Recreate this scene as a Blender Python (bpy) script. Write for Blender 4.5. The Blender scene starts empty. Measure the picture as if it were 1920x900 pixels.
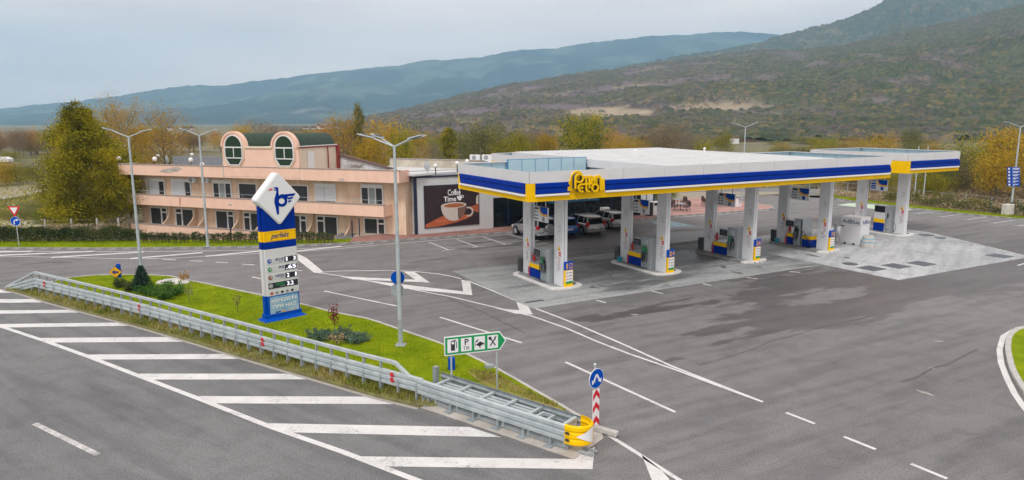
import bpy, bmesh, math, random
import numpy as np
from mathutils import Matrix, Vector
S = bpy.context.scene
C = S.collection
rnd = random.Random(7)
pi = math.pi

# ------------------------------------------------------------------ camera
F, PITCH, ROLL, HC = 1308.17, .1694, -.0046, 9.0
cp, sp = math.cos(PITCH), math.sin(PITCH)
fw = np.array([0, cp, -sp]); up_ = np.array([0, sp, cp]); rt_ = np.array([1., 0, 0])
cr, sr = math.cos(ROLL), math.sin(ROLL)
RV = cr*rt_+sr*up_; UV = -sr*rt_+cr*up_
cam = bpy.data.cameras.new('camera'); co = bpy.data.objects.new('camera', cam); C.objects.link(co)
cam.sensor_width = 36; cam.lens = F/1920*36; cam.clip_end = 30000; cam.clip_start = .5
co.matrix_world = Matrix(((RV[0], UV[0], -fw[0], 0), (RV[1], UV[1], -fw[1], 0), (RV[2], UV[2], -fw[2], HC), (0, 0, 0, 1)))
S.camera = co
# ------------------------------------------------------------------ light
SUN_EL, SUN_AZ = math.radians(52), math.radians(200)
w = bpy.data.worlds.new('World'); S.world = w; w.use_nodes = True
nt = w.node_tree; bg = nt.nodes['Background']
sky = nt.nodes.new('ShaderNodeTexSky'); sky.sky_type = 'NISHITA'; sky.sun_disc = False
sky.sun_elevation = SUN_EL; sky.sun_rotation = SUN_AZ
tc = nt.nodes.new('ShaderNodeTexCoord')
mp = nt.nodes.new('ShaderNodeMapping'); mp.inputs['Scale'].default_value = (1.0, 1.0, 6.5)
nz = nt.nodes.new('ShaderNodeTexNoise'); nz.inputs['Scale'].default_value = 2.1; nz.inputs['Detail'].default_value = 5; nz.inputs['Roughness'].default_value = .52
nt.links.new(tc.outputs['Generated'], mp.inputs['Vector']); nt.links.new(mp.outputs[0], nz.inputs['Vector'])
rp = nt.nodes.new('ShaderNodeValToRGB'); rp.color_ramp.elements[0].position = .38; rp.color_ramp.elements[1].position = .62
rp.color_ramp.elements[0].color = (8.3, 7.2, 6.9, 1); rp.color_ramp.elements[1].color = (10.4, 9.0, 8.2, 1)
nt.links.new(nz.outputs['Fac'], rp.inputs[0])
mx = nt.nodes.new('ShaderNodeMix'); mx.data_type = 'RGBA'; mx.inputs[0].default_value = .92
nt.links.new(sky.outputs[0], mx.inputs[6]); nt.links.new(rp.outputs[0], mx.inputs[7]); nt.links.new(mx.outputs[2], bg.inputs[0])
bg.inputs[1].default_value = .1
sl = bpy.data.lights.new('sun', 'SUN'); sl.energy = 1.5; sl.angle = math.radians(16); sl.color = (.98, .96, .93)
so = bpy.data.objects.new('sun', sl); C.objects.link(so)
sd = Vector((math.sin(SUN_AZ)*math.cos(SUN_EL), math.cos(SUN_AZ)*math.cos(SUN_EL), math.sin(SUN_EL)))
so.rotation_euler = sd.to_track_quat('Z', 'Y').to_euler(); so.location = (0, -20, 60)
S.view_settings.view_transform = 'Standard'; S.view_settings.look = 'None'; S.view_settings.exposure = .36; S.view_settings.gamma = 1
S.cycles.volume_step_rate = 1; S.cycles.volume_bounces = 1; S.cycles.max_bounces = 6; S.cycles.diffuse_bounces = 3; S.cycles.transparent_max_bounces = 8

# ------------------------------------------------------------------ pixel <-> ground helpers (survey of the site)
def ray(px, py): return (px-960)*RV-(py-450)*UV+F*fw
def G(px, py, z=0.):
    d = ray(px, py); t = (z-HC)/d[2]; return np.array((d*t)[:2])
YAW = .4966
O0 = np.array([2.3308, 37.6825]); EX = np.array([math.cos(YAW), math.sin(YAW)]); EY = np.array([-math.sin(YAW), math.cos(YAW)])
def W(a, b): return O0+EX*a+EY*b
def L(p): q = np.array(p)-O0; return (float(q@EX), float(q@EY))
def plane(px, py, P0, ang, v=0.):      # hit of a ray with a vertical plane: distance along it and height
    e = np.array([math.cos(ang), math.sin(ang)]); n = np.array([-e[1], e[0]])
    d = ray(px, py); P = np.array(P0)+n*v; t = (P@n)/(d[:2]@n)
    return float((d[:2]*t-P)@e), float(HC+d[2]*t)
def Zat(px, py, g):
    d = ray(px, py); return HC+d[2]*g[1]/d[1]
def at(px, Y, z=0.):                   # point at forward distance Y in the direction of column px
    d = ray(px, 260); return (float(d[0]/d[1]*Y), float(Y), z)

# ------------------------------------------------------------------ materials
def lin(c):
    return tuple(((x/255+.055)/1.055)**2.4 if x > 10 else x/255/12.92 for x in c)
def mat(name, col, rough=.6, metal=0., var=.12, scale=6., bump=0., bscale=60., col2=None, stretch=None, coat=0., coords='Object', emit=None, spec=None):
    m = bpy.data.materials.new(name); m.use_nodes = True; n = m.node_tree; b = n.nodes['Principled BSDF']
    b.inputs['Roughness'].default_value = rough; b.inputs['Metallic'].default_value = metal
    if spec is not None: b.inputs['Specular IOR Level'].default_value = spec
    if coat: b.inputs['Coat Weight'].default_value = coat
    c = col if len(col) == 3 and max(col) <= 1 else lin(col)
    c2 = (col2 if max(col2) <= 1 else lin(col2)) if col2 else tuple(min(1, x*(1+var)) for x in c)
    c1 = c if col2 else tuple(x*(1-var) for x in c)
    t = n.nodes.new('ShaderNodeTexCoord'); g = n.nodes.new('ShaderNodeMapping')
    if stretch: g.inputs['Scale'].default_value = stretch
    n.links.new(t.outputs[coords], g.inputs['Vector'])
    z = n.nodes.new('ShaderNodeTexNoise'); z.inputs['Scale'].default_value = scale; z.inputs['Detail'].default_value = 6; z.inputs['Roughness'].default_value = .6
    n.links.new(g.outputs[0], z.inputs['Vector'])
    r = n.nodes.new('ShaderNodeValToRGB'); r.color_ramp.elements[0].position = .35; r.color_ramp.elements[1].position = .65
    r.color_ramp.elements[0].color = (*c1, 1); r.color_ramp.elements[1].color = (*c2, 1)
    n.links.new(z.outputs['Fac'], r.inputs[0]); n.links.new(r.outputs[0], b.inputs['Base Color'])
    if emit:
        b.inputs['Emission Color'].default_value = (*lin(col), 1); b.inputs['Emission Strength'].default_value = emit
    if bump:
        q = n.nodes.new('ShaderNodeTexNoise'); q.inputs['Scale'].default_value = bscale; q.inputs['Detail'].default_value = 3
        n.links.new(t.outputs[coords], q.inputs['Vector'])
        u = n.nodes.new('ShaderNodeBump'); u.inputs['Strength'].default_value = bump; u.inputs['Distance'].default_value = .02
        n.links.new(q.outputs['Fac'], u.inputs['Height']); n.links.new(u.outputs[0], b.inputs['Normal'])
    return m
def asphalt(name, c1, c2, dark, rot, wet_shade, darklo, darkhi):
    m = bpy.data.materials.new(name); m.use_nodes = True; n = m.node_tree; b = n.nodes['Principled BSDF']; N = n.nodes.new; K = n.links.new
    t = N('ShaderNodeTexCoord')
    def noise(sc, det, vec): z = N('ShaderNodeTexNoise'); z.inputs['Scale'].default_value = sc; z.inputs['Detail'].default_value = det; z.inputs['Roughness'].default_value = .62; K(vec, z.inputs['Vector']); return z.outputs['Fac']
    def mixc(f, a, bb, mode='MIX'):
        x = N('ShaderNodeMix'); x.data_type = 'RGBA'; x.blend_type = mode
        for s, k in ((f, 0), (a, 6), (bb, 7)):
            if isinstance(s, (int, float)): x.inputs[k].default_value = s
            elif isinstance(s, tuple): x.inputs[k].default_value = (*s, 1)
            else: K(s, x.inputs[k])
        return x.outputs[2]
    def ramp(f, lo, hi):
        r = N('ShaderNodeMapRange'); r.inputs[1].default_value = lo; r.inputs[2].default_value = hi; r.clamp = True; r.interpolation_type = 'SMOOTHSTEP'; K(f, r.inputs[0]); return r.outputs[0]
    g = N('ShaderNodeMapping'); g.inputs['Rotation'].default_value = (0, 0, -rot); K(t.outputs['Object'], g.inputs['Vector'])
    g2 = N('ShaderNodeMapping'); g2.inputs['Scale'].default_value = (.12, 1, 1); K(g.outputs[0], g2.inputs['Vector'])
    big = ramp(noise(.07, 4, t.outputs['Object']), .35, .65)
    base = mixc(big, c1, c2)
    streak = ramp(noise(1.3, 7, g2.outputs[0]), .42, .66)
    base = mixc(streak, base, mixc(1., base, (.76, .76, .77), 'MULTIPLY'))
    base = mixc(ramp(noise(1.1, 8, t.outputs['Object']), .46, .62), base, mixc(1., base, (.88, .88, .88), 'MULTIPLY'))
    grain = ramp(noise(22, 3, t.outputs['Object']), .3, .7)
    base = mixc(grain, mixc(1., base, (.70, .70, .70), 'MULTIPLY'), mixc(1., base, (1.24, 1.24, 1.24), 'MULTIPLY'))
    g3 = N('ShaderNodeMapping'); g3.inputs['Scale'].default_value = (.28, 1, 1); g3.inputs['Location'].default_value = (3.3, 1.7, 0); K(g.outputs[0], g3.inputs['Vector'])
    wn = noise(.34, 12, g3.outputs[0])
    if wet_shade:   # damp patches and painted canopy shade around centres in the rotated frame
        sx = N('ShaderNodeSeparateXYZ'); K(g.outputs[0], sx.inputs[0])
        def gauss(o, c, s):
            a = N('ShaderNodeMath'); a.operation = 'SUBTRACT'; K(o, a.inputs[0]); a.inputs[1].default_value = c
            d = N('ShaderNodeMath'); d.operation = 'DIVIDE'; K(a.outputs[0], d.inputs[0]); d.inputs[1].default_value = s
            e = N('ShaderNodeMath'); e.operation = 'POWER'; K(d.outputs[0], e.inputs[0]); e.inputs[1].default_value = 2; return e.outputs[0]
        a = N('ShaderNodeMath'); a.operation = 'ADD'; K(gauss(sx.outputs[0], wet_shade[0], wet_shade[2]), a.inputs[0]); K(gauss(sx.outputs[1], wet_shade[1], wet_shade[3]), a.inputs[1])
        if len(wet_shade) > 4:
            a2 = N('ShaderNodeMath'); a2.operation = 'ADD'; K(gauss(sx.outputs[0], wet_shade[4], wet_shade[6]), a2.inputs[0]); K(gauss(sx.outputs[1], wet_shade[5], wet_shade[7]), a2.inputs[1])
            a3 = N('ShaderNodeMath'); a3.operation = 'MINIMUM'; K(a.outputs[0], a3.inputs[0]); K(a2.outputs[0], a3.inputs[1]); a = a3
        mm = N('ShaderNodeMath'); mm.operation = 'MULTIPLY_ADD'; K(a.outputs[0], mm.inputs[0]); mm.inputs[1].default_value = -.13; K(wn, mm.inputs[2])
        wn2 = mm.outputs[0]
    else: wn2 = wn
    wm = ramp(wn2, darklo, darkhi)
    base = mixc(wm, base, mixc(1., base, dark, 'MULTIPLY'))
    pale = ramp(noise(.35, 6, g3.outputs[0]), .6, .74)
    base = mixc(pale, base, mixc(1., base, (1.14, 1.13, 1.1), 'MULTIPLY'))
    K(base, b.inputs['Base Color'])
    rr = N('ShaderNodeMapRange'); K(wm, rr.inputs[0]); rr.inputs[3].default_value = .82; rr.inputs[4].default_value = .42; K(rr.outputs[0], b.inputs['Roughness'])
    bu = N('ShaderNodeBump'); bu.inputs['Strength'].default_value = .35; bu.inputs['Distance'].default_value = .01
    K(noise(90, 2, t.outputs['Object']), bu.inputs['Height']); K(bu.outputs[0], b.inputs['Normal'])
    return m
_g = L((0, 0))
Mt = {}
OW = (float(O0@EX), float(O0@EY))
Mt['asphalt'] = asphalt('station_asphalt', (.186, .180, .181), (.222, .216, .217), (.56, .53, .53), YAW, (OW[0]+21, OW[1]-8.5, 21, 5.5, OW[0]+12, OW[1]+11, 13, 5.5), .385, .425)  # second region paints the canopy's shade dark into the asphalt, along with damp
Mt['highway'] = asphalt('highway_asphalt', (.172, .175, .178), (.212, .215, .218), (.9, .9, .9), -.61, None, .5, .8)
Mt['concrete'] = asphalt('forecourt_concrete', (.28, .295, .295), (.41, .43, .43), (.42, .42, .43), 0, (12, 1.5, 14, 4.2), .38, .50)  # dark patches hold damp stains and painted shade from the canopy above
Mt['concrete_pale'] = asphalt('truck_bay_concrete', (.42, .44, .45), (.54, .56, .57), (.74, .74, .76), YAW, None, .56, .72)
Mt['paint'] = mat('road_paint', (.74, .74, .73), .6, var=.1, scale=1.3, col2=(.62, .62, .61))
def wear(m, lo, hi):
    n = m.node_tree; b = n.nodes['Principled BSDF']; src = b.inputs['Base Color'].links[0].from_socket
    t = n.nodes.new('ShaderNodeTexCoord'); f = None
    for sc_ in (9., 1.1):
        z = n.nodes.new('ShaderNodeTexNoise'); z.inputs['Scale'].default_value = sc_; z.inputs['Detail'].default_value = 8; z.inputs['Roughness'].default_value = .7; n.links.new(t.outputs['Object'], z.inputs['Vector'])
        if f is None: f = z.outputs['Fac']
        else:
            a = n.nodes.new('ShaderNodeMath'); a.operation = 'ADD'; n.links.new(f, a.inputs[0]); n.links.new(z.outputs['Fac'], a.inputs[1]); f = a.outputs[0]
    r = n.nodes.new('ShaderNodeMapRange'); r.inputs[1].default_value = lo; r.inputs[2].default_value = hi; r.clamp = True; n.links.new(f, r.inputs[0])
    x = n.nodes.new('ShaderNodeMix'); x.data_type = 'RGBA'; n.links.new(r.outputs[0], x.inputs[0]); n.links.new(src, x.inputs[6]); x.inputs[7].default_value = (.30, .29, .285, 1); n.links.new(x.outputs[2], b.inputs['Base Color'])
wear(Mt['paint'], 1.05, 1.3)
Mt['paint_worn'] = mat('worn_road_paint', (.5, .49, .48), .7, scale=3, col2=(.68, .68, .67))
wear(Mt['paint_worn'], .9, 1.15)
Mt['bluepaint'] = mat('blue_bay_paint', (.30, .48, .56), .6, col2=(.2, .3, .35), scale=2)
Mt['greenpaint'] = mat('green_bay_paint', (.42, .60, .40), .6, col2=(.55, .62, .52), scale=1.5)
Mt['kerb'] = mat('kerb_concrete', (.42, .41, .39), .85, scale=5, bump=.3, col2=(.56, .55, .52))
Mt['kerbdark'] = mat('dirty_kerb_concrete', (.22, .21, .2), .85, scale=4, bump=.3, col2=(.42, .41, .4))
Mt['pad'] = mat('pad_concrete', (.40, .37, .33), .9, scale=1.2, bump=.3, col2=(.56, .53, .48))
Mt['gravel'] = mat('gravel_edge', (.30, .28, .25), .95, scale=14, bump=.8, col2=(.5, .48, .44))
Mt['lawn'] = mat('lawn_grass', (.14, .215, .003), .95, scale=.9, bump=.9, bscale=40, col2=(.25, .31, .004), spec=.08)
Mt['rough'] = mat('rough_verge_soil', (.16, .13, .07), .95, scale=2.2, bump=.9, bscale=30, col2=(.22, .23, .07))
Mt['galv'] = mat('galvanised_steel', (.40, .46, .48), .5, .25, scale=2.5, col2=(.54, .60, .62))
Mt['galvd'] = mat('dull_galvanised_steel', (.30, .34, .36), .55, .25, scale=3, col2=(.42, .47, .49))
Mt['yellow'] = mat('yellow_panel_paint', (.95, .58, .0), .5, var=.03, scale=2, spec=.15)
Mt['blue'] = mat('blue_panel_paint', (.0, .030, .30), .5, var=.05, scale=2, spec=.06)
Mt['bluesign'] = mat('blue_sign_paint', (.0, .075, .46), .5, var=.04, spec=.08)
Mt['white'] = mat('white_painted_metal', (.68, .69, .70), .42, var=.03, scale=1.2)
Mt['whitecol'] = mat('white_column_cladding', (.74, .76, .79), .4, var=.04, scale=1.5)
Mt['whitebright'] = mat('bright_white_plastic', (.82, .83, .84), .35, var=.02)
Mt['greysteel'] = mat('pump_grey_metal', (.42, .46, .48), .4, .2, var=.06, scale=3)
Mt['navy'] = mat('navy_trim', (.015, .025, .06), .4, var=.1)
Mt['black'] = mat('black_rubber', (.015, .015, .017), .6)
Mt['darkgrey'] = mat('dark_grey_plastic', (.04, .045, .05), .5)
Mt['teal'] = mat('pale_blue_zinc_sheet', (.42, .60, .66), .4, .2, var=.06, scale=1.5)
Mt['bluefilm'] = mat('blue_film_edge', (.05, .26, .50), .4)
Mt['roofwhite'] = mat('white_roof_sheet', (.60, .62, .62), .5, var=.08, scale=.8)
Mt['soffit'] = mat('grey_soffit', (.55, .56, .57), .6)
Mt['green'] = mat('green_sign_sheet', (.0, .30, .09), .4, var=.04)
Mt['red'] = mat('red_sign_paint', (.62, .01, .02), .4, var=.05)
Mt['redext'] = mat('extinguisher_red', (.6, .015, .02), .3, var=.05)
Mt['orange'] = mat('orange_yellow_sign', (.85, .42, .01), .4, var=.05)
Mt['ink'] = mat('black_ink', (.02, .02, .03), .5)
Mt['greyink'] = mat('grey_ink', (.22, .24, .27), .5)
Mt['salmon'] = mat('salmon_render', (.84, .55, .43), .85, scale=1.6, bump=.2, col2=(.90, .62, .48), stretch=(1, 1, .45))
Mt['cream'] = mat('peach_wall_render', (.66, .47, .33), .88, scale=1.8, bump=.2, col2=(.84, .65, .48), stretch=(1, 1, .35))
Mt['creampale'] = mat('cream_wall_render', (.74, .62, .47), .88, scale=.8, col2=(.80, .70, .56))
Mt['coping'] = mat('weathered_coping', (.28, .24, .22), .9, scale=3, col2=(.42, .38, .35))
Mt['rust'] = mat('rust_red_paint', (.28, .04, .03), .8)
Mt['block'] = mat('rough_block_wall', (.42, .43, .45), .95, scale=1.2, bump=.5, bscale=8, col2=(.70, .70, .70))
Mt['tile'] = mat('brown_roof_edge', (.12, .07, .055), .85, scale=2)
Mt['greenroof'] = mat('green_shingle', (.022, .05, .035), .9, scale=5, col2=(.045, .08, .058), bump=.6, bscale=14)
Mt['frame'] = mat('white_window_frame', (.78, .79, .80), .45, var=.04)
Mt['shutter'] = mat('white_shutter', (.66, .70, .74), .5, var=.05)
Mt['cladgrey'] = mat('pale_grey_cladding', (.60, .62, .63), .55, var=.04, scale=1.)
Mt['roofgrey'] = mat('grey_flat_roof', (.30, .32, .36), .7, var=.1, scale=.7)
Mt['beige'] = mat('beige_weathered_wall', (.42, .38, .31), .9, scale=.7, col2=(.60, .55, .46))
Mt['sand'] = mat('sandy_apron', (.42, .37, .29), .95, scale=.8, col2=(.55, .50, .42))
Mt['dryfield'] = mat('dry_field', (.27, .24, .18), .95, scale=.08, col2=(.34, .31, .24), stretch=(.4, 1.5, 1))
Mt['farroad'] = mat('gravel_track', (.36, .35, .34), .95, scale=.6)
Mt['bark'] = mat('tree_bark', (.10, .08, .06), .95, scale=3, col2=(.18, .15, .12))
Mt['paving'] = None
Mt['lampglobe'] = mat('white_lamp_globe', (.85, .85, .84), .25, var=.01)
Mt['led'] = mat('lit_price_digits', (235, 235, 255), .4, emit=.9)
Mt['postercol'] = mat('poster_dark_brown', (.030, .016, .020), .5, var=.25, scale=1)
Mt['postertable'] = mat('poster_orange_wood', (.40, .085, .03), .5, scale=2.5, col2=(.56, .16, .065), stretch=(.3, 1, 2))
Mt['cupwhite'] = mat('poster_cup_cream', (.62, .56, .50), .5, var=.04)
Mt['cupshade'] = mat('poster_cup_brown', (.20, .11, .085), .5)
Mt['coffee'] = mat('poster_coffee', (.42, .13, .05), .5)
Mt['cushion'] = mat('wicker_brown', (.07, .05, .045), .8)
Mt['stone'] = mat('pale_stone', (.62, .60, .56), .8, scale=3)
Mt['straw'] = mat('straw_bundle', (.42, .22, .06), .9)
Mt['earthpave'] = mat('paint_lightblue', (.10, .42, .60), .5)
def glass(name, col=(.02, .025, .03), rough=.06, tr=.0, ior=1.5):
    m = bpy.data.materials.new(name); m.use_nodes = True; n = m.node_tree; b = n.nodes['Principled BSDF']
    b.inputs['Base Color'].default_value = (*col, 1); b.inputs['Roughness'].default_value = rough; b.inputs['IOR'].default_value = ior
    if tr:
        x = n.nodes.new('ShaderNodeMixShader'); t = n.nodes.new('ShaderNodeBsdfTransparent'); t.inputs[0].default_value = (.75, .8, .82, 1)
        x.inputs[0].default_value = tr; n.links.new(b.outputs[0], x.inputs[1]); n.links.new(t.outputs[0], x.inputs[2])
        n.links.new(x.outputs[0], n.nodes['Material Output'].inputs[0])
    return m
Mt['glass'] = glass('dark_window_glass', (.045, .05, .055), .12)
Mt['glassgreen'] = glass('green_window_glass', (.02, .045, .025), .08)
Mt['shopglass'] = glass('shop_glass', (.015, .02, .025), .04, .55)
Mt['carglass'] = glass('car_glass', (.01, .012, .014), .05)
Mt['screen'] = glass('pump_screen', (.02, .022, .03), .2)
def carpaint(name, col, metal): return mat(name, col, .28, metal, var=.02, coat=.6)
def brickmat(name, c1, c2, cm, sc):
    m = bpy.data.materials.new(name); m.use_nodes = True; n = m.node_tree; b = n.nodes['Principled BSDF']; b.inputs['Roughness'].default_value = .85
    t = n.nodes.new('ShaderNodeTexCoord'); k = n.nodes.new('ShaderNodeTexBrick'); k.inputs['Scale'].default_value = sc
    k.inputs['Color1'].default_value = (*c1, 1); k.inputs['Color2'].default_value = (*c2, 1); k.inputs['Mortar'].default_value = (*cm, 1); k.inputs['Mortar Size'].default_value = .012
    z = n.nodes.new('ShaderNodeTexNoise'); z.inputs['Scale'].default_value = .8; z.inputs['Detail'].default_value = 5
    x = n.nodes.new('ShaderNodeMix'); x.data_type = 'RGBA'; x.blend_type = 'MULTIPLY'; x.inputs[0].default_value = .6
    r = n.nodes.new('ShaderNodeValToRGB'); r.color_ramp.elements[0].color = (.6, .6, .6, 1); r.color_ramp.elements[0].position = .35; r.color_ramp.elements[1].color = (1.2, 1.2, 1.2, 1); r.color_ramp.elements[1].position = .65
    n.links.new(t.outputs['Object'], k.inputs['Vector']); n.links.new(t.outputs['Object'], z.inputs['Vector']); n.links.new(z.outputs['Fac'], r.inputs[0])
    n.links.new(k.outputs['Color'], x.inputs[6]); n.links.new(r.outputs[0], x.inputs[7]); n.links.new(x.outputs[2], b.inputs['Base Color'])
    return m
Mt['paving'] = brickmat('red_brick_paving', (.36, .17, .14), (.28, .13, .11), (.33, .26, .22), 2.2)
Mt['terrace'] = brickmat('rose_terrace_paving', (.46, .25, .22), (.40, .21, .19), (.42, .34, .30), 2.2)
def leafmat(name, cols, tr=.25):
    m = bpy.data.materials.new(name); m.use_nodes = True; n = m.node_tree; b = n.nodes['Principled BSDF']; b.inputs['Roughness'].default_value = .7
    b.inputs['Specular IOR Level'].default_value = .1
    g = n.nodes.new('ShaderNodeNewGeometry'); r = n.nodes.new('ShaderNodeValToRGB'); r.color_ramp.interpolation = 'LINEAR'
    e = r.color_ramp.elements
    while len(e) < len(cols): e.new(.5)
    for i, c in enumerate(cols): e[i].position = i/(len(cols)-1); e[i].color = (*c, 1)
    t = n.nodes.new('ShaderNodeTexCoord'); z = n.nodes.new('ShaderNodeTexNoise'); z.inputs['Scale'].default_value = .55; z.inputs['Detail'].default_value = 3
    n.links.new(t.outputs['Object'], z.inputs['Vector'])
    a = n.nodes.new('ShaderNodeMath'); a.operation = 'MULTIPLY_ADD'; a.inputs[1].default_value = .38
    q = n.nodes.new('ShaderNodeMath'); q.operation = 'MULTIPLY_ADD'; q.inputs[1].default_value = 2.2; q.inputs[2].default_value = -.83  # clump noise paints lit and shaded foliage, beside leaf tone, into the colour
    n.links.new(z.outputs['Fac'], q.inputs[0]); n.links.new(g.outputs['Random Per Island'], a.inputs[0]); n.links.new(q.outputs[0], a.inputs[2])
    n.links.new(a.outputs[0], r.inputs[0])
    oi = n.nodes.new('ShaderNodeObjectInfo'); hs = n.nodes.new('ShaderNodeHueSaturation')
    v = n.nodes.new('ShaderNodeMapRange'); v.inputs[3].default_value = 1.15; v.inputs[4].default_value = 1.6
    n.links.new(oi.outputs['Random'], v.inputs[0]); n.links.new(v.outputs[0], hs.inputs['Value']); n.links.new(r.outputs[0], hs.inputs['Color'])
    n.links.new(hs.outputs[0], b.inputs['Base Color'])
    tl = n.nodes.new('ShaderNodeBsdfTranslucent'); x = n.nodes.new('ShaderNodeMixShader'); x.inputs[0].default_value = tr
    n.links.new(hs.outputs[0], tl.inputs[0]); n.links.new(b.outputs[0], x.inputs[1]); n.links.new(tl.outputs[0], x.inputs[2]); n.links.new(x.outputs[0], n.nodes['Material Output'].inputs[0])
    return m
LM = {
 'olive': leafmat('olive_leaves', [(.09, .105, .010), (.17, .175, .012), (.27, .23, .015), (.36, .26, .02)]),
 'olivedeep': leafmat('deep_olive_leaves', [(.06, .06, .008), (.15, .145, .008), (.27, .235, .010), (.36, .26, .014)]),
 'yellow': leafmat('yellow_leaves', [(.17, .145, .015), (.30, .21, .018), (.38, .245, .018), (.30, .165, .022)]),
 'gold': leafmat('golden_leaves', [(.18, .16, .03), (.32, .22, .03), (.40, .25, .03), (.30, .17, .04)]),
 'orange': leafmat('orange_leaves', [(.24, .14, .05), (.38, .20, .05), (.36, .15, .04)]),
 'brown': leafmat('brown_leaves', [(.12, .09, .065), (.20, .14, .09), (.26, .17, .09)]),
 'grey': leafmat('grey_brown_twigs', [(.13, .12, .09), (.19, .17, .12), (.24, .21, .12)]),
 'green': leafmat('green_leaves', [(.045, .075, .012), (.09, .13, .02), (.16, .18, .02)]),
 'greenyel': leafmat('green_yellow_leaves', [(.06, .10, .02), (.14, .17, .02), (.32, .27, .015), (.46, .32, .01)]),
 'mossy': leafmat('mossy_leaves', [(.10, .105, .04), (.15, .15, .05), (.22, .20, .06)]),
 'hedge': leafmat('hedge_leaves', [(.028, .045, .016), (.045, .07, .02), (.075, .10, .03), (.12, .10, .05)]),
 'conifer': leafmat('conifer_needles', [(.012, .035, .022), (.03, .065, .04), (.05, .09, .055)], .05),
 'juniper': leafmat('juniper_needles', [(.03, .085, .015), (.055, .13, .02), (.09, .17, .03)], .05),
 'juniperblue': leafmat('blue_juniper_needles', [(.06, .10, .07), (.10, .16, .11), (.16, .2, .1)], .05),
 'maroon': leafmat('maroon_leaves', [(.12, .02, .02), (.22, .05, .04), (.26, .12, .06)]),
 'weed': leafmat('weed_blades', [(.10, .13, .02), (.18, .19, .03), (.30, .26, .08), (.34, .28, .14)]),
 'lawnblade': leafmat('lawn_blades', [(.13, .18, .003), (.20, .245, .004), (.26, .29, .008)]),
 'dry': leafmat('dry_grass', [(.20, .15, .09), (.30, .23, .14), (.38, .31, .2)]),
}

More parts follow.
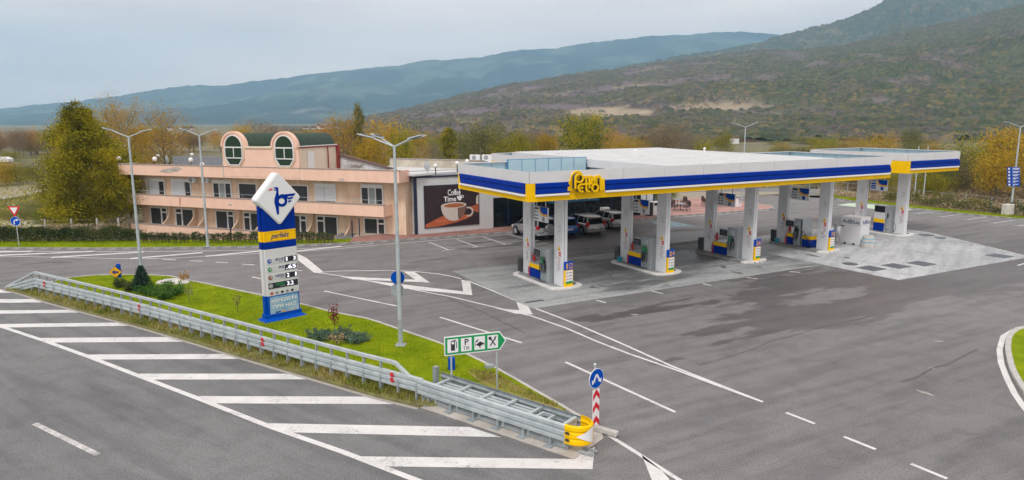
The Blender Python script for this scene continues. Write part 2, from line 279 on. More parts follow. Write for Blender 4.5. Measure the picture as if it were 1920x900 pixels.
# ------------------------------------------------------------------ mesh helpers
kids = {}
class MB:
    def __init__(s): s.v = []; s.f = []
    def add(s, v, f):
        k = len(s.v); s.v += [tuple(map(float, p)) for p in v]; s.f += [tuple(i+k for i in q) for q in f]; return s
    def box(s, x0, x1, y0, y1, z0, z1, ang=0., c=None):
        v = [(x, y, z) for z in (z0, z1) for x, y in ((x0, y0), (x1, y0), (x1, y1), (x0, y1))]
        if ang:
            cx, cy = c or ((x0+x1)/2, (y0+y1)/2); a, b = math.cos(ang), math.sin(ang)
            v = [(cx+(x-cx)*a-(y-cy)*b, cy+(x-cx)*b+(y-cy)*a, z) for x, y, z in v]
        return s.add(v, [(3, 2, 1, 0), (4, 5, 6, 7), (0, 1, 5, 4), (1, 2, 6, 5), (2, 3, 7, 6), (3, 0, 4, 7)])
    def prism(s, poly, ax, a0, a1):
        n = len(poly)
        m = {'z': lambda p, a: (p[0], p[1], a), 'y': lambda p, a: (p[0], a, p[1]), 'x': lambda p, a: (a, p[0], p[1])}[ax]
        v = [m(p, a0) for p in poly]+[m(p, a1) for p in poly]
        return s.add(v, [tuple(range(n))[::-1], tuple(range(n, 2*n))]+[(i, (i+1) % n, n+(i+1) % n, n+i) for i in range(n)])
    def sheet(s, poly, z):
        return s.add([(p[0], p[1], z) for p in poly], [tuple(range(len(poly)))])
    def tube(s, pts, r, n=6):
        pts = [Vector(p) for p in pts]; m = len(pts); rs = r if isinstance(r, (list, tuple)) else [r]*m
        v = []; f = []
        for i, p in enumerate(pts):
            t = (pts[min(i+1, m-1)]-pts[max(i-1, 0)]).normalized()
            a = t.cross(Vector((0, 0, 1)) if abs(t.z) < .9 else Vector((1, 0, 0))).normalized(); b = t.cross(a)
            v += [tuple(p+(a*math.cos(2*pi*k/n)+b*math.sin(2*pi*k/n))*rs[i]) for k in range(n)]
        for i in range(m-1):
            f += [(i*n+k, i*n+(k+1) % n, (i+1)*n+(k+1) % n, (i+1)*n+k) for k in range(n)]
        f += [tuple(range(n))[::-1], tuple(range((m-1)*n, m*n))]
        return s.add(v, f)
    def lathe(s, prof, c=(0, 0, 0), n=16):
        v = []; f = []
        for r, z in prof: v += [(c[0]+r*math.cos(2*pi*k/n), c[1]+r*math.sin(2*pi*k/n), c[2]+z) for k in range(n)]
        for i in range(len(prof)-1): f += [(i*n+k, i*n+(k+1) % n, (i+1)*n+(k+1) % n, (i+1)*n+k) for k in range(n)]
        f += [tuple(range(n))[::-1], tuple(range((len(prof)-1)*n, len(prof)*n))]
        return s.add(v, f)
    def ball(s, c, r, n=12):
        return s.lathe([(max(.01*r, r*math.sin(pi*i/8)), -r*math.cos(pi*i/8)) for i in range(9)], c, n)
    def disc(s, c, r, y0, y1, n=28):
        return s.prism([(c[0]+r*math.cos(2*pi*k/n), c[1]+r*math.sin(2*pi*k/n)) for k in range(n)], 'y', y0, y1)
    def sweep(s, prof, path):       # prof (offset to the right of travel, height); path of (x,y,z)
        m = len(path); k = len(prof); v = []; f = []
        P = [np.array(p, float) for p in path]
        for i in range(m):
            t = (P[min(i+1, m-1)]-P[max(i-1, 0)])[:2]; t = t/np.linalg.norm(t); r = np.array([t[1], -t[0]])
            v += [(P[i][0]+r[0]*a, P[i][1]+r[1]*a, P[i][2]+b) for a, b in prof]
        for i in range(m-1): f += [(i*k+j, i*k+(j+1) % k, (i+1)*k+(j+1) % k, (i+1)*k+j) for j in range(k)]
        f += [tuple(range(k))[::-1], tuple(range((m-1)*k, m*k))]
        return s.add(v, f)
    def ribbon(s, pts, wd, y0, y1, closed=False):      # flat stroke in the x-z plane with depth
        n = len(pts); P = [np.array(p, float) for p in pts]; Lf = []; Rt = []
        for i in range(n):
            a = P[(i-1) % n] if (closed or i > 0) else P[i]; b = P[(i+1) % n] if (closed or i < n-1) else P[i]
            t = (b-a)/max(1e-9, np.linalg.norm(b-a)); nn = np.array([-t[1], t[0]])*wd/2; Lf.append(P[i]+nn); Rt.append(P[i]-nn)
        v = []
        for l, r in zip(Lf, Rt): v += [(l[0], y0, l[1]), (r[0], y0, r[1]), (r[0], y1, r[1]), (l[0], y1, l[1])]
        f = []
        for i in range(n if closed else n-1):
            j = (i+1) % n; f += [(4*i+k, 4*i+(k+1) % 4, 4*j+(k+1) % 4, 4*j+k) for k in range(4)]
        if not closed: f += [(0, 1, 2, 3), tuple(4*(n-1)+k for k in (3, 2, 1, 0))]
        return s.add(v, f)
    def mesh(s, name, m, smooth=None):
        me = bpy.data.meshes.new(name); me.from_pydata(s.v, [], s.f); 
        b = bmesh.new(); b.from_mesh(me); bmesh.ops.recalc_face_normals(b, faces=b.faces); b.to_mesh(me); b.free()
        me.materials.append(m)
        if smooth:
            me.shade_smooth(); me.set_sharp_from_angle(angle=math.radians(smooth))
        return me
    def build(s, name, m, parent=None, smooth=None, bev=0, loc=None, rz=0, rot=None):
        return put(name, s.mesh(name, Mt[m] if isinstance(m, str) else m, smooth), parent, bev, loc, rz, rot)
def put(name, me, parent=None, bev=0, loc=None, rz=0, rot=None):
    o = bpy.data.objects.new(name, me); C.objects.link(o); o.parent = parent
    if parent: kids.setdefault(parent.name, []).append(o)
    if loc is not None: o.location = loc if len(loc) == 3 else (*loc, 0)
    if rot: o.rotation_euler = rot
    elif rz: o.rotation_euler = (0, 0, rz)
    if bev:
        b = o.modifiers.new('bevel', 'BEVEL'); b.width = bev; b.segments = 2; b.limit_method = 'ANGLE'
    return o
def tag(o, label=None, cat=None, group=None, kind=None):
    if label: o['label'] = label
    if cat: o['category'] = cat
    if group: o['group'] = group
    if kind: o['kind'] = kind
    return o
def thing(name, label, cat, loc=(0, 0, 0), rz=0, group=None):
    o = bpy.data.objects.new(name, None); C.objects.link(o); o.location = loc if len(loc) == 3 else (*loc, 0); o.rotation_euler = (0, 0, rz); o.empty_display_size = .3
    return tag(o, label, cat, group)
def struct(o): return tag(o, kind='structure')
def dup(o, loc=None, rz=None, label=None, scale=None, parent=None):
    c = o.copy(); C.objects.link(c); c.parent = parent
    if parent: kids.setdefault(parent.name, []).append(c)
    if loc is not None: c.location = loc if len(loc) == 3 else (*loc, 0)
    if rz is not None: c.rotation_euler = (0, 0, rz)
    if scale is not None: c.scale = scale
    if label: c['label'] = label
    for ch in list(kids.get(o.name, [])): dup(ch, parent=c)
    return c
def text(body, m, parent, x0, x1, z0, z1, y, bold=.0, rot=None, thick=.004, shear=0., loc=None, name='lettering', italic=False, face='y'):
    cu = bpy.data.curves.new('text', 'FONT'); cu.body = body; cu.extrude = 0; cu.offset = bold; cu.shear = shear; cu.resolution_u = 3
    ob = bpy.data.objects.new('text', cu); me = bpy.data.meshes.new_from_object(ob); bpy.data.objects.remove(ob); bpy.data.curves.remove(cu)
    n = len(me.vertices); co_ = np.empty(n*3); me.vertices.foreach_get('co', co_); p = co_.reshape(-1, 3)
    lo, hi = p.min(0), p.max(0)
    X = x0+(p[:, 0]-lo[0])/(hi[0]-lo[0])*(x1-x0); Z = z0+(p[:, 1]-lo[1])/(hi[1]-lo[1])*(z1-z0)
    q = np.zeros((n, 3))
    if face == 'y': q[:, 0] = X; q[:, 1] = y; q[:, 2] = Z
    elif face == '-x': q[:, 0] = y; q[:, 1] = -X; q[:, 2] = Z     # reads from +y to -y, seen from -x
    me.vertices.foreach_set('co', q.ravel()); me.materials.clear(); me.materials.append(Mt[m]); me.name = name
    return put(name, me, parent)
def local(parent_loc, rz, p):
    d = np.array(p)[:2]-np.array(parent_loc)[:2]; c, s = math.cos(rz), math.sin(rz); return (d[0]*c+d[1]*s, -d[0]*s+d[1]*c)

# ------------------------------------------------------------------ terrain
PLAT = [(-300, -60), (-300, 52.6), (-14.5, 53.2), (-16, 76), (14, 95), (44, 92), tuple(W(53.5, 25)), tuple(W(51.8, 12)), tuple(W(52, -4)), (66, 45), (120, 36), (200, 30), (200, -60)]
def sdist(X, Y, poly):
    d = np.full(X.shape, 1e9); ins = np.zeros(X.shape, bool); n = len(poly)
    for i in range(n):
        x0, y0 = poly[i]; x1, y1 = poly[(i+1) % n]; ex, ey = x1-x0, y1-y0; wx, wy = X-x0, Y-y0
        t = np.clip((wx*ex+wy*ey)/(ex*ex+ey*ey), 0, 1); d = np.minimum(d, np.hypot(wx-ex*t, wy-ey*t))
        c = ((y0 > Y) != (y1 > Y)) & (X < (x1-x0)*(Y-y0)/((y1-y0) if y1 != y0 else 1e-9)+x0); ins ^= c
    return np.where(ins, -d, d)
def hashn(i, j, s):
    h = (i.astype(np.int64)*374761393+j.astype(np.int64)*668265263+s*974634777) & 0xffffffff
    h = ((h ^ (h >> 13))*1274126177) & 0xffffffff; h = h ^ (h >> 16); return (h & 0xffffff)/float(0x1000000)
def vnoise(x, y, s=0):
    i = np.floor(x); j = np.floor(y); u = x-i; v = y-j; u = u*u*(3-2*u); v = v*v*(3-2*v)
    return (hashn(i, j, s)*(1-u)+hashn(i+1, j, s)*u)*(1-v)+(hashn(i, j+1, s)*(1-u)+hashn(i+1, j+1, s)*u)*v
def fbm(x, y, o=4, s=0):
    r = 0; a = 1; t = 0
    for k in range(o): r = r+a*vnoise(x, y, s+k); t += a; a *= .5; x = x*2.03; y = y*2.03
    return r/t
def gridmesh(name, X, Y, Z, m, cols=None, smooth=False):
    r, c = X.shape; v = np.stack([X, Y, Z], -1).reshape(-1, 3); i = np.arange(r*c).reshape(r, c)
    q = np.stack([i[:-1, :-1], i[:-1, 1:], i[1:, 1:], i[1:, :-1]], -1).reshape(-1, 4); return npmesh(name, v, q, m, cols, smooth)
def npmesh(name, v, q, m, cols=None, smooth=False):
    me = bpy.data.meshes.new(name); k = q.shape[1]; me.vertices.add(len(v)); me.vertices.foreach_set('co', np.asarray(v, float).ravel())
    me.loops.add(q.size); me.loops.foreach_set('vertex_index', q.ravel().astype(np.int32)); me.polygons.add(len(q))
    me.polygons.foreach_set('loop_start', (np.arange(len(q))*k).astype(np.int32))
    if smooth: me.polygons.foreach_set('use_smooth', np.ones(len(q), bool))
    me.update(calc_edges=True)
    if cols is not None:
        a = me.attributes.new('tint', 'FLOAT_COLOR', 'POINT'); a.data.foreach_set('color', np.concatenate([cols, np.ones((len(cols), 1))], 1).ravel())
    me.materials.append(m); return me
def tintmat(name, amt=.25, sc=1.):
    m = bpy.data.materials.new(name); m.use_nodes = True; n = m.node_tree; b = n.nodes['Principled BSDF']; b.inputs['Roughness'].default_value = .95; b.inputs['Specular IOR Level'].default_value = .1
    a = n.nodes.new('ShaderNodeAttribute'); a.attribute_name = 'tint'; t = n.nodes.new('ShaderNodeTexCoord'); z = n.nodes.new('ShaderNodeTexNoise'); z.inputs['Scale'].default_value = sc; z.inputs['Detail'].default_value = 6
    r = n.nodes.new('ShaderNodeMapRange'); r.inputs[1].default_value = .3; r.inputs[2].default_value = .7; r.inputs[3].default_value = 1-amt; r.inputs[4].default_value = 1+amt
    x = n.nodes.new('ShaderNodeVectorMath'); x.operation = 'SCALE'
    n.links.new(t.outputs['Object'], z.inputs['Vector']); n.links.new(z.outputs['Fac'], r.inputs[0]); n.links.new(a.outputs['Color'], x.inputs[0]); n.links.new(r.outputs[0], x.inputs['Scale']); n.links.new(x.outputs[0], b.inputs['Base Color'])
    return m
gx = np.concatenate([-np.geomspace(7000, 101, 60), np.arange(-100, 100.1, 1.6), np.geomspace(101, 7000, 60)])
gy = np.concatenate([-np.geomspace(900, 61, 14), np.arange(-60, 150.1, 1.6), np.geomspace(152, 6900, 110)])
X, Y = np.meshgrid(gx, gy)
sdv = sdist(X, Y, PLAT)
tt = np.clip((sdv+.3)/5, 0, 1); tt = tt*tt*(3-2*tt)
Z = -.15-1.05*tt+np.where(sdv > 1, (fbm(X/9, Y/9)-.5)*.7*np.clip((sdv-1)/10, 0, 1), 0)
n1 = fbm(X/60+5, Y/22, 4, 11); n2 = fbm(X/14, Y/7, 4, 31); n3 = fbm(X/300, Y/90, 3, 51)
def lerp(a, b, t): return a*(1-t[..., None])+b*t[..., None]
A_ = lambda *c: np.array(c)
ss = lambda x, a, b: np.clip((x-a)/(b-a), 0, 1)
col = lerp(A_(.17, .155, .10), A_(.135, .15, .06), ss(n1, .42, .58))
col = lerp(col, A_(.27, .235, .16), ss(n2*.5+n1*.5, .55, .66))
col = lerp(col, A_(.12, .10, .07), ss(n2, .6, .75)*.7)
col = lerp(col, A_(.22, .20, .13), ss(n3, .5, .6)*ss(Y, 150, 300))
rg = ss(X-.28*Y, 12, 26)*(Y > 40)*(1-ss(Y, 105, 135)); col = lerp(col, A_(.235, .195, .15), rg*.85)
o = put('ground', gridmesh('ground', X, Y, Z, tintmat('field_ground', .3, .8), col.reshape(-1, 3), True)); struct(o)

def hill(name, prof, D0, D1, nD, naz, az0, az1, bush, seed, palette, rough=.0, fold=.22):
    px = np.linspace(az0, az1, naz); k = np.linspace(0, 1, nD)
    ry = np.interp(px, [p[0] for p in prof], [p[1] for p in prof])
    ry = ry+(fbm(px/45, px*0, 4, seed)-.5)*rough+(fbm(px/7, px*0, 3, seed+40)-.5)*2.6
    dirs = np.stack([(px-960)/F, np.ones_like(px)*cp+0], 1)
    elev = (231-ry)/F*1.0/ cp
    Dk = D0+(D1-D0)*k**1.15
    KX, KD = np.meshgrid(px, Dk); kk = (KD-D0)/(D1-D0)
    Xw = (KX-960)/F*KD/cp; Yw = KD
    Hr = np.interp(KX, px, elev)*D1+10
    shape = kk**1.25*(1+.0*kk)
    fs = D1/1500; g = fbm(Xw/170/fs, Yw/170/fs, 5, seed+3)-.5; gl = np.abs(fbm(Xw/110/fs+9, Yw/300/fs, 4, seed+7)-.5)
    Zw = -1.5+Hr*shape+g*Hr*fold*np.sin(pi*np.clip(kk, 0, 1))-gl*Hr*fold*.9*np.sin(pi*np.clip(kk, 0, 1))
    Zw = np.maximum(Zw, -2.8); c = palette(Xw, Yw, KX, (kk, Zw))
    if bush:
        cell = bush; dens = c[1]; c = c[0]
        gi = Xw/cell; gj = Yw/cell; best = np.full(Xw.shape, 9.); bi = np.zeros(Xw.shape); 
        i0 = np.floor(gi); j0 = np.floor(gj)
        for a in (-1, 0, 1):
            for b in (-1, 0, 1):
                ii = i0+a; jj = j0+b; cx = ii+hashn(ii, jj, seed+1); cy = jj+hashn(ii, jj, seed+2); rr = .42+.5*hashn(ii, jj, seed+5)
                d = np.hypot(gi-cx, gj-cy)/rr; m_ = d < best; best = np.where(m_, d, best); bi = np.where(m_, hashn(ii, jj, seed+9), bi)
        on = (bi < dens)&(best < 1)
        dome = np.sqrt(np.clip(1-best**2, 0, 1)); Zw = Zw+np.where(on, dome*cell*.62*(.6+.7*((bi*7.3) % 1)), 0)
        bc = np.array([(.035, .052, .028), (.05, .068, .03), (.09, .085, .035), (.14, .105, .045), (.04, .052, .04), (.085, .07, .065)])[(bi*97 % 6).astype(int)]
        bc = bc*(.8+.5*((bi*31.7) % 1))[..., None]
        c = np.where(on[..., None], bc*.75+c*.25, c)
    else: c = c[0]
    o = put(name, gridmesh(name, Xw, Yw, Zw, tintmat(name+'_cover', .22, .05), c.reshape(-1, 3), not bush)); struct(o); return o
def palC(Xw, Yw, KX, q):
    kk, Z_ = q
    a = fbm(Xw/70, Yw/120, 4, 70); b = fbm(Xw/25, Yw/40, 4, 90)
    c = lerp(A_(.15, .12, .125), A_(.14, .13, .085), ss(a, .42, .6))
    c = lerp(c, A_(.10, .115, .06), ss(KX+a*500, 1350, 1750)); c = lerp(c, A_(.15, .12, .125), ss(fbm(Xw/45+3, Yw/90, 4, 33), .52, .62)*.8)
    c = lerp(c, A_(.25, .21, .15), ss(b, .60, .68)*(1-ss(KX, 1300, 1700))*.8)
    ypx = 231-Z_/Yw*F
    p1 = (1-ss(np.hypot((KX-1140)/95, (ypx-199)/9+(KX-1140)*.0), .75, 1.0)); p2 = (1-ss(np.hypot((KX-1330)/85, (ypx-189)/7), .75, 1.1)); p3 = (1-ss(np.hypot((KX-880)/30, (ypx-213)/4), .7, 1.1))
    pp = np.clip(p1+p2*.8+p3*.6, 0, 1)
    c = lerp(c, A_(.34, .28, .20), pp)
    dens = np.clip(.22+.8*ss(a+ss(KX, 1100, 1700)*.12, .42, .62)+ss(kk, .5, .9)*.35-.5*ss(fbm(Xw/45+3, Yw/90, 4, 33), .52, .62), 0, .9)*(1-pp*.97)
    return c, dens
def palB(Xw, Yw, KX, q):
    a = fbm(Xw/180, Yw/180, 4, 170); b = fbm(Xw/60, Yw/60, 4, 190)
    c = lerp(A_(.05, .07, .035), A_(.085, .095, .045), ss(a, .4, .6)); c = lerp(c, A_(.26, .22, .17), ss(b, .66, .74)*.8); return c, np.full(Xw.shape, .85)
def palA(Xw, Yw, KX, q):
    a = fbm(Xw/500, Yw/500, 5, 270); b = fbm(Xw/120, Yw/200, 4, 290)
    c = lerp(A_(.012, .028, .034), A_(.10, .135, .10), ss(a, .44, .57)); c = lerp(c, A_(.015, .03, .034), ss(fbm(Xw/160, Yw/260, 4, 330), .48, .56)*.8); c = lerp(c, A_(.03, .045, .045), ss(fbm(Xw/45, Yw/60, 3, 310), .45, .6)*.5); c = lerp(c, A_(.22, .21, .18), ss(b, .70, .78)*ss(q[0], .8, .1)*.7); return c, None
hill('near_hillside', [(300, 262), (560, 250), (650, 235), (740, 214), (850, 190), (950, 167), (1100, 148), (1250, 127), (1400, 108), (1480, 109), (1560, 101), (1640, 83), (1750, 60), (1850, 36), (1920, 16), (2100, -30), (2500, -60)], 330, 1500, 560, 1250, 520, 2200, 4.4, 5, palC, 5)
hill('right_mountain', [(900, 170), (1150, 140), (1270, 118), (1340, 108), (1400, 97), (1430, 87), (1500, 69), (1560, 55), (1600, 38), (1630, 18), (1650, 5), (1680, -3), (1720, -4), (1760, -1), (1785, 3), (1810, 1), (1850, -8), (1920, -14), (2400, -20)], 1400, 2700, 330, 900, 1050, 2250, 10, 15, palB, 4, .42)
hill('far_mountain_range', [(-900, 200), (-300, 196), (0, 206), (60, 203), (95, 200), (125, 197), (190, 190), (250, 184), (300, 174), (360, 167), (440, 166), (500, 158), (560, 152), (600, 145), (640, 142), (700, 137), (760, 131), (800, 124), (900, 118), (975, 107), (1040, 104), (1080, 97), (1140, 90), (1200, 84), (1250, 80), (1300, 80), (1340, 77), (1400, 78), (1440, 82), (1600, 110), (2000, 130)], 3000, 6000, 150, 700, -350, 2350, 0, 25, palA, 5, .5)

# ------------------------------------------------------------------ paved surfaces
def gp(*q, z=0.): return [tuple(G(a, b, z)) for a, b in q]
AS = [(-290, -60), (-290, 51.6), (-13.8, 52.4), (-15, 75), (14, 94), (43, 91), tuple(W(50.5, 22)), tuple(W(49.6, 17)), tuple(W(49.2, 11)), tuple(W(49.3, 5)), tuple(W(50.2, -1)), (62, 42), (120, 32), (190, 28), (190, -60)]
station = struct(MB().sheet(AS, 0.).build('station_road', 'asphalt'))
edge = [(-30, 531), (0, 541), (28, 548), (90, 568), (162, 588), (252, 612), (355, 642), (462, 675), (592, 713), (700, 745), (783, 766), (1075, 862)]
hw = [(-290, -60), (-290, 160)]
e0 = [G(*q) for q in edge]; dv = (e0[0]-e0[3]); dv /= np.linalg.norm(dv)
hwp = [tuple(e0[0]+dv*200)]+[tuple(p) for p in e0]+gp((1113, 850), (1113, 880), (1150, 960))+[(8, -10), (12, -60), (-280, -60)]
highway = struct(MB().sheet(hwp, .004).build('highway', 'highway'))
def mark(poly, parent=None, m='paint', z=.009, px=True):
    P = gp(*poly) if px else [tuple(p) for p in poly]
    # thin films of paint
    return MB().prism(P, 'z', z-.003, z).build('painted_marking', m, parent)
def line(pts, wd, parent, m='paint', z=.009, px=True):
    P = [np.array(G(*p)) if px else np.array(p) for p in pts]; v = []; f = []
    for i, p in enumerate(P):
        t = P[min(i+1, len(P)-1)]-P[max(i-1, 0)]; t = t/np.linalg.norm(t); n = np.array([-t[1], t[0]])*wd/2
        v += [(*(p+n), z), (*(p-n), z)]
    for i in range(len(P)-1): f.append((2*i, 2*i+1, 2*i+3, 2*i+2))
    return MB().add(v, f).build('painted_line', m, parent)
for q in ([(-60, 543), (17, 543.5), (24, 549), (-60, 549.5)], [(-60, 561), (60, 561), (82, 567), (-60, 569)], [(-90, 583), (138, 581), (157, 586), (-60, 589.5)],
          [(-100, 609), (228, 605), (246, 611), (30, 614), (0, 614.5), (-100, 616)], [(75, 634), (335, 632), (349, 641), (95, 642.5)], [(162, 665), (440, 664), (455, 673), (180, 674.5)],
          [(257, 701), (562, 701), (583, 711.5), (280, 712)], [(372, 743), (690, 744), (740, 758), (405, 756.5)], [(502, 794), (880, 801), (940, 820), (545, 811)],
          [(665, 856), (1072, 861), (1115, 838), (1111, 880), (700, 874.5)]): mark(q, highway)
line([(-200, 540), (-60, 590), (0, 612), (85, 640), (168, 670), (262, 706), (375, 749), (510, 802), (640, 847), (760, 893), (900, 946)], .2, highway, z=.013)
line([(65, 794.5), (184, 853)], .17, highway, 'paint_worn'); line([(330, 925), (500, 1010)], .17, highway, 'paint_worn'); line([(-120, 706), (-20, 753)], .17, highway, 'paint_worn')
line([(1118, 800), (1150, 822), (1195, 850), (1240, 879), (1275, 901), (1330, 940)], .14, station)
mark([(1203, 853), (1222, 900), (1238, 940), (1275, 940), (1254, 898), (1240, 882)], station)
line([(25, 540), (80, 536), (135, 521)], .1, station)
line([(607, 510.3), (640, 508.3), (690, 507.6), (740, 507.8), (775, 509), (820, 513.5), (850, 519), (880, 527.5), (925, 546), (965, 563), (1000, 577), (1045, 594), (1090, 612), (1160, 642), (1260, 687), (1430, 754)], .13, station)
line([(592, 511), (638, 517.5), (674, 524), (737, 534.8), (773, 543), (846, 556.7), (930, 577), (997, 593), (1060, 615), (1120, 641), (1180, 664), (1270, 695), (1350, 725), (1430, 754)], .13, station, z=.0125)
mark([(558, 476), (558.8, 488), (589, 511.5), (607.5, 510.8), (575, 484)], station)
mark([(638, 518.4), (778.7, 524.7), (756.6, 509.3), (777.5, 510), (806, 530), (662, 524)], station)
mark([(674.6, 524.2), (868.6, 546.8), (864.7, 521.8), (881.6, 528.5), (885.5, 553.6), (755, 541)], station)
mark([(929.8, 578), (974, 582), (967, 563.6), (989.7, 573), (998.8, 590), (966, 588)], station)
for a, b in (((608, 546), (744, 574)), ((825, 595), (978, 643)), ((1060, 679), (1266, 773)), ((1474, 774), (1528, 795)), ((1582, 819), (1642, 843)), ((1708, 870), (1776, 898)),
             ((473, 519.5), (490, 523)), ((560, 507), (566, 508)), ((1908, 498), (1935, 490))): line([a, b], .13, station)
for a, b in (((304, 486.7), (330, 487.4)), ((355, 489), (380, 490)), ((405, 491.8), (428, 493)), ((453, 495.4), (477, 496.7))): line([a, b], .16, station)
line([(-200, 478), (0, 480.5), (73, 482), (251, 485.6), (320, 484.5), (386, 481), (486, 475.5), (570, 471.3), (640, 466), (700, 460.5), (742, 456.8), (850, 448), (961, 439.5)], .12, station, z=.0125)
line([(-200, 468), (0, 471), (250, 472), (400, 470.5), (486, 469), (560, 466.8), (651, 461.6), (700, 457)], .12, station)
for a, b in (((-60, 474), (60, 471.5)), ((-20, 480), (175, 471.5)), ((97, 483), (270, 473)), ((244, 485.3), (380, 474)), ((386, 480.8), (500, 470)), ((540, 473), (640, 462))): line([a, b], .42, station, z=.016)
for a, b, c in (((803.5, 453.9), (841, 468.7), (852, 467.5)), ((857, 449.4), (896, 463.2), (907, 462)), ((906, 444.7), (949, 458.3), (960, 457.2)), ((956, 440.3), (1000, 452), (1010, 451))):
    line([a, b, ], .1, station); line([(2*b[0]-c[0], 2*b[1]-c[1]), c], .1, station, z=.0125)
for a, b in (((1720, 400.6), (1752, 397.4)), ((1766, 406.4), (1808, 401)), ((1813, 412), (1858, 406)), ((1863, 418.4), (1906, 412)), ((1908, 423.8), (1960, 417))):
    line([a, b], .12, station); line([(a[0]-9, a[1]-.8), (a[0]+6, a[1]+.4)], .1, station, z=.0125)
line([(1700, 391.5), (1752, 397), (1808, 400.7), (1858, 405.8), (1906, 411.5), (1960, 417)], .1, station, z=.0155)
line([(1230, 409.5), (1330, 403), (1400, 398), (1440, 394.3), (1451, 391), (1447, 388)], .12, station)
line([(1568, 374), (1590, 378.5), (1640, 383), (1690, 388)], .12, station)
mark([(1221, 416), (1257, 414.5), (1303, 423.7), (1247, 427.7)], station, 'bluepaint')
mark([(1569, 384.4), (1592, 381), (1626, 381), (1722, 391.6), (1680, 397.5), (1640, 392)], station, 'greenpaint')
for a, b in (((1165, 530), (1190, 536)), ((1222, 546), (1243, 551)), ((1400, 520.5), (1420, 523)), ((1318, 532), (1333, 535.5)), ((1480, 509), (1500, 511.5)), ((1118, 563), (1136, 568))): line([a, b], .14, station)
line([(1870, 681)]*1+[(1877, 700)], .01, station) if False else None
wl = [(1935, 611), (1920, 614), (1899, 620), (1881, 631), (1874, 656), (1877, 681), (1888, 709.6), (1902, 738), (1920, 764), (1960, 812)]
line(wl, .2, station)
# oil and tyre marks as flat stains
Mt['stain'] = mat('asphalt_seam_stain', (.085, .08, .08), .7, scale=3, col2=(.13, .125, .125))
line([(730, 476+47), (800, 540), (850, 562), (905, 585), (980, 622), (985, 625)], .07, station, 'stain', .0065)
line([(1310, 684), (1340, 677), (1385, 663), (1410, 655), (1445, 640), (1480, 632), (1530, 616), (1575, 607), (1640, 590)], .05, station, 'stain', .0065)
line([(1690, 716), (1720, 707), (1748, 690), (1775, 684), (1800, 671), (1832, 655)], .09, station, 'stain', .0065)
line([(40, 496), (95, 492), (135, 492)], .3, station, 'stain', .0065)

# drips, patches and repaired spots
Mt['drip'] = mat('oil_drip_stain', (.12, .112, .108), .6, scale=5, col2=(.165, .155, .15))
Mt['dust'] = mat('pale_dust_patch', (.30, .28, .265), .9, scale=5, col2=(.38, .36, .34))
def spots(name, cs, m, z, seed, s0=.06, s1=.28):
    r = random.Random(seed); mb = MB()
    for c in cs:
        a = r.uniform(0, pi); s_ = r.uniform(s0, s1); el = r.uniform(1.2, 3.2); n_ = 9
        mb.sheet([(c[0]+s_*el*q*math.cos(t)*math.cos(a)-s_*q*math.sin(t)*math.sin(a), c[1]+s_*el*q*math.cos(t)*math.sin(a)+s_*q*math.sin(t)*math.cos(a)) for t, q in [(2*pi*k/n_, r.uniform(.65, 1.15)) for k in range(n_)]], z+r.uniform(0, .0012))
    tag(mb.build(name, m), kind='stuff')
rs = random.Random(12)
spots('oil_drips', [tuple(W(rs.uniform(-2, 27), -rs.gauss(6.5, 1.6))) for _ in range(45)]+[tuple(G(rs.uniform(1100, 1850), rs.uniform(600, 880))) for _ in range(26)]+[tuple(G(rs.uniform(620, 960), rs.uniform(470, 505))) for _ in range(30)], 'drip', .0045, 3, .03, .10)
spots('oil_drips', [tuple(W(rs.uniform(-3, 24), rs.uniform(-3.2, 5.6))) for _ in range(46)], 'drip', .0245, 4, .05, .22)
spots('dust_patches', [tuple(G(x, y)) for x, y in ((1735, 737), (1748, 690), (1190, 590), (1760, 640))], 'dust', .0058, 5, .06, .13)
# concrete forecourt: slabs with recessed joints
def clip(poly, x0, x1, y0, y1):
    for ax, v, sg in ((0, x0, 1), (0, x1, -1), (1, y0, 1), (1, y1, -1)):
        out = []
        for i in range(len(poly)):
            p, q = poly[i-1], poly[i]; a = (p[ax]-v)*sg; b = (q[ax]-v)*sg
            if a >= 0: 
                out.append(p)
            if (a >= 0) != (b >= 0):
                t = a/(a-b); out.append((p[0]+(q[0]-p[0])*t, p[1]+(q[1]-p[1])*t))
        poly = out
        if not poly: return []
    return poly
def slabs(name, poly, xs, ys, m, z0=.006, th=.016, gap=.02, piece='concrete_slab'):
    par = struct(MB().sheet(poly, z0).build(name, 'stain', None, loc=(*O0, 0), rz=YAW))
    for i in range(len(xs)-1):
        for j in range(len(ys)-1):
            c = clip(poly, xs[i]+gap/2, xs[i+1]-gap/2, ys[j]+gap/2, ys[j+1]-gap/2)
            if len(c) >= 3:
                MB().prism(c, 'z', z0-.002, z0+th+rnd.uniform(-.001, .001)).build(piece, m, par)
    return par
fc = [(-3.5, -3.7), (17.5, -3.7), (17.5, 6.05), (-3.5, 6.05)]
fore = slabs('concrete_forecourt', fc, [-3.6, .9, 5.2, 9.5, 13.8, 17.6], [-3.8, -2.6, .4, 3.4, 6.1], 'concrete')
tb = [(17.53, -8.6), (31.5, -8.7), (35.8, .6), (35.6, 6.3), (17.53, 6.05)]
bay = slabs('concrete_truck_bay', tb, [17.5, 20.6, 23.7, 26.8, 29.9, 33, 36.2], [-9, -5.8, -2.6, .4, 3.4, 6.6], 'concrete_pale')
Mt['manhole'] = mat('cast_iron_cover', (.09, .10, .12), .6, .3, scale=8, col2=(.16, .17, .2))
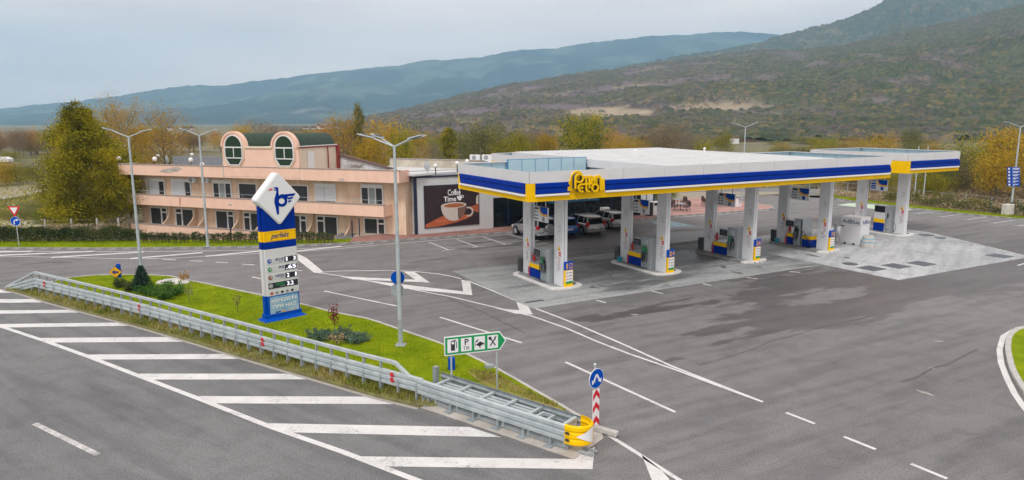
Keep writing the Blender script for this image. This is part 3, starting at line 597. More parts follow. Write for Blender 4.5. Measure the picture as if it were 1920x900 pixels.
for k, (x, y, s, rd) in enumerate(((1634, 504, .62, 0), (1680, 499.5, .62, 0), (1728, 495, .62, 0), (1874, 480.5, .62, 0), (1594, 495.5, .45, 1), (1737, 441.5, .55, 1), (1763, 446.5, .4, 1))):
    g = G(x, y)
    mb = MB().lathe([(s, 0), (s, .03), (s*.9, .035)], n=20) if rd else MB().box(-s, s, -s*.95, s*.95, 0, .03).box(-s*.8, s*.8, -.03, .03, .03, .036)
    o = mb.build('manhole_cover', 'manhole', None, loc=(*g, .012), rz=YAW)
    tag(o, ('round' if rd else 'square')+' dark iron cover in the pale concrete, '+['nearest the bay corner, left of its row', 'middle of the row of three squares', 'right end of the row of three squares', 'alone at the bay right side', 'left of the row of square covers', 'the larger beside the last island', 'the smaller beside the last island'][k], 'manhole cover', 'covers in the truck bay')
# dark drain slots
for x, y in ((1002, 566), ):
    tag(MB().box(-.5, .5, -.1, .1, 0, .03).build('drain_grate', 'manhole', None, loc=(*G(x, y), .013), rz=YAW), 'small dark drain grate at the front corner of the concrete forecourt', 'drain')

# kerbs made of single stones
def kerb(name, pts, label=None, m='kerb', h=.13, wd=.16, step=1.0, px=True, maxn=300, dz=0.):
    P = [np.array(G(*p)) if px else np.array(p) for p in pts]
    par = bpy.data.objects.new(name, None); C.objects.link(par); struct(par); g0 = P[0]; par.location = (*g0, 0)
    d = [0]
    for i in range(1, len(P)): d.append(d[-1]+float(np.linalg.norm(P[i]-P[i-1])))
    n = max(1, int(d[-1]/step)); tv = np.linspace(0, d[-1], n+1)
    q = [np.array([np.interp(t, d, [p[0] for p in P]), np.interp(t, d, [p[1] for p in P])]) for t in tv]
    me = None
    for i in range(n):
        a, b = q[i], q[i+1]; l = float(np.linalg.norm(b-a)); mid = (a+b)/2-g0; an = math.atan2(b[1]-a[1], b[0]-a[0])
        if me is None: me = MB().prism([(-wd/2, 0), (wd/2, 0), (wd/2, h-.02), (wd/2-.02, h), (-wd/2, h)], 'x', -.5, .5).mesh('kerb_stone', Mt[m])
        o = put('kerb_stone', me, par, 0, (mid[0], mid[1], dz+rnd.uniform(-.004, .004)), an); o.scale = (l-.012, 1, 1)
    return par
kerb('island_kerb', [(60, 538), (100, 530), (135, 521.5), (182, 518), (255, 516.5), (317, 519.5), (350, 527), (401, 537), (488, 555.5), (569, 573.5), (625, 588), (693, 601), (742, 618), (830, 648), (875, 667), (935, 696), (1040, 757), (1080, 780), (1128, 812)], h=.10, wd=.14)
line([(60, 540.5), (100, 533), (350, 529.5), (401, 539.3), (488, 558), (569, 576)], .08, station, z=.007)
line([(742, 616), (830, 645.5), (875, 664.5), (935, 693), (1040, 754), (1080, 777), (1126, 806)], .11, station, z=.0072)
kerb('back_kerb', [(-260, 465.5), (0, 467), (200, 468), (390, 466), (480, 464.5), (560, 462), (650, 458), (668, 457), (790, 449), (930, 439), (960, 437.5)], m='kerbdark', h=.14)
kerb('shop_kerb', [W(6.6, 17.95), W(15, 17.95), W(24.6, 17.95), W(36, 17.0), W(37.3, 17.5), W(38.4, 19), W(38.6, 22), W(38.6, 28)], m='kerbdark', px=False, h=.14)
kerb('right_kerb', [W(51.5, 24), W(50.5, 20.3), W(49.4, 17.6), W(48.95, 11), W(49.0, 5.5), W(49.9, 0), W(52, -8), W(55, -20)], px=False, m='kerbdark', h=.14)
ik = [(1935, 616), (1920, 617), (1902, 622), (1891.6, 635), (1889, 656), (1896, 692), (1909, 717), (1922, 737), (1960, 790)]
kerb('roundabout_kerb', ik, h=.13, wd=.2, step=.9)
P_ = gp((1935, 617), (1905, 624), (1895, 637), (1892.5, 656), (1899, 690), (1912, 715), (1925, 735), (1962, 788))
struct(MB().prism(P_+[(26, 14), (40, 20), (34, 32)], 'z', .01, .11).build('lawn_right_island', 'lawn'))
# lawns
isl = gp((15, 544), (60, 539), (100, 531), (135, 522.5), (182, 519), (255, 517.5), (317, 520.5), (350, 528), (401, 538.5), (488, 557), (569, 575), (625, 589.5), (693, 602.5), (742, 620), (830, 650), (875, 669), (935, 698), (1035, 757), (1060, 772), (830, 742), (790, 735), (748, 735), (640, 703), (500, 663), (280, 598), (65, 545.5))
struct(MB().prism(isl, 'z', .005, .09).build('lawn_island', 'lawn'))
rv = gp((10, 545), (65, 541), (280, 592), (500, 655), (640, 694), (760, 728), (800, 735), (870, 760), (785, 765), (700, 744), (592, 712), (462, 674), (355, 641), (252, 611), (162, 587), (90, 567), (28, 548))
struct(MB().prism(rv, 'z', .004, .095).build('rough_verge', 'rough'))
line([(5, 544), (28, 549), (90, 569), (162, 588.5), (252, 612.5), (355, 643), (462, 676), (592, 714.5), (700, 746.5), (783, 767)], .16, highway, 'gravel', .012)
dirt = gp((875, 700), (930, 705), (985, 735), (1040, 762), (1072, 785), (1050, 775), (980, 755), (900, 722))
struct(MB().prism(dirt, 'z', .085, .094).build('dry_soil_patch', mat('patchy_soil', (.22, .24, .03), .95, scale=1.6, bump=.6, col2=(.34, .24, .10))))
vg = [tuple(p) for p in (G(-260, 464.5), G(0, 466), G(200, 467), G(390, 465), G(480, 463.7), G(560, 461), G(650, 457), G(664, 452), G(650, 449))]+[(-12.6, 52.7), (-60, 52.6), (-290, 52.4)]
struct(MB().prism(vg, 'z', .004, .12).build('back_verge_lawn', 'lawn'))
rl = [W(51.8, 24), W(50.6, 20.4), W(49.5, 17.6), W(49.05, 11), W(49.1, 5.5), W(50, 0), W(52.1, -8), W(55, -20), W(58, -20), W(54.2, -8), W(52.0, 0), W(51.2, 5.5), W(51.2, 11), W(51.6, 17.4), W(53, 23)]
struct(MB().prism([tuple(p) for p in rl], 'z', .004, .125).build('right_verge_lawn', 'lawn'))
# paved walks
pv = [tuple(p) for p in (G(655, 457.3), G(669, 456.2), G(790, 448), G(930, 438), G(960, 436.6), W(6.6, 18.03), W(24.6, 18.03), W(24.6, 19.7), W(-.6, 19.7), G(742, 440), G(690, 444.5), G(664, 447))]
struct(MB().prism(pv, 'z', .004, .135).build('brick_walk', 'paving'))
tp = [tuple(W(*q)) for q in ((24.6, 18.0), (36, 17.06), (37.25, 17.56), (38.33, 19), (38.53, 22), (38.53, 28), (24.6, 30))]
struct(MB().prism(tp, 'z', .004, .135).build('terrace_paving', 'terrace'))
ap = gp((664, 447.5), (690, 444.5), (742, 440.5), (778, 442.5), (776, 430), (760, 424), (738, 424), (715, 431), (690, 437), (664, 444))
struct(MB().prism(ap, 'z', .0, .13).build('sandy_apron', 'sand'))
struct(MB().prism(gp((-80, 343), (0, 344), (60, 341), (118, 346), (100, 358), (60, 366), (0, 376), (-80, 380), z=-1.), 'z', -1.3, -.86).build('dry_field', 'dryfield'))
struct(MB().prism(gp((-60, 415), (60, 416), (120, 419), (230, 424), (245, 434), (120, 428), (0, 426), (-60, 426), z=-1.1), 'z', -1.3, -.93).build('dirt_track', 'sand'))
struct(MB().prism([tuple(W(*q)) for q in ((60, -30), (55.5, -4), (55.2, 10), (56.5, 26), (60, 26), (58.2, 10), (58.2, -4), (63, -30))], 'z', -1.3, -.9).build('gravel_track', 'farroad'))
struct(MB().prism(gp((1030, 376), (1330, 373), (1450, 366), (1560, 369.5), (1590, 374), (1455, 361), (1300, 362)), 'z', 0, .12).build('far_verge', 'dryfield'))

# ------------------------------------------------------------------ fuel canopies
def fpanel(par, p0, p1, z0, z1, name, m, n=1, th=.04, off=0., gap=.025, bev=0):
    # flat cladding panels on the outer face running p0 -> p1 with the outside on the right of travel
    p0 = np.array(p0, float); p1 = np.array(p1, float); l = np.linalg.norm(p1-p0); e = (p1-p0)/l; o = np.array([e[1], -e[0]]); w_ = l/n
    me = MB().box(0, w_-gap, -th, 0, 0, z1-z0).mesh(name, Mt[m]); an = math.atan2(e[1], e[0])
    for i in range(n):
        q = p0+e*(i*w_+gap/2)+o*off
        put(name, me, par, bev, (q[0], q[1], z0), an)
def bluestripe(par, p0, p1, s0, s1, zb, zt, wl=0, wr=0):
    p0 = np.array(p0, float); p1 = np.array(p1, float); e = (p1-p0)/np.linalg.norm(p1-p0); an = math.atan2(e[1], e[0]); h = zt-zb
    prof = [(0, 0), (.07, .0), (.11, .12*h), (.09, .42*h), (.07, .52*h), (.13, .60*h), (.12, .92*h), (.08, h), (0, h)]
    wave = lambda t: .16*math.sin(2*pi*(t-.08))+.06
    v = []
    for ends, wv, sg in ((s0, wl, 1), (s1, wr, -1)): v += [(ends+sg*(wave(z/h)*wv if wv else 0), -d, z) for d, z in prof]
    k = len(prof); f = [(j, (j+1) % k, k+(j+1) % k, k+j) for j in range(k)]+[tuple(range(k)), tuple(range(2*k-1, k-1, -1))]
    put('blue_stripe', MB().add(v, f).mesh('blue_stripe', Mt['blue']), par, 0, (p0[0], p0[1], zb), an)
    o = MB().box(s0, s1, -.17, 0, 0, .10).mesh('light_bar', Mt['whitebright']); put('light_bar', o, par, .02, (p0[0], p0[1], zb-.115), an)
def canopy(par, outline, zb, zt, blues, parapets):
    n = len(outline); zy = zb+.912
    for i in range(n):
        a, b = outline[i], outline[(i+1) % n]; l = math.dist(a, b)
        fpanel(par, a, b, zy+.004, zt, 'white_panel', 'white', max(1, round(l/2.85)))
        fpanel(par, a, b, zb, zy, 'yellow_panel', 'yellow', max(1, round(l/2.85)), off=-.004, gap=.01)
        fpanel(par, a, b, zb+.01, zt-.03, 'backing_strip', 'greyink', 1, off=-.05)
    for (a, b, s0, s1, wl, wr) in blues: bluestripe(par, a, b, s0, s1, zb+.37, zb+.916, wl, wr)
    ins = outline
    MB().prism(ins, 'z', zb+.05, zb+.09).build('soffit', 'soffit', par)
    for a, b in parapets:
        a_ = np.array(a, float); b_ = np.array(b, float); l = np.linalg.norm(b_-a_); k = max(1, round(l/1.0))
        fpanel(par, a, b, zt-.78, zt-.02, 'parapet_panel', 'teal', k, th=.03, gap=.03)
        e = (b_-a_)/l; mb = MB().box(0, l, -.0, .14, 0, .03); put('parapet_cap', mb.mesh('parapet_cap', Mt['white']), par, 0, (a[0], a[1], zt), math.atan2(e[1], e[0]))
CAN = thing('fuel_canopy', 'long white, blue and yellow canopy over four pump islands, with raised yellow lettering', 'canopy', tuple(O0), YAW)
ot = [(-2.96, -2.36), (25.48, -2.36), (25.48, 6.06), (20.9, 6.06), (20.9, 16.4), (4.5, 16.4), (4.5, 6.06), (-2.96, 6.06)]
canopy(CAN, ot, 5.03, 6.51, [((-2.96, -2.36), (25.48, -2.36), .33, 2.27, 0, -1), ((-2.96, -2.36), (25.48, -2.36), 4.52, 28.27, 0, -1), ((-2.96, 6.06), (-2.96, -2.36), .39, 8.11, 1, 0)],
       [((6.0, 5.92), (-2.8, 5.92)), ((25.36, 5.92), (20.6, 5.92)), ((25.36, -2.2), (25.36, 5.92)), ((20.78, 5.92), (20.78, 16.2)), ((20.78, 16.26), (4.6, 16.26))])
MB().prism(ot, 'z', 5.7, 5.74).build('roof_deck', 'roofgrey', CAN)
MB().box(.2, 6.0, 5.76, 5.90, 5.74, 6.62).build('gutter_box', 'bluefilm', CAN)
me = MB().box(0, .915, -.01, 0, 0, .9).mesh('parapet_panel', Mt['teal'])
for i in range(6): put('parapet_panel', me, CAN, 0, (.24+i*.96, 5.75, 5.74))
MB().box(.2, 6.0, 5.74, 5.92, 6.621, 6.66).build('parapet_film', 'bluefilm', CAN)
def corrug(x0, x1, y0, y1, z0, z1, pitch=.32):
    v = []; f = []; xs = []
    x = x0
    while x < x1: xs += [(x, 0), (x+pitch*.3, 0), (x+pitch*.42, .07), (x+pitch*.82, .07)]; x += pitch
    for a, b in xs: v += [(a, y0, z0+b), (a, y1, z1+b)]
    for i in range(len(xs)-1): f.append((2*i, 2*i+2, 2*i+3, 2*i+1))
    return MB().add(v, f)
corrug(6.25, 20.5, -1.8, 5.75, 6.40, 6.46).build('roof_sheet', 'roofwhite', CAN)
corrug(6.25, 20.5, 6.45, 16.0, 6.42, 6.56).build('roof_sheet', 'roofwhite', CAN)
MB().box(6.2, 20.55, -1.70, 5.73, 5.74, 6.36).box(6.2, 20.55, 6.5, 15.98, 5.74, 6.38).build('roof_box', 'greyink', CAN)  # dark colour paints the shade in the gaps beneath the corrugated sheet
MB().box(6.1, 6.19, -1.9, 5.8, 6.0, 6.50).build('roof_flashing', 'white', CAN)
MB().box(6.1, 6.19, 6.3, 16.1, 6.0, 6.58).build('roof_flashing', 'white', CAN)
MB().box(6.1, 20.6, 5.9, 6.3, 6.2, 6.50).build('roof_gutter', 'roofwhite', CAN)
for x, y in ((4.9, 14.9), (11.3, 7.4), (17.8, 7.4)):  # roof vents
    MB().lathe([(.07, 0), (.07, .35), (.13, .36), (.02, .48)], (x, y, 6.5 if x > 6 else 5.74), 10).build('roof_vent', 'whitebright', CAN)
# lettering on the canopy
FP0 = W(0, -2.36)
def lp(u, v, off): return plane(1050+u/15, 310+v/15, FP0, YAW, off)
def lpp(*q, off=-.40): return [lp(*p, off) for p in q]
hump = lpp((212, 720), (238, 560), (262, 440), (300, 430), (315, 330), (345, 255), (400, 190), (460, 155), (530, 150), (590, 185), (635, 245), (655, 305), (700, 300), (800, 298), (900, 288), (955, 310), (980, 340), (1010, 300), (1060, 278), (1120, 275), (1155, 300), (1165, 350), (1185, 385), (1255, 372), (1262, 700), off=-.11)
MB().prism(hump, 'y', -2.47, -2.37).build('letter_backing', 'yellow', CAN)
def arc(cx, cy, r, a0, a1, n=18, ry=None): return [(cx+r*math.cos(math.radians(a0+(a1-a0)*i/n)), cy-(ry or r)*math.sin(math.radians(a0+(a1-a0)*i/n))) for i in range(n+1)]
strokes = [([(432, 665), (432, 360)]+arc(540, 362, 107, 180, -150, 22, 112), 0), (arc(603, 632, 90, 80, 275, 16, 102)+[(650, 734)], 0), ([(560, 634), (645, 630)], 0),
           ([(732, 372), (732, 660)]+arc(790, 680, 58, 180, 270, 6, 54)+[(832, 732)], 0), ([(600, 535), (800, 518), (905, 512)], 0), ([(820, 368), (820, 640)], 0), (arc(930, 460, 60, 180, 35, 10, 62), 0), ([(870, 458), (870, 520)], 0),
           (arc(980, 628, 88, 0, 360, 22, 98)[:-1], 1), ([(1142, 362), (1142, 712)], 0)]
for k, (st, cl) in enumerate(strokes):
    P_ = lpp(*st); MB().ribbon(P_, .082, -2.80-.002*k, -2.73, bool(cl)).build('raised_letter_stroke', 'yellow', CAN)
    MB().ribbon(P_, .095, -2.73, -2.56, bool(cl)).build('letter_side', 'navy', CAN)
CAN2 = thing('fuel_canopy', 'small separate square canopy beyond the long one, at its right end over the last pump', 'canopy', tuple(O0), YAW)
ot2 = [(29.95, -.75), (36.45, -.75), (36.45, 7.7), (29.95, 7.7)]
canopy(CAN2, ot2, 5.03, 6.51, [((29.95, -.75), (36.45, -.75), .3, 6.35, 0, -1)], [((36.33, 7.56), (30.07, 7.56)), ((36.33, -.65), (36.33, 7.56))])
MB().prism(ot2, 'z', 5.75, 5.79).build('roof_deck', 'roofgrey', CAN2)

# ------------------------------------------------------------------ pump islands
Mt['islandwhite'] = mat('white_island_kerb', (.62, .61, .58), .7, scale=3, col2=(.76, .75, .73))
Mt['islandgrey'] = mat('grey_island_kerb', (.20, .19, .18), .8, scale=3, col2=(.32, .31, .29))
def islpoly(w_=1.05, y0=-1.3, y1=3.75, cx=.23):
    r = w_; return [(cx+r*math.cos(t), y0+.55+r*.55*math.sin(t)) for t in np.linspace(-pi, 0, 9)]+[(cx+r*math.cos(t), y1-.5+.5*math.sin(t)) for t in np.linspace(0, pi, 9)]
nums = ['1|2', '3|4', '5|6', '7|8']
OFF = [(7.148*i, 0.) for i in range(4)]+[(32.4, 1.5)]
poss = ['nearest', 'second', 'third', 'fourth', 'last']
CN = {'olive': 'olive green', 'mossy': 'mossy green', 'brown': 'brown', 'gold': 'golden', 'green': 'dark green', 'grey': 'grey-brown', 'orange': 'rusty orange'}
def cnm(k): return CN.get(k.split('_')[1], 'olive')
def column(i, b0, which):
    z1 = 5.1
    p = W(OFF[i][0]-.1, OFF[i][1]+b0)
    t = thing('canopy_column', f'white canopy column, {which} one on the {poss[i]} pump island', 'column', (*p, .1), YAW, 'canopy columns')
    MB().box(0, .12, 0, .84, 0, z1-.1).build('cladding', 'whitecol', t, bev=.015)
    MB().box(.12, .145, .02, .82, 0, z1-.1).build('dark_joint', 'navy', t)
    MB().box(.145, .32, 0, .84, 0, z1-.1).build('cladding', 'whitecol', t, bev=.015)
    MB().box(-.004, 0.0, .2, .44, 3.0, 3.3).build('number_frame', 'greyink', t); MB().box(-.008, -.003, .215, .425, 3.02, 3.28).build('number_plate', 'whitecol', t)
    MB().box(-.012, -.007, .31, .33, 3.06, 3.24).build('number_mark', 'greyink', t)
    tri = [(.20, 1.95), (.46, 1.95), (.33, 2.25)]
    MB().prism(tri, 'x', -.012, -.002).build('warning_triangle', 'yellow', t)
    MB().prism([(.31, 1.98), (.35, 1.98), (.34, 2.12), (.32, 2.12)], 'x', -.016, -.011).build('warning_mark', 'ink', t)
    MB().box(-.01, -.002, .16, .34, 1.66, 1.90).build('red_notice', 'red', t); MB().box(-.014, -.009, .20, .30, 1.75, 1.80).build('notice_mark', 'whitecol', t)
    for k in range(3): MB().prism([(.44+.09*math.cos(q), 1.84-k*.22+.09*math.sin(q)) for q in np.linspace(0, 2*pi, 13)[:-1]], 'x', -.006, -.002).build('round_notice', 'whitebright', t)
    r2 = random.Random(i*10+int(b0))
    for k in range(9):
        a = r2.uniform(.12, .3); MB().box(-.007, -.002, a, a+r2.uniform(.12, .3), 1.55-k*.085, 1.575-k*.085).build('notice_line', 'greyink' if k % 3 else 'red', t)
    return t
def hose(mb, p0, p1, sag, r=.014):
    pts = []
    for k in range(9):
        u = k/8; pts.append((p0[0]*(1-u)+p1[0]*u-.07*math.sin(pi*u), p0[1]*(1-u)+p1[1]*u, (p0[2]*(1-u)+p1[2]*u)-sag*4*u*(1-u)))
    mb.tube(pts, r, 5)
def lowcab(t, y0, y1, zt=.86):
    MB().box(-.30, .72, y0, y1, .06, .56).build('blue_cabinet_panel', 'blue', t, bev=.02)
    MB().box(-.315, .735, y0, y1, .565, .82).build('yellow_cabinet_panel', 'yellow', t, bev=.02)
    MB().box(-.30, .72, y0+.01, y1-.01, .82, zt).build('cabinet_top', 'greysteel', t, bev=.02)
    MB().box(-.28, .70, y0+.02, y1-.02, 0, .06).build('plinth', 'darkgrey', t)
def pump(i):
    t = thing('fuel_pump', ['fuel dispenser with green and black nozzles on the nearest island', 'fuel dispenser with looping hoses on the second island, behind the 3|4 sign', 'fuel dispenser on the third island with grey kerb, behind the 5|6 sign', 'wide fuel dispenser with low cabinets on both sides and a long trailing hose'][i], 'fuel pump', (*W(OFF[i][0], OFF[i][1]), .12), YAW, 'fuel pumps')
    y0, y1 = (.12, .98) if i < 3 else (.95, 1.65)
    H_ = 1.88
    MB().box(-.30, .72, y0, y0+.30 if i < 3 else y0+.02, .02, H_).build('side_housing', 'greysteel', t, bev=.02)
    MB().box(-.24, .66, y0+.2, y1, .02, H_-.002).build('hose_bay', 'greysteel', t)
    MB().box(-.33, .75, y0-.01, y1+.01, H_, H_+.05).build('cap', 'greysteel', t, bev=.015)
    for k in range(5):
        y = y0+.28+(y1-y0-.3)*k/4; MB().box(-.30, -.24, y-.012, y+.012, .05, H_).build('bay_divider', 'galv', t)
    nz_ = 4
    for k in range(nz_):
        y = y0+.32+(y1-y0-.36)*(k+.3)/nz_
        n = MB().box(-.33, -.24, y-.035, y+.035, 1.02, 1.22).tube([(-.33, y, 1.2), (-.37, y, 1.3), (-.33, y, 1.42)], .018, 5).build('nozzle', ('green' if k > 1 or i == 1 else 'black') if i != 3 else 'black', t)
        MB().box(-.26, -.236, y-.03, y+.03, 1.42, 1.75).build('nozzle_label', 'whitebright', t)
    for k in range(nz_+1):
        mb = MB(); y = y0+.3+(y1-y0-.32)*k/nz_; hose(mb, (-.31, y, 1.05), (-.30, y+rnd.uniform(-.12, .12), 1.0), .45+rnd.uniform(0, .35), .016); mb.build('hose', 'black', t, smooth=60)
    MB().box(-.31, .70, y1, y1+.75, 1.30, 1.36+.4).build('screen_housing', 'greysteel', t, bev=.02)
    MB().box(-.335, -.31, y1+.05, y1+.70, 1.33, 1.72).build('screen', 'screen', t)
    for k in range(3): MB().box(-.338, -.334, y1+.15, y1+.58, 1.40+k*.1, 1.42+k*.1).build('screen_line', 'greyink', t)
    lowcab(t, y1+.02, 2.25)
    if i == 3:
        lowcab(t, .22, y0-.03)
        mb = MB().tube([(-.3, .85, 1.15), (-.5, .6, 1.02), (-.6, .3, .78), (-.62, .05, .45), (-.55, -.1, .12), (-.5, .3, .06)], .022, 6); mb.build('trailing_hose', 'black', t, smooth=60)
        mb = MB().tube([(-.3, .92, 1.1), (-.48, .75, .9), (-.55, .5, .7), (-.6, .0, .62), (-.62, -.2, .3), (-.6, .2, .08)], .022, 6); mb.build('trailing_hose', 'black', t, smooth=60)
def extinguisher(p, label, z=.12, s=1.):
    t = thing('fire_extinguisher', label, 'extinguisher', (*p, z), YAW, 'fire extinguishers')
    MB().lathe([(.085*s, 0), (.09*s, .04), (.09*s, .50*s), (.05*s, .58*s), (.03*s, .60*s)], n=12).build('cylinder', 'redext', t, smooth=50)
    MB().box(-.03, .03, -.05, .05, .60*s, .67*s).build('valve', 'black', t); MB().tube([(0, .03, .63*s), (-.09, .05, .5*s), (-.1, .02, .2*s)], .012, 5).build('nozzle_hose', 'black', t)
def numsign(i):
    t = thing('island_number_sign', f'blue and yellow number sign at the foot of the front column, {["nearest pump island", "second pump island", "third pump island", "fourth pump island"][i]}', 'sign', (*W(OFF[i][0]-.02, OFF[i][1]-1.13), .12), YAW+.12, 'island number signs')
    MB().box(0, .56, 0, .12, .0, .92).build('sign_body', 'yellow', t, bev=.01); MB().box(0, .56, -.004, .12, .925, 1.38).build('number_panel', 'bluesign', t, bev=.01)
    MB().box(.05, .52, -.012, .0, .20, .88).build('price_sheet', 'whitebright', t); MB().box(.05, .52, -.02, -.011, .18, .30).build('green_strip', 'green', t)
    for k in range(3):
        MB().box(.09, .15, -.018, -.011, .40+k*.17, .46+k*.17).build('fuel_mark', 'red' if k < 2 else 'ink', t); MB().box(.22, .47, -.018, -.011, .41+k*.17, .45+k*.17).build('price_line', 'greyink', t)
    a, b = nums[i].split('|')
    text(a, 'orange', t, .07, .07+(.09 if a == '1' else .17), 1.0, 1.30, -.012, bold=.01); text(b, 'orange', t, .34, .52, 1.0, 1.30, -.012, bold=.01); MB().box(.265, .29, -.012, -.004, .97, 1.30).build('number_divider', 'orange', t)
def board(i):
    b0 = [2.35, 2.35, 2.35, 2.35, 2.3][i]; p = W(OFF[i][0]+.08, OFF[i][1]+b0)
    t = thing('price_board', f'white hanging price board with yellow swoosh, {poss[i]} pump island', 'sign', (*p, 3.35), YAW, 'hanging price boards')
    MB().box(0, .10, -1.45, 0, 0, .85).build('board', 'whitecol', t, bev=.01)
    MB().prism([(-1.45, .85), (-1.45, .48), (-1.0, .46), (-.72, .60), (-.66, .85)], 'x', -.012, 0).build('blue_corner', 'bluesign', t)
    MB().prism([(-1.45, .48), (-1.45, .36), (-.96, .34), (-.62, .5), (-.55, .85), (-.66, .85), (-.72, .60), (-1.0, .46)], 'x', -.012, 0).build('yellow_swoosh', 'orange', t)
    MB().box(-.01, 0, -.48, -.08, .66, .79).build('header_mark', 'ink' if i != 4 else 'greyink', t)
    for k in range(3):
        if i == 4: MB().box(-.01, 0, -.5, -.08, .1+k*.18, .22+k*.18).build('price_window', 'bluesign', t)
        else:
            MB().box(-.01, 0, -.18, -.08, .1+k*.19, .18+k*.19).build('fuel_mark', 'ink', t); MB().box(-.01, 0, -.45, -.25, .11+k*.19, .17+k*.19).build('price_line', 'ink' if k < 2 else 'greyink', t)
    MB().box(-.01, 0, -1.15, -.92, .05, .30).build('small_emblem', 'greyink' if i < 3 else 'bluesign', t)
    MB().tube([(.05, -.2, .85), (.05, -.2, 1.35)], .03, 6).tube([(.05, -1.2, .85), (.05, -1.2, 1.35)], .03, 6).build('hanger', 'galv', t)
    MB().box(.0, .1, -.01, .03, .1, .7).build('bracket', 'darkgrey', t)
for i in range(5):
    t = thing('pump_island', f'raised kerb island with rounded ends, the {poss[i]}, carrying a fuel pump', 'kerb island', W(*OFF[i]), YAW, 'pump islands')
    MB().prism(islpoly(), 'z', .015, .13).build('kerb', 'islandwhite' if i in (0, 1, 4) else 'islandgrey', t, bev=.025)
    MB().prism(islpoly(.82, -1.1, 3.5), 'z', .13, .137).build('island_top', 'concrete', t)
    if i in (2, 3): MB().prism([(.23+1.07*math.cos(q), -.75+.58*math.sin(q)) for q in np.linspace(-pi, 0, 10)], 'z', .012, .142).build('white_nose', 'islandwhite', t, bev=.02)
    column(i, -.96, 'front'); column(i, 2.5, 'rear')
    board(i)
    if i < 4:
        pump(i); numsign(i)
        extinguisher(W(OFF[i][0]-.2, 2.34), f'red fire extinguisher standing against the rear column of the {poss[i]} island')
        if i != 1 or True: extinguisher(W(OFF[i][0]+.05, 2.28), f'red fire extinguisher hung higher on the rear column of the {poss[i]} island', .85, .95)
        tb_ = thing('waste_bin', f'dark lidded waste bin behind the rear column of the {poss[i]} island', 'bin', (*W(OFF[i][0]-.05, 3.55), .13), YAW, 'island waste bins')
        MB().box(-.2, .25, -.2, .2, 0, .72).build('bin_body', 'darkgrey', tb_, bev=.03); MB().prism([(-.22, .72), (.27, .72), (.2, .86), (-.15, .86)], 'y', -.21, .21).build('bin_lid', 'darkgrey', tb_, bev=.02)
for i in (1, 3):
    t = thing('water_bucket', ['turquoise bucket at the foot of the rear column of the second island', 'turquoise bucket at the foot of the rear column of the fourth island'][i//2], 'bucket', (*W(OFF[i][0]-.35, 3.05), .13), YAW)
    MB().lathe([(.13, 0), (.17, .28), (.15, .28), (.12, .03)], n=12).build('bucket_wall', mat('turquoise_plastic', (.02, .35, .50), .4), t, smooth=50); MB().tube([(-.17, 0, .27), (-.12, 0, .42), (.12, 0, .42), (.17, 0, .27)], .01, 5).build('handle', 'galv', t)
t = thing('fuel_pump', 'slim single dispenser with dark screen on top, beside the last canopy column', 'fuel pump', (*W(*OFF[4]), .13), YAW, 'fuel pumps')
MB().box(-.3, .6, .1, .55, .0, 2.1).build('side_housing', 'greysteel', t, bev=.02); MB().box(-.28, .58, .55, 1.5, 0, 2.08).build('pump_body', 'whitecol', t, bev=.02)
MB().box(-.3, -.27, .6, 1.5, 1.55, 2.05).build('screen', 'screen', t); MB().box(-.31, -.27, .6, 1.5, .72, 1.02).build('yellow_cabinet_panel', 'yellow', t); MB().box(-.31, -.27, .6, 1.5, .05, .70).build('blue_cabinet_panel', 'blue', t)
MB().box(-.36, -.3, .28, .36, 1.2, 1.5).build('nozzle', 'black', t); MB().tube([(-.34, .32, 1.3), (-.42, .4, .9), (-.36, .5, .4), (-.34, .3, .2)], .018, 5).build('hose', 'black', t, smooth=60)
MB().tube([(.0, .1, .8), (-.1, -.2, .75), (-.2, -.35, .4), (-.1, -.1, .08)], .018, 5).build('trailing_hose', 'black', t, smooth=60)

# AdBlue tank box
nA, lA = G(1611.7, 461.5), G(1574.4, 456.2)
anA = math.atan2(nA[1]-lA[1], nA[0]-lA[0]); wA = float(np.linalg.norm(nA-lA))
t = thing('fluid_tank', 'big white plastic tank box reading AdBlue on two sides, between the islands', 'tank', (*lA, .03), anA)
dA = 1.25
MB().box(0, wA, 0, dA, .08, 1.42).build('tank_body', 'whitebright', t, bev=.04)
MB().box(-.02, wA+.02, -.02, dA+.02, 1.42, 1.93).build('tank_hood', 'whitebright', t, bev=.04); MB().box(-.05, wA+.05, -.05, dA+.05, 1.93, 2.0).build('tank_lid', 'whitebright', t, bev=.03)
MB().box(.02, wA-.02, .02, dA-.02, 0, .08).build('tank_skid', 'whitebright', t)
for x in (.3, .95): MB().box(x*wA/1.5, x*wA/1.5+.16, -.012, .02, .0, .12).build('fork_slot', 'black', t)
MB().box(.05, .25, -.03, 0, 1.28, 1.34).build('hood_latch', 'black', t)
Mt['adink'] = mat('blue_lettering', (.02, .035, .20), .5)
text('AdBlue', 'adink', t, .08, wA-.10, 1.52, 1.82, -.026, bold=.012)
u = text('AdBlue', 'adink', t, .08, dA-.08, 1.52, 1.82, 0, bold=.012); u.location = (wA+.026, 0, 0); u.rotation_euler = (0, 0, pi/2)
t = tag(MB().lathe([(.50, 0), (.50, .40), (.46, .5), (.42, .62), (.36, .78), (.30, .84), (.02, .85)], n=20).build('concrete_bollard', 'kerb', None, smooth=30, loc=(*G(1627, 464), .02)), 'low round concrete bollard with blue rings in front of the tank box', 'bollard')
for r_, z_ in ((.505, .40), (.425, .63)): MB().lathe([(r_, 0), (r_, .05)], (0, 0, z_-.02), 20).build('blue_ring', 'earthpave', t)
t = thing('vent_post', 'slim grey steel post with cables at its foot beside the tank box', 'post', (*G(1565, 455), .02), YAW)
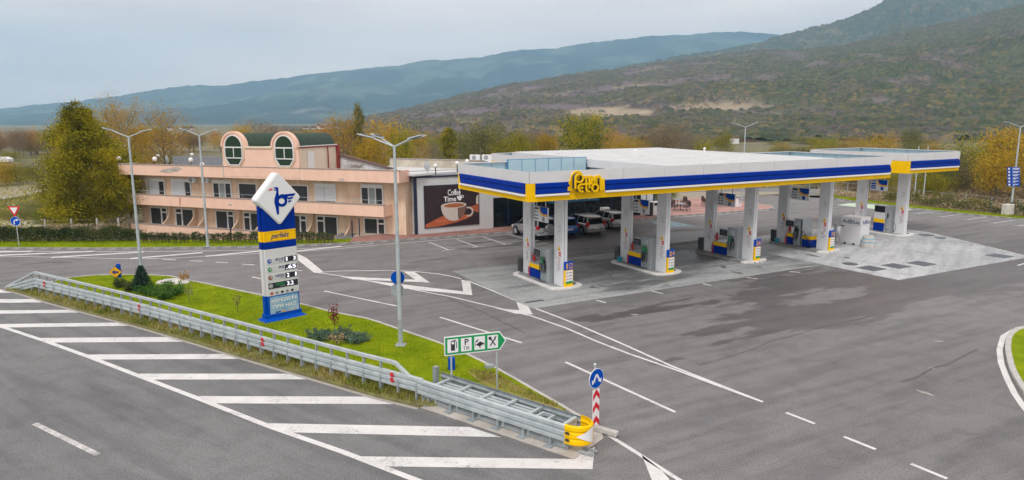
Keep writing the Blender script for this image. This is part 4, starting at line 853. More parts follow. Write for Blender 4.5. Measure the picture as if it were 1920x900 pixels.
MB().box(-.09, .09, -.09, .09, 0, 1.45).build('post', 'galv', t, bev=.01); MB().box(-.2, .2, -.15, .15, 0, .06).build('foot', 'galvd', t); MB().tube([(.1, 0, 1.1), (.2, -.1, .5), (.4, -.2, .05), (.7, 0, .04)], .015, 5).build('cable', 'black', t)
MB().tube([(-.1, 0, .6), (-.35, -.1, .15), (-.8, .1, .04), (-1.3, 0, .04)], .02, 5).build('cable', 'black', t)

# ------------------------------------------------------------------ shop building
SH = thing('station_shop', 'pale grey flat-roofed shop with navy trim, glazed front and coffee poster wall', 'building', W(0, 19.6), YAW)
MB().box(-.7, 6.2, 0, .25, .1, 4.62).box(6.2, 9.4, 0, .25, 2.66, 4.62).box(9.4, 21.8, 0, .25, 3.35, 4.62).box(21.8, 23.4, 0, .25, .1, 4.62).build('front_wall', 'cladgrey', SH)
MB().box(-.7, -.45, .25, 8.4, .1, 4.60).build('side_wall', 'cladgrey', SH)
MB().box(23.15, 23.4, .25, 8.4, .1, 4.60).build('side_wall', 'cladgrey', SH)
MB().box(-.7, 23.4, 8.4, 8.6, .1, 4.6).build('rear_wall', 'cladgrey', SH)
MB().box(-.75, -.52, -.04, .16, .1, 4.6).build('corner_trim', 'navy', SH, bev=.01); MB().box(23.22, 23.45, -.04, .16, .1, 4.6).build('corner_trim', 'navy', SH, bev=.01)
MB().box(-.8, 23.5, -.08, .3, 4.6, 4.72).build('roof_trim', 'navy', SH, bev=.01); MB().box(-.8, -.42, .3, 8.6, 4.6, 4.72).build('roof_trim', 'navy', SH)
MB().box(-.76, 23.46, -.02, 8.6, 4.725, 4.78).build('roof', 'roofgrey', SH)
MB().box(-.6, 6.3, 2.2, 2.35, 4.78, 5.0).build('roof_kerb', 'coping', SH)
for x in np.arange(.9, 6, 1.15): MB().box(x, x+.012, -.004, .0, .12, 4.6).build('cladding_joint', 'kerb', SH)
MB().box(6.2, 21.8, .15, 8.3, .105, .14).build('shop_floor', 'kerbdark', SH)
MB().box(6.0, 21.8, 4.6, 4.7, .14, 3.3).build('inner_wall', 'darkgrey', SH); MB().box(6.0, 21.9, .3, 4.6, 3.36, 3.42).build('inner_ceiling', 'greyink', SH)
xs = [6.22, 7.66, 9.08, 9.4, 10.9, 12.4, 13.9, 15.4, 16.9, 18.4, 20.1, 21.0, 21.78]
for i in range(len(xs)-1):
    h = 2.62 if i < 2 else 3.32
    if xs[i+1]-xs[i] > .4: MB().box(xs[i]+.04, xs[i+1]-.04, .10, .12, .16, h).build('glass_pane', 'shopglass', SH)
for x in xs: MB().box(x-.035, x+.035, .06, .17, .13, 3.33 if x > 9 else 2.64).build('mullion', 'navy', SH)
MB().box(6.18, 9.1, .06, .17, 2.6, 2.67).build('transom', 'navy', SH); MB().box(9.36, 21.82, .06, .17, 3.28, 3.36).build('transom', 'navy', SH); MB().box(9.36, 21.82, .06, .17, 2.3, 2.35).build('transom', 'navy', SH)
gc = [(.45, .06, .05), (.5, .35, .05), (.1, .2, .4), (.5, .5, .48), (.08, .25, .1), (.4, .2, .1)]
gm = [mat(f'goods_{n}', c, .5) for n, c in zip(('red', 'yellow', 'blue', 'white', 'green', 'brown'), gc)]
for k in range(7):
    x = 9.8+k*1.65; sf = MB().box(x, x+1.3, 1.1, 1.6, .14, .2).box(x, x+1.3, 1.1, 1.6, .75, .79).box(x, x+1.3, 1.1, 1.6, 1.3, 1.34).box(x, x+1.3, 1.5, 1.6, .2, 1.5).build('shelf_unit', 'kerb', SH)
    for j in range(9):
        q = rnd.uniform(x+.03, x+1.1); zz = rnd.choice((.2, .79, 1.34)); MB().box(q, q+rnd.uniform(.1, .25), 1.12, 1.4, zz+.001, zz+rnd.uniform(.18, .38)).build('packet', gm[rnd.randrange(6)], sf)
b = MB().box(11.6, 17.0, .02, .06, 1.85, 2.35).build('window_banner', mat('teal_banner', (.01, .09, .17), .4), SH)
for k in range(4): MB().box(11.9+k*1.3, 12.05+k*1.3, .005, .02, 2.03, 2.18).box(12.15+k*1.3, 12.75+k*1.3, .005, .02, 2.07, 2.14).build('banner_mark', 'whitebright', b)
MB().box(7.1, 7.7, 1.2, 1.8, .14, 1.2).build('counter', 'beige', SH); MB().box(8.0, 8.5, 1.0, 1.5, .14, 1.5).build('counter', 'bluesign', SH); MB().box(8.1, 8.9, 1.6, 2.0, 1.2, 2.0).build('warm_panel', 'cushion', SH)
# side window on the left wall
u = MB().box(-.73, -.69, 1.0, 2.1, .5, 2.9).build('side_window', 'glass', SH); MB().box(-.76, -.70, .94, 1.0, .45, 2.95).box(-.76, -.70, 2.1, 2.16, .45, 2.95).box(-.76, -.70, .94, 2.16, 2.95, 3.0).box(-.76, -.70, 1.52, 1.56, .5, 2.95).build('window_frame', 'navy', u)
# coffee poster
def sp(x, y): q = plane(780+x*.12219, 330+y*.12222, W(0, 19.6), YAW); return q
PO = thing('coffee_poster', 'large dark wall poster of a coffee cup lettered Coffee Time', 'poster', W(0, 19.6), YAW)
p0, p1 = sp(112, 150), sp(968, 745); X0, X1, Z0, Z1 = p0[0], p1[0], sp(135, 805)[1], sp(112, 150)[1]
MB().box(X0, X1, -.07, -.02, Z0, Z1).build('poster_frame', 'navy', PO, bev=.01); MB().box(X0+.06, X1-.06, -.076, -.07, Z0+.06, Z1-.06).build('poster_sheet', 'postercol', PO)
def pf(u, v): return (X0+.07+(X1-X0-.14)*u, Z0+.07+(Z1-Z0-.14)*(1-v))
def pl_(name, m, k, pts): MB().prism([pf(*p) for p in pts], 'y', -.078-k*.003, -.075-k*.003).build(name, m, PO)
pl_('poster_table', 'postertable', 0, [(0, 1), (0, .93), (.1, .87), (.25, .78), (.36, .73), (.6, .72), (.9, .78), (.75, .86), (.55, .93), (.3, .985), (.2, 1)])
pl_('poster_table', 'postertable', 0, [(.80, .58), (1, .50), (1, .72), (.95, .70), (.88, .64)])
pl_('poster_lamp', 'cupwhite', 0, [(.955, .35), (.985, .27), (1, .27), (1, .5), (.955, .5)])
hd = [pf(.80+.085*math.cos(q), .68+.105*math.sin(q)) for q in np.linspace(-1.9, 1.9, 16)]
MB().ribbon(hd, .13, -.084, -.079).build('poster_cup_handle', 'cupwhite', PO)
pl_('poster_cup', 'cupwhite', 3, [(.29, .50)]+[(.29+.235*(1-math.cos(t)), .50+.385*math.sin(t)) for t in np.linspace(.1, 1.35, 8)]+[(.56, .885)]+[(.765-.235*(1-math.cos(t)), .50+.385*math.sin(t)) for t in np.linspace(1.35, .1, 8)]+[(.765, .50)])
pl_('poster_cup_side', 'cupshade', 4, [(.60, .56), (.70, .55), (.765, .50)]+[(.765-.235*(1-math.cos(t)), .50+.385*math.sin(t)) for t in np.linspace(.1, 1.2, 7)]+[(.60, .75)])
pl_('poster_cup_rim', 'cupwhite', 5, [(.527+.238*math.cos(t), .495+.075*math.sin(t)) for t in np.linspace(0, 2*pi, 29)[:-1]])
pl_('poster_coffee', 'coffee', 6, [(.535+.19*math.cos(t), .50+.05*math.sin(t)) for t in np.linspace(0, 2*pi, 25)[:-1]])
a, b = pf(.42, .25), pf(.66, .10); text('Coffee', 'whitebright', PO, a[0], b[0], a[1], b[1], -.084, bold=.015)
a, b = pf(.345, .40), pf(.575, .27); text('Time', 'whitebright', PO, a[0], b[0], a[1], b[1], -.084, bold=.02)
pl_('poster_small_cup', 'whitebright', 2, [(.585, .28), (.685, .26), (.68, .33), (.66, .385), (.625, .385), (.60, .34)])
MB().ribbon([pf(.69+.025*math.cos(q), .29+.03*math.sin(q)) for q in np.linspace(-1.6, 1.6, 8)], .05, -.086, -.08).build('poster_small_handle', 'whitebright', PO)
MB().ribbon([pf(.64, .26), pf(.625, .2), pf(.645, .13), pf(.63, .07), pf(.64, .03)], .05, -.086, -.08).build('poster_steam', 'whitebright', PO)
# white vending box, planter in front of shop
t = thing('ice_chest', 'white and black ice chest standing by the right end of the shop front', 'ice chest', (*W(22.6, 18.75), .14), YAW)
MB().box(0, .75, 0, .6, 0, 1.3).build('chest_body', 'whitebright', t, bev=.05); MB().box(-.45, -.01, .02, .58, .02, 1.25).build('chest_side', 'black', t, bev=.04); MB().box(.1, .65, -.02, 0, .95, 1.2).build('display', 'screen', t)
t = thing('trash_box', 'small white service box on the walk behind the silver hatchback', 'service box', (*W(16.9, 18.9), .14), YAW); MB().box(0, .8, 0, .5, 0, 1.1).build('box_body', 'whitebright', t, bev=.06); MB().box(.1, .7, -.02, 0, .6, .95).build('box_front', 'greysteel', t)

# ------------------------------------------------------------------ terrace furniture
def tbl(x, y, lab):
    t = thing('terrace_table', lab, 'table', (*W(x, y), .14), YAW, 'terrace tables'); MB().lathe([(.42, 0), (.42, .03)], (0, 0, .72), 18).build('table_top', 'glass2', t)
    MB().tube([(0, 0, .02), (0, 0, .72)], .03).build('pedestal', 'black', t)
    for k in range(4): MB().tube([(0, 0, .25), (.3*math.cos(k*pi/2), .3*math.sin(k*pi/2), .02)], .018, 5).build('leg', 'black', t)
Mt['glass2'] = glass('table_glass', (.35, .4, .42), .1)
ch = None
def chair(x, y, rz, lab):
    global ch
    if ch is None:
        ch = t = thing('terrace_chair', lab, 'chair', (0, 0, 0), 0, 'terrace chairs')
        for a in (-.22, .22):
            for b in (-.22, .22): MB().tube([(a, b, 0), (a*.95, b*.9, .44)], .018, 5).build('leg', 'darkgrey', t)
            MB().tube([(a, .22, .44), (a, .32, .95)], .02, 5).build('back_post', 'darkgrey', t); MB().tube([(a, -.22, .42), (a, -.22, .64), (a, .24, .66)], .018, 5).build('armrest', 'darkgrey', t)
        MB().box(-.24, .24, -.24, .24, .42, .46).build('seat', 'cushion', t, bev=.01); MB().add([(-.21, .24, .55), (.21, .24, .55), (.21, .32, .95), (-.21, .32, .95), (-.21, .26, .55), (.21, .26, .55), (.21, .34, .95), (-.21, .34, .95)], [(0, 1, 2, 3), (7, 6, 5, 4), (0, 1, 5, 4), (2, 3, 7, 6), (1, 2, 6, 5), (0, 3, 7, 4)]).build('backrest', 'cushion', t)
        ch.location = (*W(x, y), .14); ch.rotation_euler = (0, 0, YAW+rz)
    else: dup(ch, (*W(x, y), .14), YAW+rz, lab)
for k, (x, y) in enumerate(((27.3, 20.3), (29.6, 23.3), (32.6, 21.6))):
    tbl(x, y, ['glass table nearest the shop on the rose paving', 'glass table farthest back on the rose paving, by the shrubs', 'glass table right of the others, partly behind a white column'][k])
    for j, (dx, dy, r) in enumerate(((-.85, 0, pi/2), (.85, .1, -pi/2), (0, .85, 0), (.1, -.85, pi))):
        chair(x+dx, y+dy, r+rnd.uniform(-.3, .3), 'brown mesh chair, '+['on the shop side of', 'on the far right side of', 'on the far side of', 'on the near side of'][j]+' the '+['table nearest the shop', 'table by the shrubs', 'table partly behind the column'][k])
t = thing('drinks_stand', 'white promotional stand box alone on the right of the terrace', 'stand', (*W(34.6, 19.9), .14), YAW+.2)
MB().box(-.4, .4, -.3, .3, 0, 1.0).build('stand_body', 'whitebright', t, bev=.03); MB().lathe([(.55, 1.0), (.55, 1.04)], n=16).build('stand_top', 'greyink', t); MB().ribbon([(.2*math.cos(q)+.1, .6+.2*math.sin(q)) for q in np.linspace(0, 6, 14)], .04, -.32, -.305).build('stand_emblem', 'greyink', t)

# ------------------------------------------------------------------ hotel
H0 = np.array([-35.78, 63.68]); H1 = np.array([-8.57, 53.06]); HA = math.atan2(*(H1-H0)[::-1]); HL = float(np.linalg.norm(H1-H0))
HO = thing('hotel_building', 'salmon three-level hotel with long balconies and two arched dormers', 'building', H0, HA)
def hu(px, py, v=0.): return plane(px, py, H0, HA, v)
MB().box(.9, HL-.25, 1.3, 9.5, -1.2, 4.35).build('wall', 'cream', HO)
for k, (x0, x1, z0, z1, v1) in enumerate(((0, HL, 4.34, 5.28, 1.6), (.65, hu(719, 390)[0], 1.66, 2.59, 1.3), (.9, hu(660, 440)[0], -1.05, -.1, 1.3))):
    b = MB().box(x0, x1, 0, .16, z0, z1).box(x0, x0+.16, .16, v1+.3, z0, z1).box(x1-.16, x1, .16, v1, z0, z1).build('balcony_parapet', 'salmon', HO, bev=.01)
    MB().box(x0-.05, x1+.05, -.05, .22, z1, z1+.06).box(x0-.05, x0+.22, .22, v1+.3, z1, z1+.06).build('coping', 'coping', b)
    MB().box(x0+.16, x1-.16, .16, 1.3, z0, z0+.12).build('balcony_slab', 'creampale', HO)
MB().box(.2, HL-.2, 1.6, 14, 4.36, 4.62).build('flat_roof', 'coping', HO)
MB().box(0, HL, 1.4, 1.6, 4.36, 4.9).build('roof_upstand', 'coping', HO) if 0 else None
# thin railing on top of middle balcony
mb = MB(); mb.tube([(.7, .08, 2.95), (hu(719, 390)[0], .08, 2.95)], .02, 5)
for x in np.arange(.8, 28, 2.2): mb.tube([(x, .08, 2.65), (x, .08, 2.95)], .015, 4)
mb.build('railing', 'galvd', HO)
def hwin(x0p, x1p, ytop, floor, kind, name='window'):
    ua = hu(x0p, ytop, 1.3)[0]; ub, zt = hu(x1p, ytop+2, 1.3); zb = floor+.12
    f = MB().box(ua, ub, 1.2, 1.3, zb, zb+.09).box(ua, ub, 1.2, 1.3, zt-.09, zt).box(ua, ua+.09, 1.2, 1.3, zb+.09, zt-.09).box(ub-.09, ub, 1.2, 1.3, zb+.09, zt-.09).build(name, 'frame', HO)
    w_ = ub-ua; zt2 = zt
    if kind in 'sS': MB().box(ua+.05, ub-.05, 1.17, 1.24, zt-.28, zt-.02).build('shutter_box', 'frame', f); zt2 = zt-.29
    if kind == 's':
        sp_ = ua+w_*.68; MB().box(ua+.09, sp_, 1.21, 1.27, zb+.1, zt2).build('shutter', 'shutter', f); MB().box(sp_+.05, ub-.09, 1.25, 1.28, zb+.1, zt2).build('pane', 'glass', f)
        for q in np.arange(ua+.35, sp_, .35): MB().box(q, q+.012, 1.205, 1.212, zb+.1, zt2).build('slat_joint', 'greyink', f)
    elif kind == 'S':
        MB().box(ua+.09, ub-.09, 1.21, 1.27, zb+.75, zt2).build('shutter', 'shutter', f); MB().box(ua+.09, ub-.09, 1.25, 1.28, zb+.1, zb+.72).build('pane', 'glass', f); MB().box(ua+w_*.45, ua+w_*.45+.02, 1.2, 1.212, zb+.1, zt2).build('slat_joint', 'greyink', f)
    elif kind == '3':
        MB().box(ua+.06, ub-.06, 1.17, 1.24, zt-.3, zt-.02).build('shutter_box', 'frame', f)
        for k in range(3): MB().box(ua+.1+k*(w_-.1)/3, ua+.02+(k+1)*(w_-.1)/3, 1.25, 1.28, zb+.1, zt-.32).build('pane', 'glass' if k != 1 else 'curtain', f)
        for k in (1, 2): MB().box(ua+.02+k*(w_-.1)/3, ua+.1+k*(w_-.1)/3, 1.2, 1.3, zb+.09, zt-.3).build('mullion', 'frame', f)
    elif kind == 'w': MB().box(ua+.09, ub-.09, 1.25, 1.28, zb+.09, zt-.09).build('pane', 'glass', f)
    else:            # wide pane plus narrow door pane at 'l' or 'r'
        sp_ = ua+w_*(.66 if kind == 'r' else .36); a, b = (sp_, ub) if kind == 'r' else (ua, sp_)
        MB().box(sp_-.06, sp_+.06, 1.2, 1.3, zb+.09, zt-.09).build('mullion', 'frame', f)
        c, d = (ua, sp_) if kind == 'r' else (sp_, ub)
        MB().box(c+.09, d-.06, 1.25, 1.28, zb+.3, zt-.09).build('pane', 'glass', f)
        MB().box(a+.08, b-.08, 1.25, 1.28, zb+.2, zt-.5).build('pane', 'glass', f); MB().box(a+.08, b-.08, 1.25, 1.28, zt-.38, zt-.1).build('pane', 'glass', f); MB().box(a+.06, b-.06, 1.2, 1.3, zt-.5, zt-.38).build('transom', 'frame', f)
Mt['curtain'] = mat('grey_green_curtain', (.30, .36, .36), .7)
for q in ((274, 308.6, 332.7, 1.7, 's'), (321.4, 358, 333.5, 1.7, 's'), (398.8, 433.8, 336, 1.7, '3'), (447, 482, 341.6, 1.7, 'w'), (546, 578.5, 345, 1.7, 'w'), (590, 630, 342.5, 1.7, 'S'), (676.7, 718.5, 344, 1.7, '3'),
          (281.8, 313.7, 387, -1.0, 'r'), (329, 363.5, 389.7, -1.0, 'l'), (404.4, 439, 393.5, -1.0, 'r'), (456.8, 492, 397, -1.0, 'l'), (540, 575.5, 401.5, -1.0, 'r'), (594, 633.6, 403.5, -1.0, 'l'), (682.5, 722.5, 407.5, -1.0, 'r')): hwin(*q)
# curved partition fins on the lower balcony
for px in (321, 367, 386, 450, 493, 587, 658):
    u0 = hu(px, 400, 1.2)[0]; prof = [(1.3, -.95), (1.3, 1.55), (1.15, 1.5), (1.0, .9), (.75, .45), (.45, .2), (.2, .02), (.2, -.95)]
    MB().prism(prof, 'x', u0-.05, u0+.05).build('balcony_partition', 'cream', HO)
# stained plaster patch on roof band, cracks
Mt['bare'] = mat('bare_plaster', (.42, .38, .34), .95, scale=4, col2=(.58, .50, .43))
def blob(cx, cz, rx, rz, s, y=-.004): r = random.Random(s); return [(cx+rx*math.cos(t)*r.uniform(.6, 1.1), cz+rz*math.sin(t)*r.uniform(.5, 1.1)) for t in np.linspace(0, 2*pi, 15)[:-1]]
for px, py, rx, rz in ((318, 320, 1.1, .22), (331, 317, .7, .2), (306, 322, .5, .1), (641, 337, .35, .12), (432, 384, .3, .1)):
    u_, z_ = hu(px, py); MB().prism(blob(u_, z_, rx, rz, px), 'y', -.006, -.001).build('peeled_patch', 'bare', HO)
for px in (419, 561): u_ = hu(px, 320)[0]; MB().box(u_-.06, u_+.06, -.012, 0, 4.36, 5.7).build('render_joint', 'beige', HO)
for px, y_ in ((337, 380),): u_ = hu(px, y_)[0]; MB().tube([(u_, -.02, 1.75), (u_+.1, -.04, 2.5)], .03, 4).build('rust_streak', 'rust', HO)
# dormers
uL, uR = hu(415.5, 290)[0], hu(560, 290)[0]; zc = hu(480, 277.5)[1]
c1, c2 = hu(438.2, 275)[0], hu(533.2, 275)[0]; zs = hu(438, 275)[1]; za = hu(438, 248.3)[1]; R1 = hu(460, 275)[0]-c1; 
def archw(c): return [(c+R1*math.cos(t), zs+(za-zs)*math.sin(t)) for t in np.linspace(pi, 0, 17)]
front = [(uL, 5.2)]+[(c1-R1, zs-.25)]+archw(c1)+[(c1+R1, zc), (c2-R1, zc)]+archw(c2)+[(c2+R1, zs-.25), (uR, zs-.25), (uR, 5.2)]
front[0] = (c1-R1, 4.5); front[-1] = (uR, 4.5)
MB().prism(front, 'y', -.02, .22).build('dormer_wall', 'salmon', HO)
DV = 5.2
MB().box(c1-R1+.1, uR-.12, .22, DV, 4.62, zs-.05).build('dormer_body', 'creampale', HO)
for c in (c1, c2):
    pts = [(c+(R1-.03)*math.cos(t), zs-.05+(za-zs)*math.sin(t)*.97) for t in np.linspace(pi, 0, 17)]
    b = MB().prism([(c-(R1-.03), zs-.06)]+pts+[(c+(R1-.03), zs-.06)], 'y', .22, DV).build('barrel_roof', 'greenroof', HO)
    ri = R1*.74
    rim = [(c+(R1*.86)*math.cos(t), zs+(za-zs)*.86*math.sin(t)) for t in np.linspace(pi, 0, 17)]
    MB().ribbon([(c+(R1+.02)*math.cos(t), zs+(za-zs+.02)*math.sin(t)) for t in np.linspace(pi, 0, 17)], .16, -.10, .26).build('arch_moulding', 'salmon', b)
    zb_ = hu(438, 309)[1]
    wn = [(c+ri*math.cos(t), zs+(za-zs)*.80*math.sin(t)) for t in np.linspace(0, pi, 15)]+[(c-ri, zb_+.55), (c-ri*.55, zb_), (c+ri*.55, zb_), (c+ri, zb_+.55)]
    f = MB().ribbon(wn, .085, -.10, .0, True).build('arched_window', 'frame', HO)
    MB().prism(wn, 'y', -.045, -.03).build('pane', 'glassgreen', f)
    MB().box(c-ri, c+ri, -.09, -.05, zs-.10, zs-.0).box(c-ri, c+ri, -.09, -.05, zb_+.54, zb_+.62).box(c-.035, c+.035, -.09, -.05, zb_+.64, zs-.1).build('glazing_bar', 'frame', f)
    MB().ribbon([(x*1.0, z) for x, z in [(c-ri*1.17, zs), (c-ri*1.17, zb_+.5), (c-ri*.62, zb_-.14), (c+ri*.62, zb_-.14), (c+ri*1.17, zb_+.5), (c+ri*1.17, zs)]], .10, -.07, -.02).build('window_surround', 'cream', f)
MB().box(c1+R1, c2-R1, -.12, .24, zc-.02, zc+.12).build('cornice', 'creampale', HO)
MB().box(uR-.14, uR+.02, .22, DV, zs-.08, zs+.03).build('eave', 'rust', HO); MB().box(uR-.16, uR+.04, .22, DV, zs+.032, zs+.10).build('eave_flashing', 'frame', HO)
MB().box(uR-.1, uR-.02, 1.2, 2.0, 4.65, 6.6).build('roof_door', 'frame', HO); MB().tube([(uR-.0, 3.9, 4.6), (uR-.0, 3.9, zs)], .05).build('downpipe', 'rust', HO)
MB().box(uR-.2, uR+.1, DV, DV+.3, 4.6, zs).build('pier', 'rust', HO)
# small house-like annex behind, block wall
ub0 = plane(612, 300, H0, HA, DV+.3)[0]; ub1, _ = plane(727, 318, H0, HA, DV+.3)
zt0 = plane(613, 284, H0, HA, DV+.3)[1]; zt1 = plane(725, 319, H0, HA, DV+.3)[1]
t = thing('annex_shed', 'rough grey block shed with a brown roof edge sloping down behind the hotel roof', 'shed', H0, HA)
MB().prism([(ub0, 3.6), (ub0, zt0), (ub1, zt1+.1), (ub1, 3.6)], 'y', DV+.3, DV+.6).build('gable_wall', 'block', t)
for k in range(6):
    for j in range(4):
        x = ub0+.15+k*.62+(j % 2)*.3; z = 4.8+j*.42
        if z+.4 < zt0-(x-ub0)/(ub1-ub0)*(zt0-zt1)-.15: MB().box(x, x+.56, DV+.27, DV+.3, z, z+.37).build('block', 'block', t)
MB().prism([(ub0-.1, zt0+.02), (ub0-.1, zt0+.14), (ub1+.3, zt1+.18), (ub1+.3, zt1+.06)], 'y', DV+.1, DV+.75).build('sloping_roof', 'tile', t)
MB().box((ub0*.45+ub1*.55)-.9, (ub0*.45+ub1*.55)+.3, DV+.1, DV+.29, 5.2, 5.32).build('shelf_board', 'coping', t)
# long low building behind shop, white roof
a0, a1 = G(610, 320, 4.66), G(858, 319, 4.66)
t = thing('rear_annex', 'long low annex with flat white roof and beige parapet behind the shop', 'building', H0, HA)
u0 = plane(640, 300, H0, HA, 9.7)[0]
MB().box(HL-6, HL-.5, 9.7, 15, 0, 4.70).build('annex_wall', 'beige', t); 
rp = [tuple(local(H0, HA, G(*q, 4.95))) for q in ((655, 324), (748, 325), (775, 327), (857, 321), (857, 312), (740, 310), (700, 313))]
MB().prism(rp, 'z', 4.80, 4.95).build('annex_roof', 'roofwhite', t)
q0 = np.array(local(H0, HA, G(731, 311, 5.0))); q1 = np.array(local(H0, HA, G(905, 316, 5.0)))
d_ = (q1-q0)/np.linalg.norm(q1-q0); n_ = np.array([-d_[1], d_[0]])*.3
MB().prism([tuple(q0), tuple(q1), tuple(q1+n_), tuple(q0+n_)], 'z', 4.4, 5.62).build('parapet_wall', 'beige', t)
MB().prism([tuple(q0-n_*.15), tuple(q1-n_*.15), tuple(q1+n_*1.2), tuple(q0+n_*1.2)], 'z', 5.622, 5.70).build('coping', 'coping', t)
# globe lamps along the roof parapet
def globe(px, py, z0, r=.19, base=None, lab=''):
    v = .5; p = np.array(G(px, py, base)); t = thing('globe_lamp', lab, 'lamp', (*p, base), HA, 'white globe lamps')
    hgt = Zat(px, py-0, p)-base
    return t
for k, (px, py, z0, lab) in enumerate(((223, 297, 5.34, 'leftmost white globe lamp, on the corner of the hotel roof'), (290, 298, 5.34, 'lower white globe lamp of the pair left of the roof dish'), (296, 292, 4.7, 'upper white globe lamp of the pair left of the roof dish'), (357.6, 299.5, 5.34, 'lower white globe lamp of the pair behind the second lamp post'), (360, 290, 4.7, 'upper white globe lamp of the pair behind the second lamp post'), (379, 308, 4.7, 'half hidden white globe lamp left of the arched dormer'),
                                     (637.5, 291, 4.7, 'white globe lamp in front of the block shed wall'), (816.5, 311, 4.95, 'white globe lamp on a bracket on the annex roof edge'), (857, 306, 4.95, 'white globe lamp beside the left end of the fuel canopy'), (876, 302, 4.95, 'white globe lamp in front of the air conditioner units'))):
    zc_ = z0+(.42 if z0 > 5 else .7)
    p = G(px, py, zc_)
    if px < 300 and z0 > 5: p = G(px, py, zc_)
    t = thing('globe_lamp', lab, 'lamp', (*p, z0), HA, 'white globe lamps')
    MB().ball((0, 0, zc_-z0), .2 if px < 700 else .17, 14).build('globe', 'lampglobe', t, smooth=60); MB().tube([(0, 0, 0), (0, 0, zc_-z0-.17)], .04, 6).build('stem', 'darkgrey', t)
def dish(px, py, z, r, lab):
    p = G(px, py, z+.5); t = thing('satellite_dish', lab, 'satellite dish', (*p, z), HA-.5)
    MB().tube([(0, 0, 0), (0, 0, .5)], .03, 6).build('mast', 'galvd', t)
    d = MB().lathe([(.02, .12), (r*.5, .07), (r*.8, .03), (r, 0), (r*1.02, .02), (r*.5, .10), (.01, .16)], n=18).build('reflector', 'greysteel', t, smooth=50); d.location = (0, -.05, .5); d.rotation_euler = (pi/2, 0, 0)
    MB().tube([(0, -.1, .3), (0, -.5, .55)], .015, 5).build('feed_arm', 'galvd', t)
dish(314, 299, 4.75, .45, 'grey satellite dish on the hotel roof between globe lamps'); dish(802, 312, 4.96, .40, 'small satellite dish on the annex roof behind the shop')
for k, (px, py) in enumerate(((345, 300),)):
    pass
# low grey roof wall of the hotel
zr = 5.0
p, q = hu(300, 305, 5)[0], hu(417, 300, 5)[0]
MB().box(p+1, q+.6, 5.6, 5.8, 4.62, 5.75).build('roof_wall', 'greyink', HO)
# AC units
def acunit(par, loc, rz, w_=.85, h=.6, m='frame', vent=1, lab=None, loc_tag=None):
    t = thing('air_conditioner', lab, 'air conditioner', loc, rz, 'air conditioner units')
    MB().box(0, w_, 0, .35, 0, h).build('casing', m, t, bev=.015)
    for k in range(vent):
        cz = h*(k+.5)/vent; r = min(w_, h/vent)*.38
        g = MB().disc((w_*.42, cz), r, -.02, 0, 20).build('fan_grille', 'greyink', t); MB().disc((w_*.42, cz), r*.3, -.035, -.02, 12).build('fan_hub', 'frame', g)
    return t
for k, (px, py) in enumerate(((353.5, 342.5), (378.5, 342.5))):
    u_, z_ = hu(px, py, 1.0); p = H0+np.array([math.cos(HA), math.sin(HA)])*u_+np.array([-math.sin(HA), math.cos(HA)])*.93
    acunit(None, (*p, z_+.0), HA, .75, .5, 'darkgrey' if 0 else 'frame', 1, ['wall air conditioner left of the second lamp post on the hotel', 'wall air conditioner right of the second lamp post on the hotel'][k])
for k, px in enumerate((881, 903.5)):
    p = G(px, 308.5, 5.0); acunit(None, (*p, 5.0-.1), HA+.15, .95, 1.0, 'frame', 2, ['tall twin-fan air conditioner on the roof, left one of two', 'tall twin-fan air conditioner on the roof, half hidden by the canopy'][k])
MB().box(0, 2.6, -.1, .8, -.12, -.0).build('roof_platform', 'galvd', t) if 0 else None
# dark posts in front of hotel
for k, (px, py0, py1) in enumerate(((434, 453, 413), (563, 0, 0), (661, 444, 415), (674.5, 444, 410), (706, 437, 404.5), (735, 430, 397))):
    if not py0: continue
    g = G(px, py0+1); h = Zat(px, py1, g)
    tag(MB().box(-.04, .04, -.04, .04, 0, h).build('fence_post', 'navy', None, loc=(*g, .05)), 'thin dark fence post before the hotel, '+['alone behind the hedge shrubs', '', 'leftmost by the sandy apron', 'second by the sandy apron', 'third, on the sandy apron', 'nearest the lamp post and the shop'][k], 'post', 'dark posts before the hotel')

# ------------------------------------------------------------------ totem price sign
TO = G(503, 606); TA = math.radians(45)
def T(px, py, v=0.): return plane(px, py, TO, TA, v)
TT = thing('price_totem', 'tall blue, yellow and white price totem with white diamond head carrying a blue bird', 'price sign', (*TO, .08), TA)
sL, sR = T(496, 520)[0], T(558.8, 510)[0]; dz = -.08
zz = lambda px, py, v=0.: T(px, py, v)[1]+dz
def bx(m, name, x0, x1, y0, y1, z0, z1, bev=.01, par=None): return MB().box(x0, x1, y0, y1, z0, z1).build(name, m, par or TT, bev=bev)
zY1, zY0 = zz(554.6, 428), zz(554.6, 447.5); zW1 = zz(557, 460.5); zB1 = zz(561.4, 545.5); zH = zz(525.8, 380)
bx('bluesign', 'base_skirt', sL-.05, sR+.05, -.05, .40, .12, .30); MB().add([(sL-.22, -.28, 0), (sR+.22, -.28, 0), (sR+.22, .6, 0), (sL-.22, .6, 0), (sL-.02, -.04, .14), (sR+.02, -.04, .14), (sR+.02, .38, .14), (sL-.02, .38, .14)], [(0, 1, 5, 4), (1, 2, 6, 5), (2, 3, 7, 6), (3, 0, 4, 7), (4, 5, 6, 7)]).build('base_flare', 'bluesign', TT)
for nm, m, z0, z1 in (('lower_body', 'bluesign', .28, zB1), ('white_body', 'white', zB1+.003, zW1), ('blue_band', 'blue', zW1+.003, zY0), ('yellow_band', 'yellow', zY0+.003, zY1), ('blue_neck', 'blue', zY1+.003, zH)):
    bx(m, nm, sL+.09, sR-.0, 0, .12, z0, z1); bx(m, nm, sL, sR-.06, .14, .36, z0, z1)
text('perfekt', 'adink', TT, T(507, 440)[0], T(542, 440)[0], zz(525, 449.5)+.02, zz(525, 436)+.02, -.014, bold=.01, shear=.35)
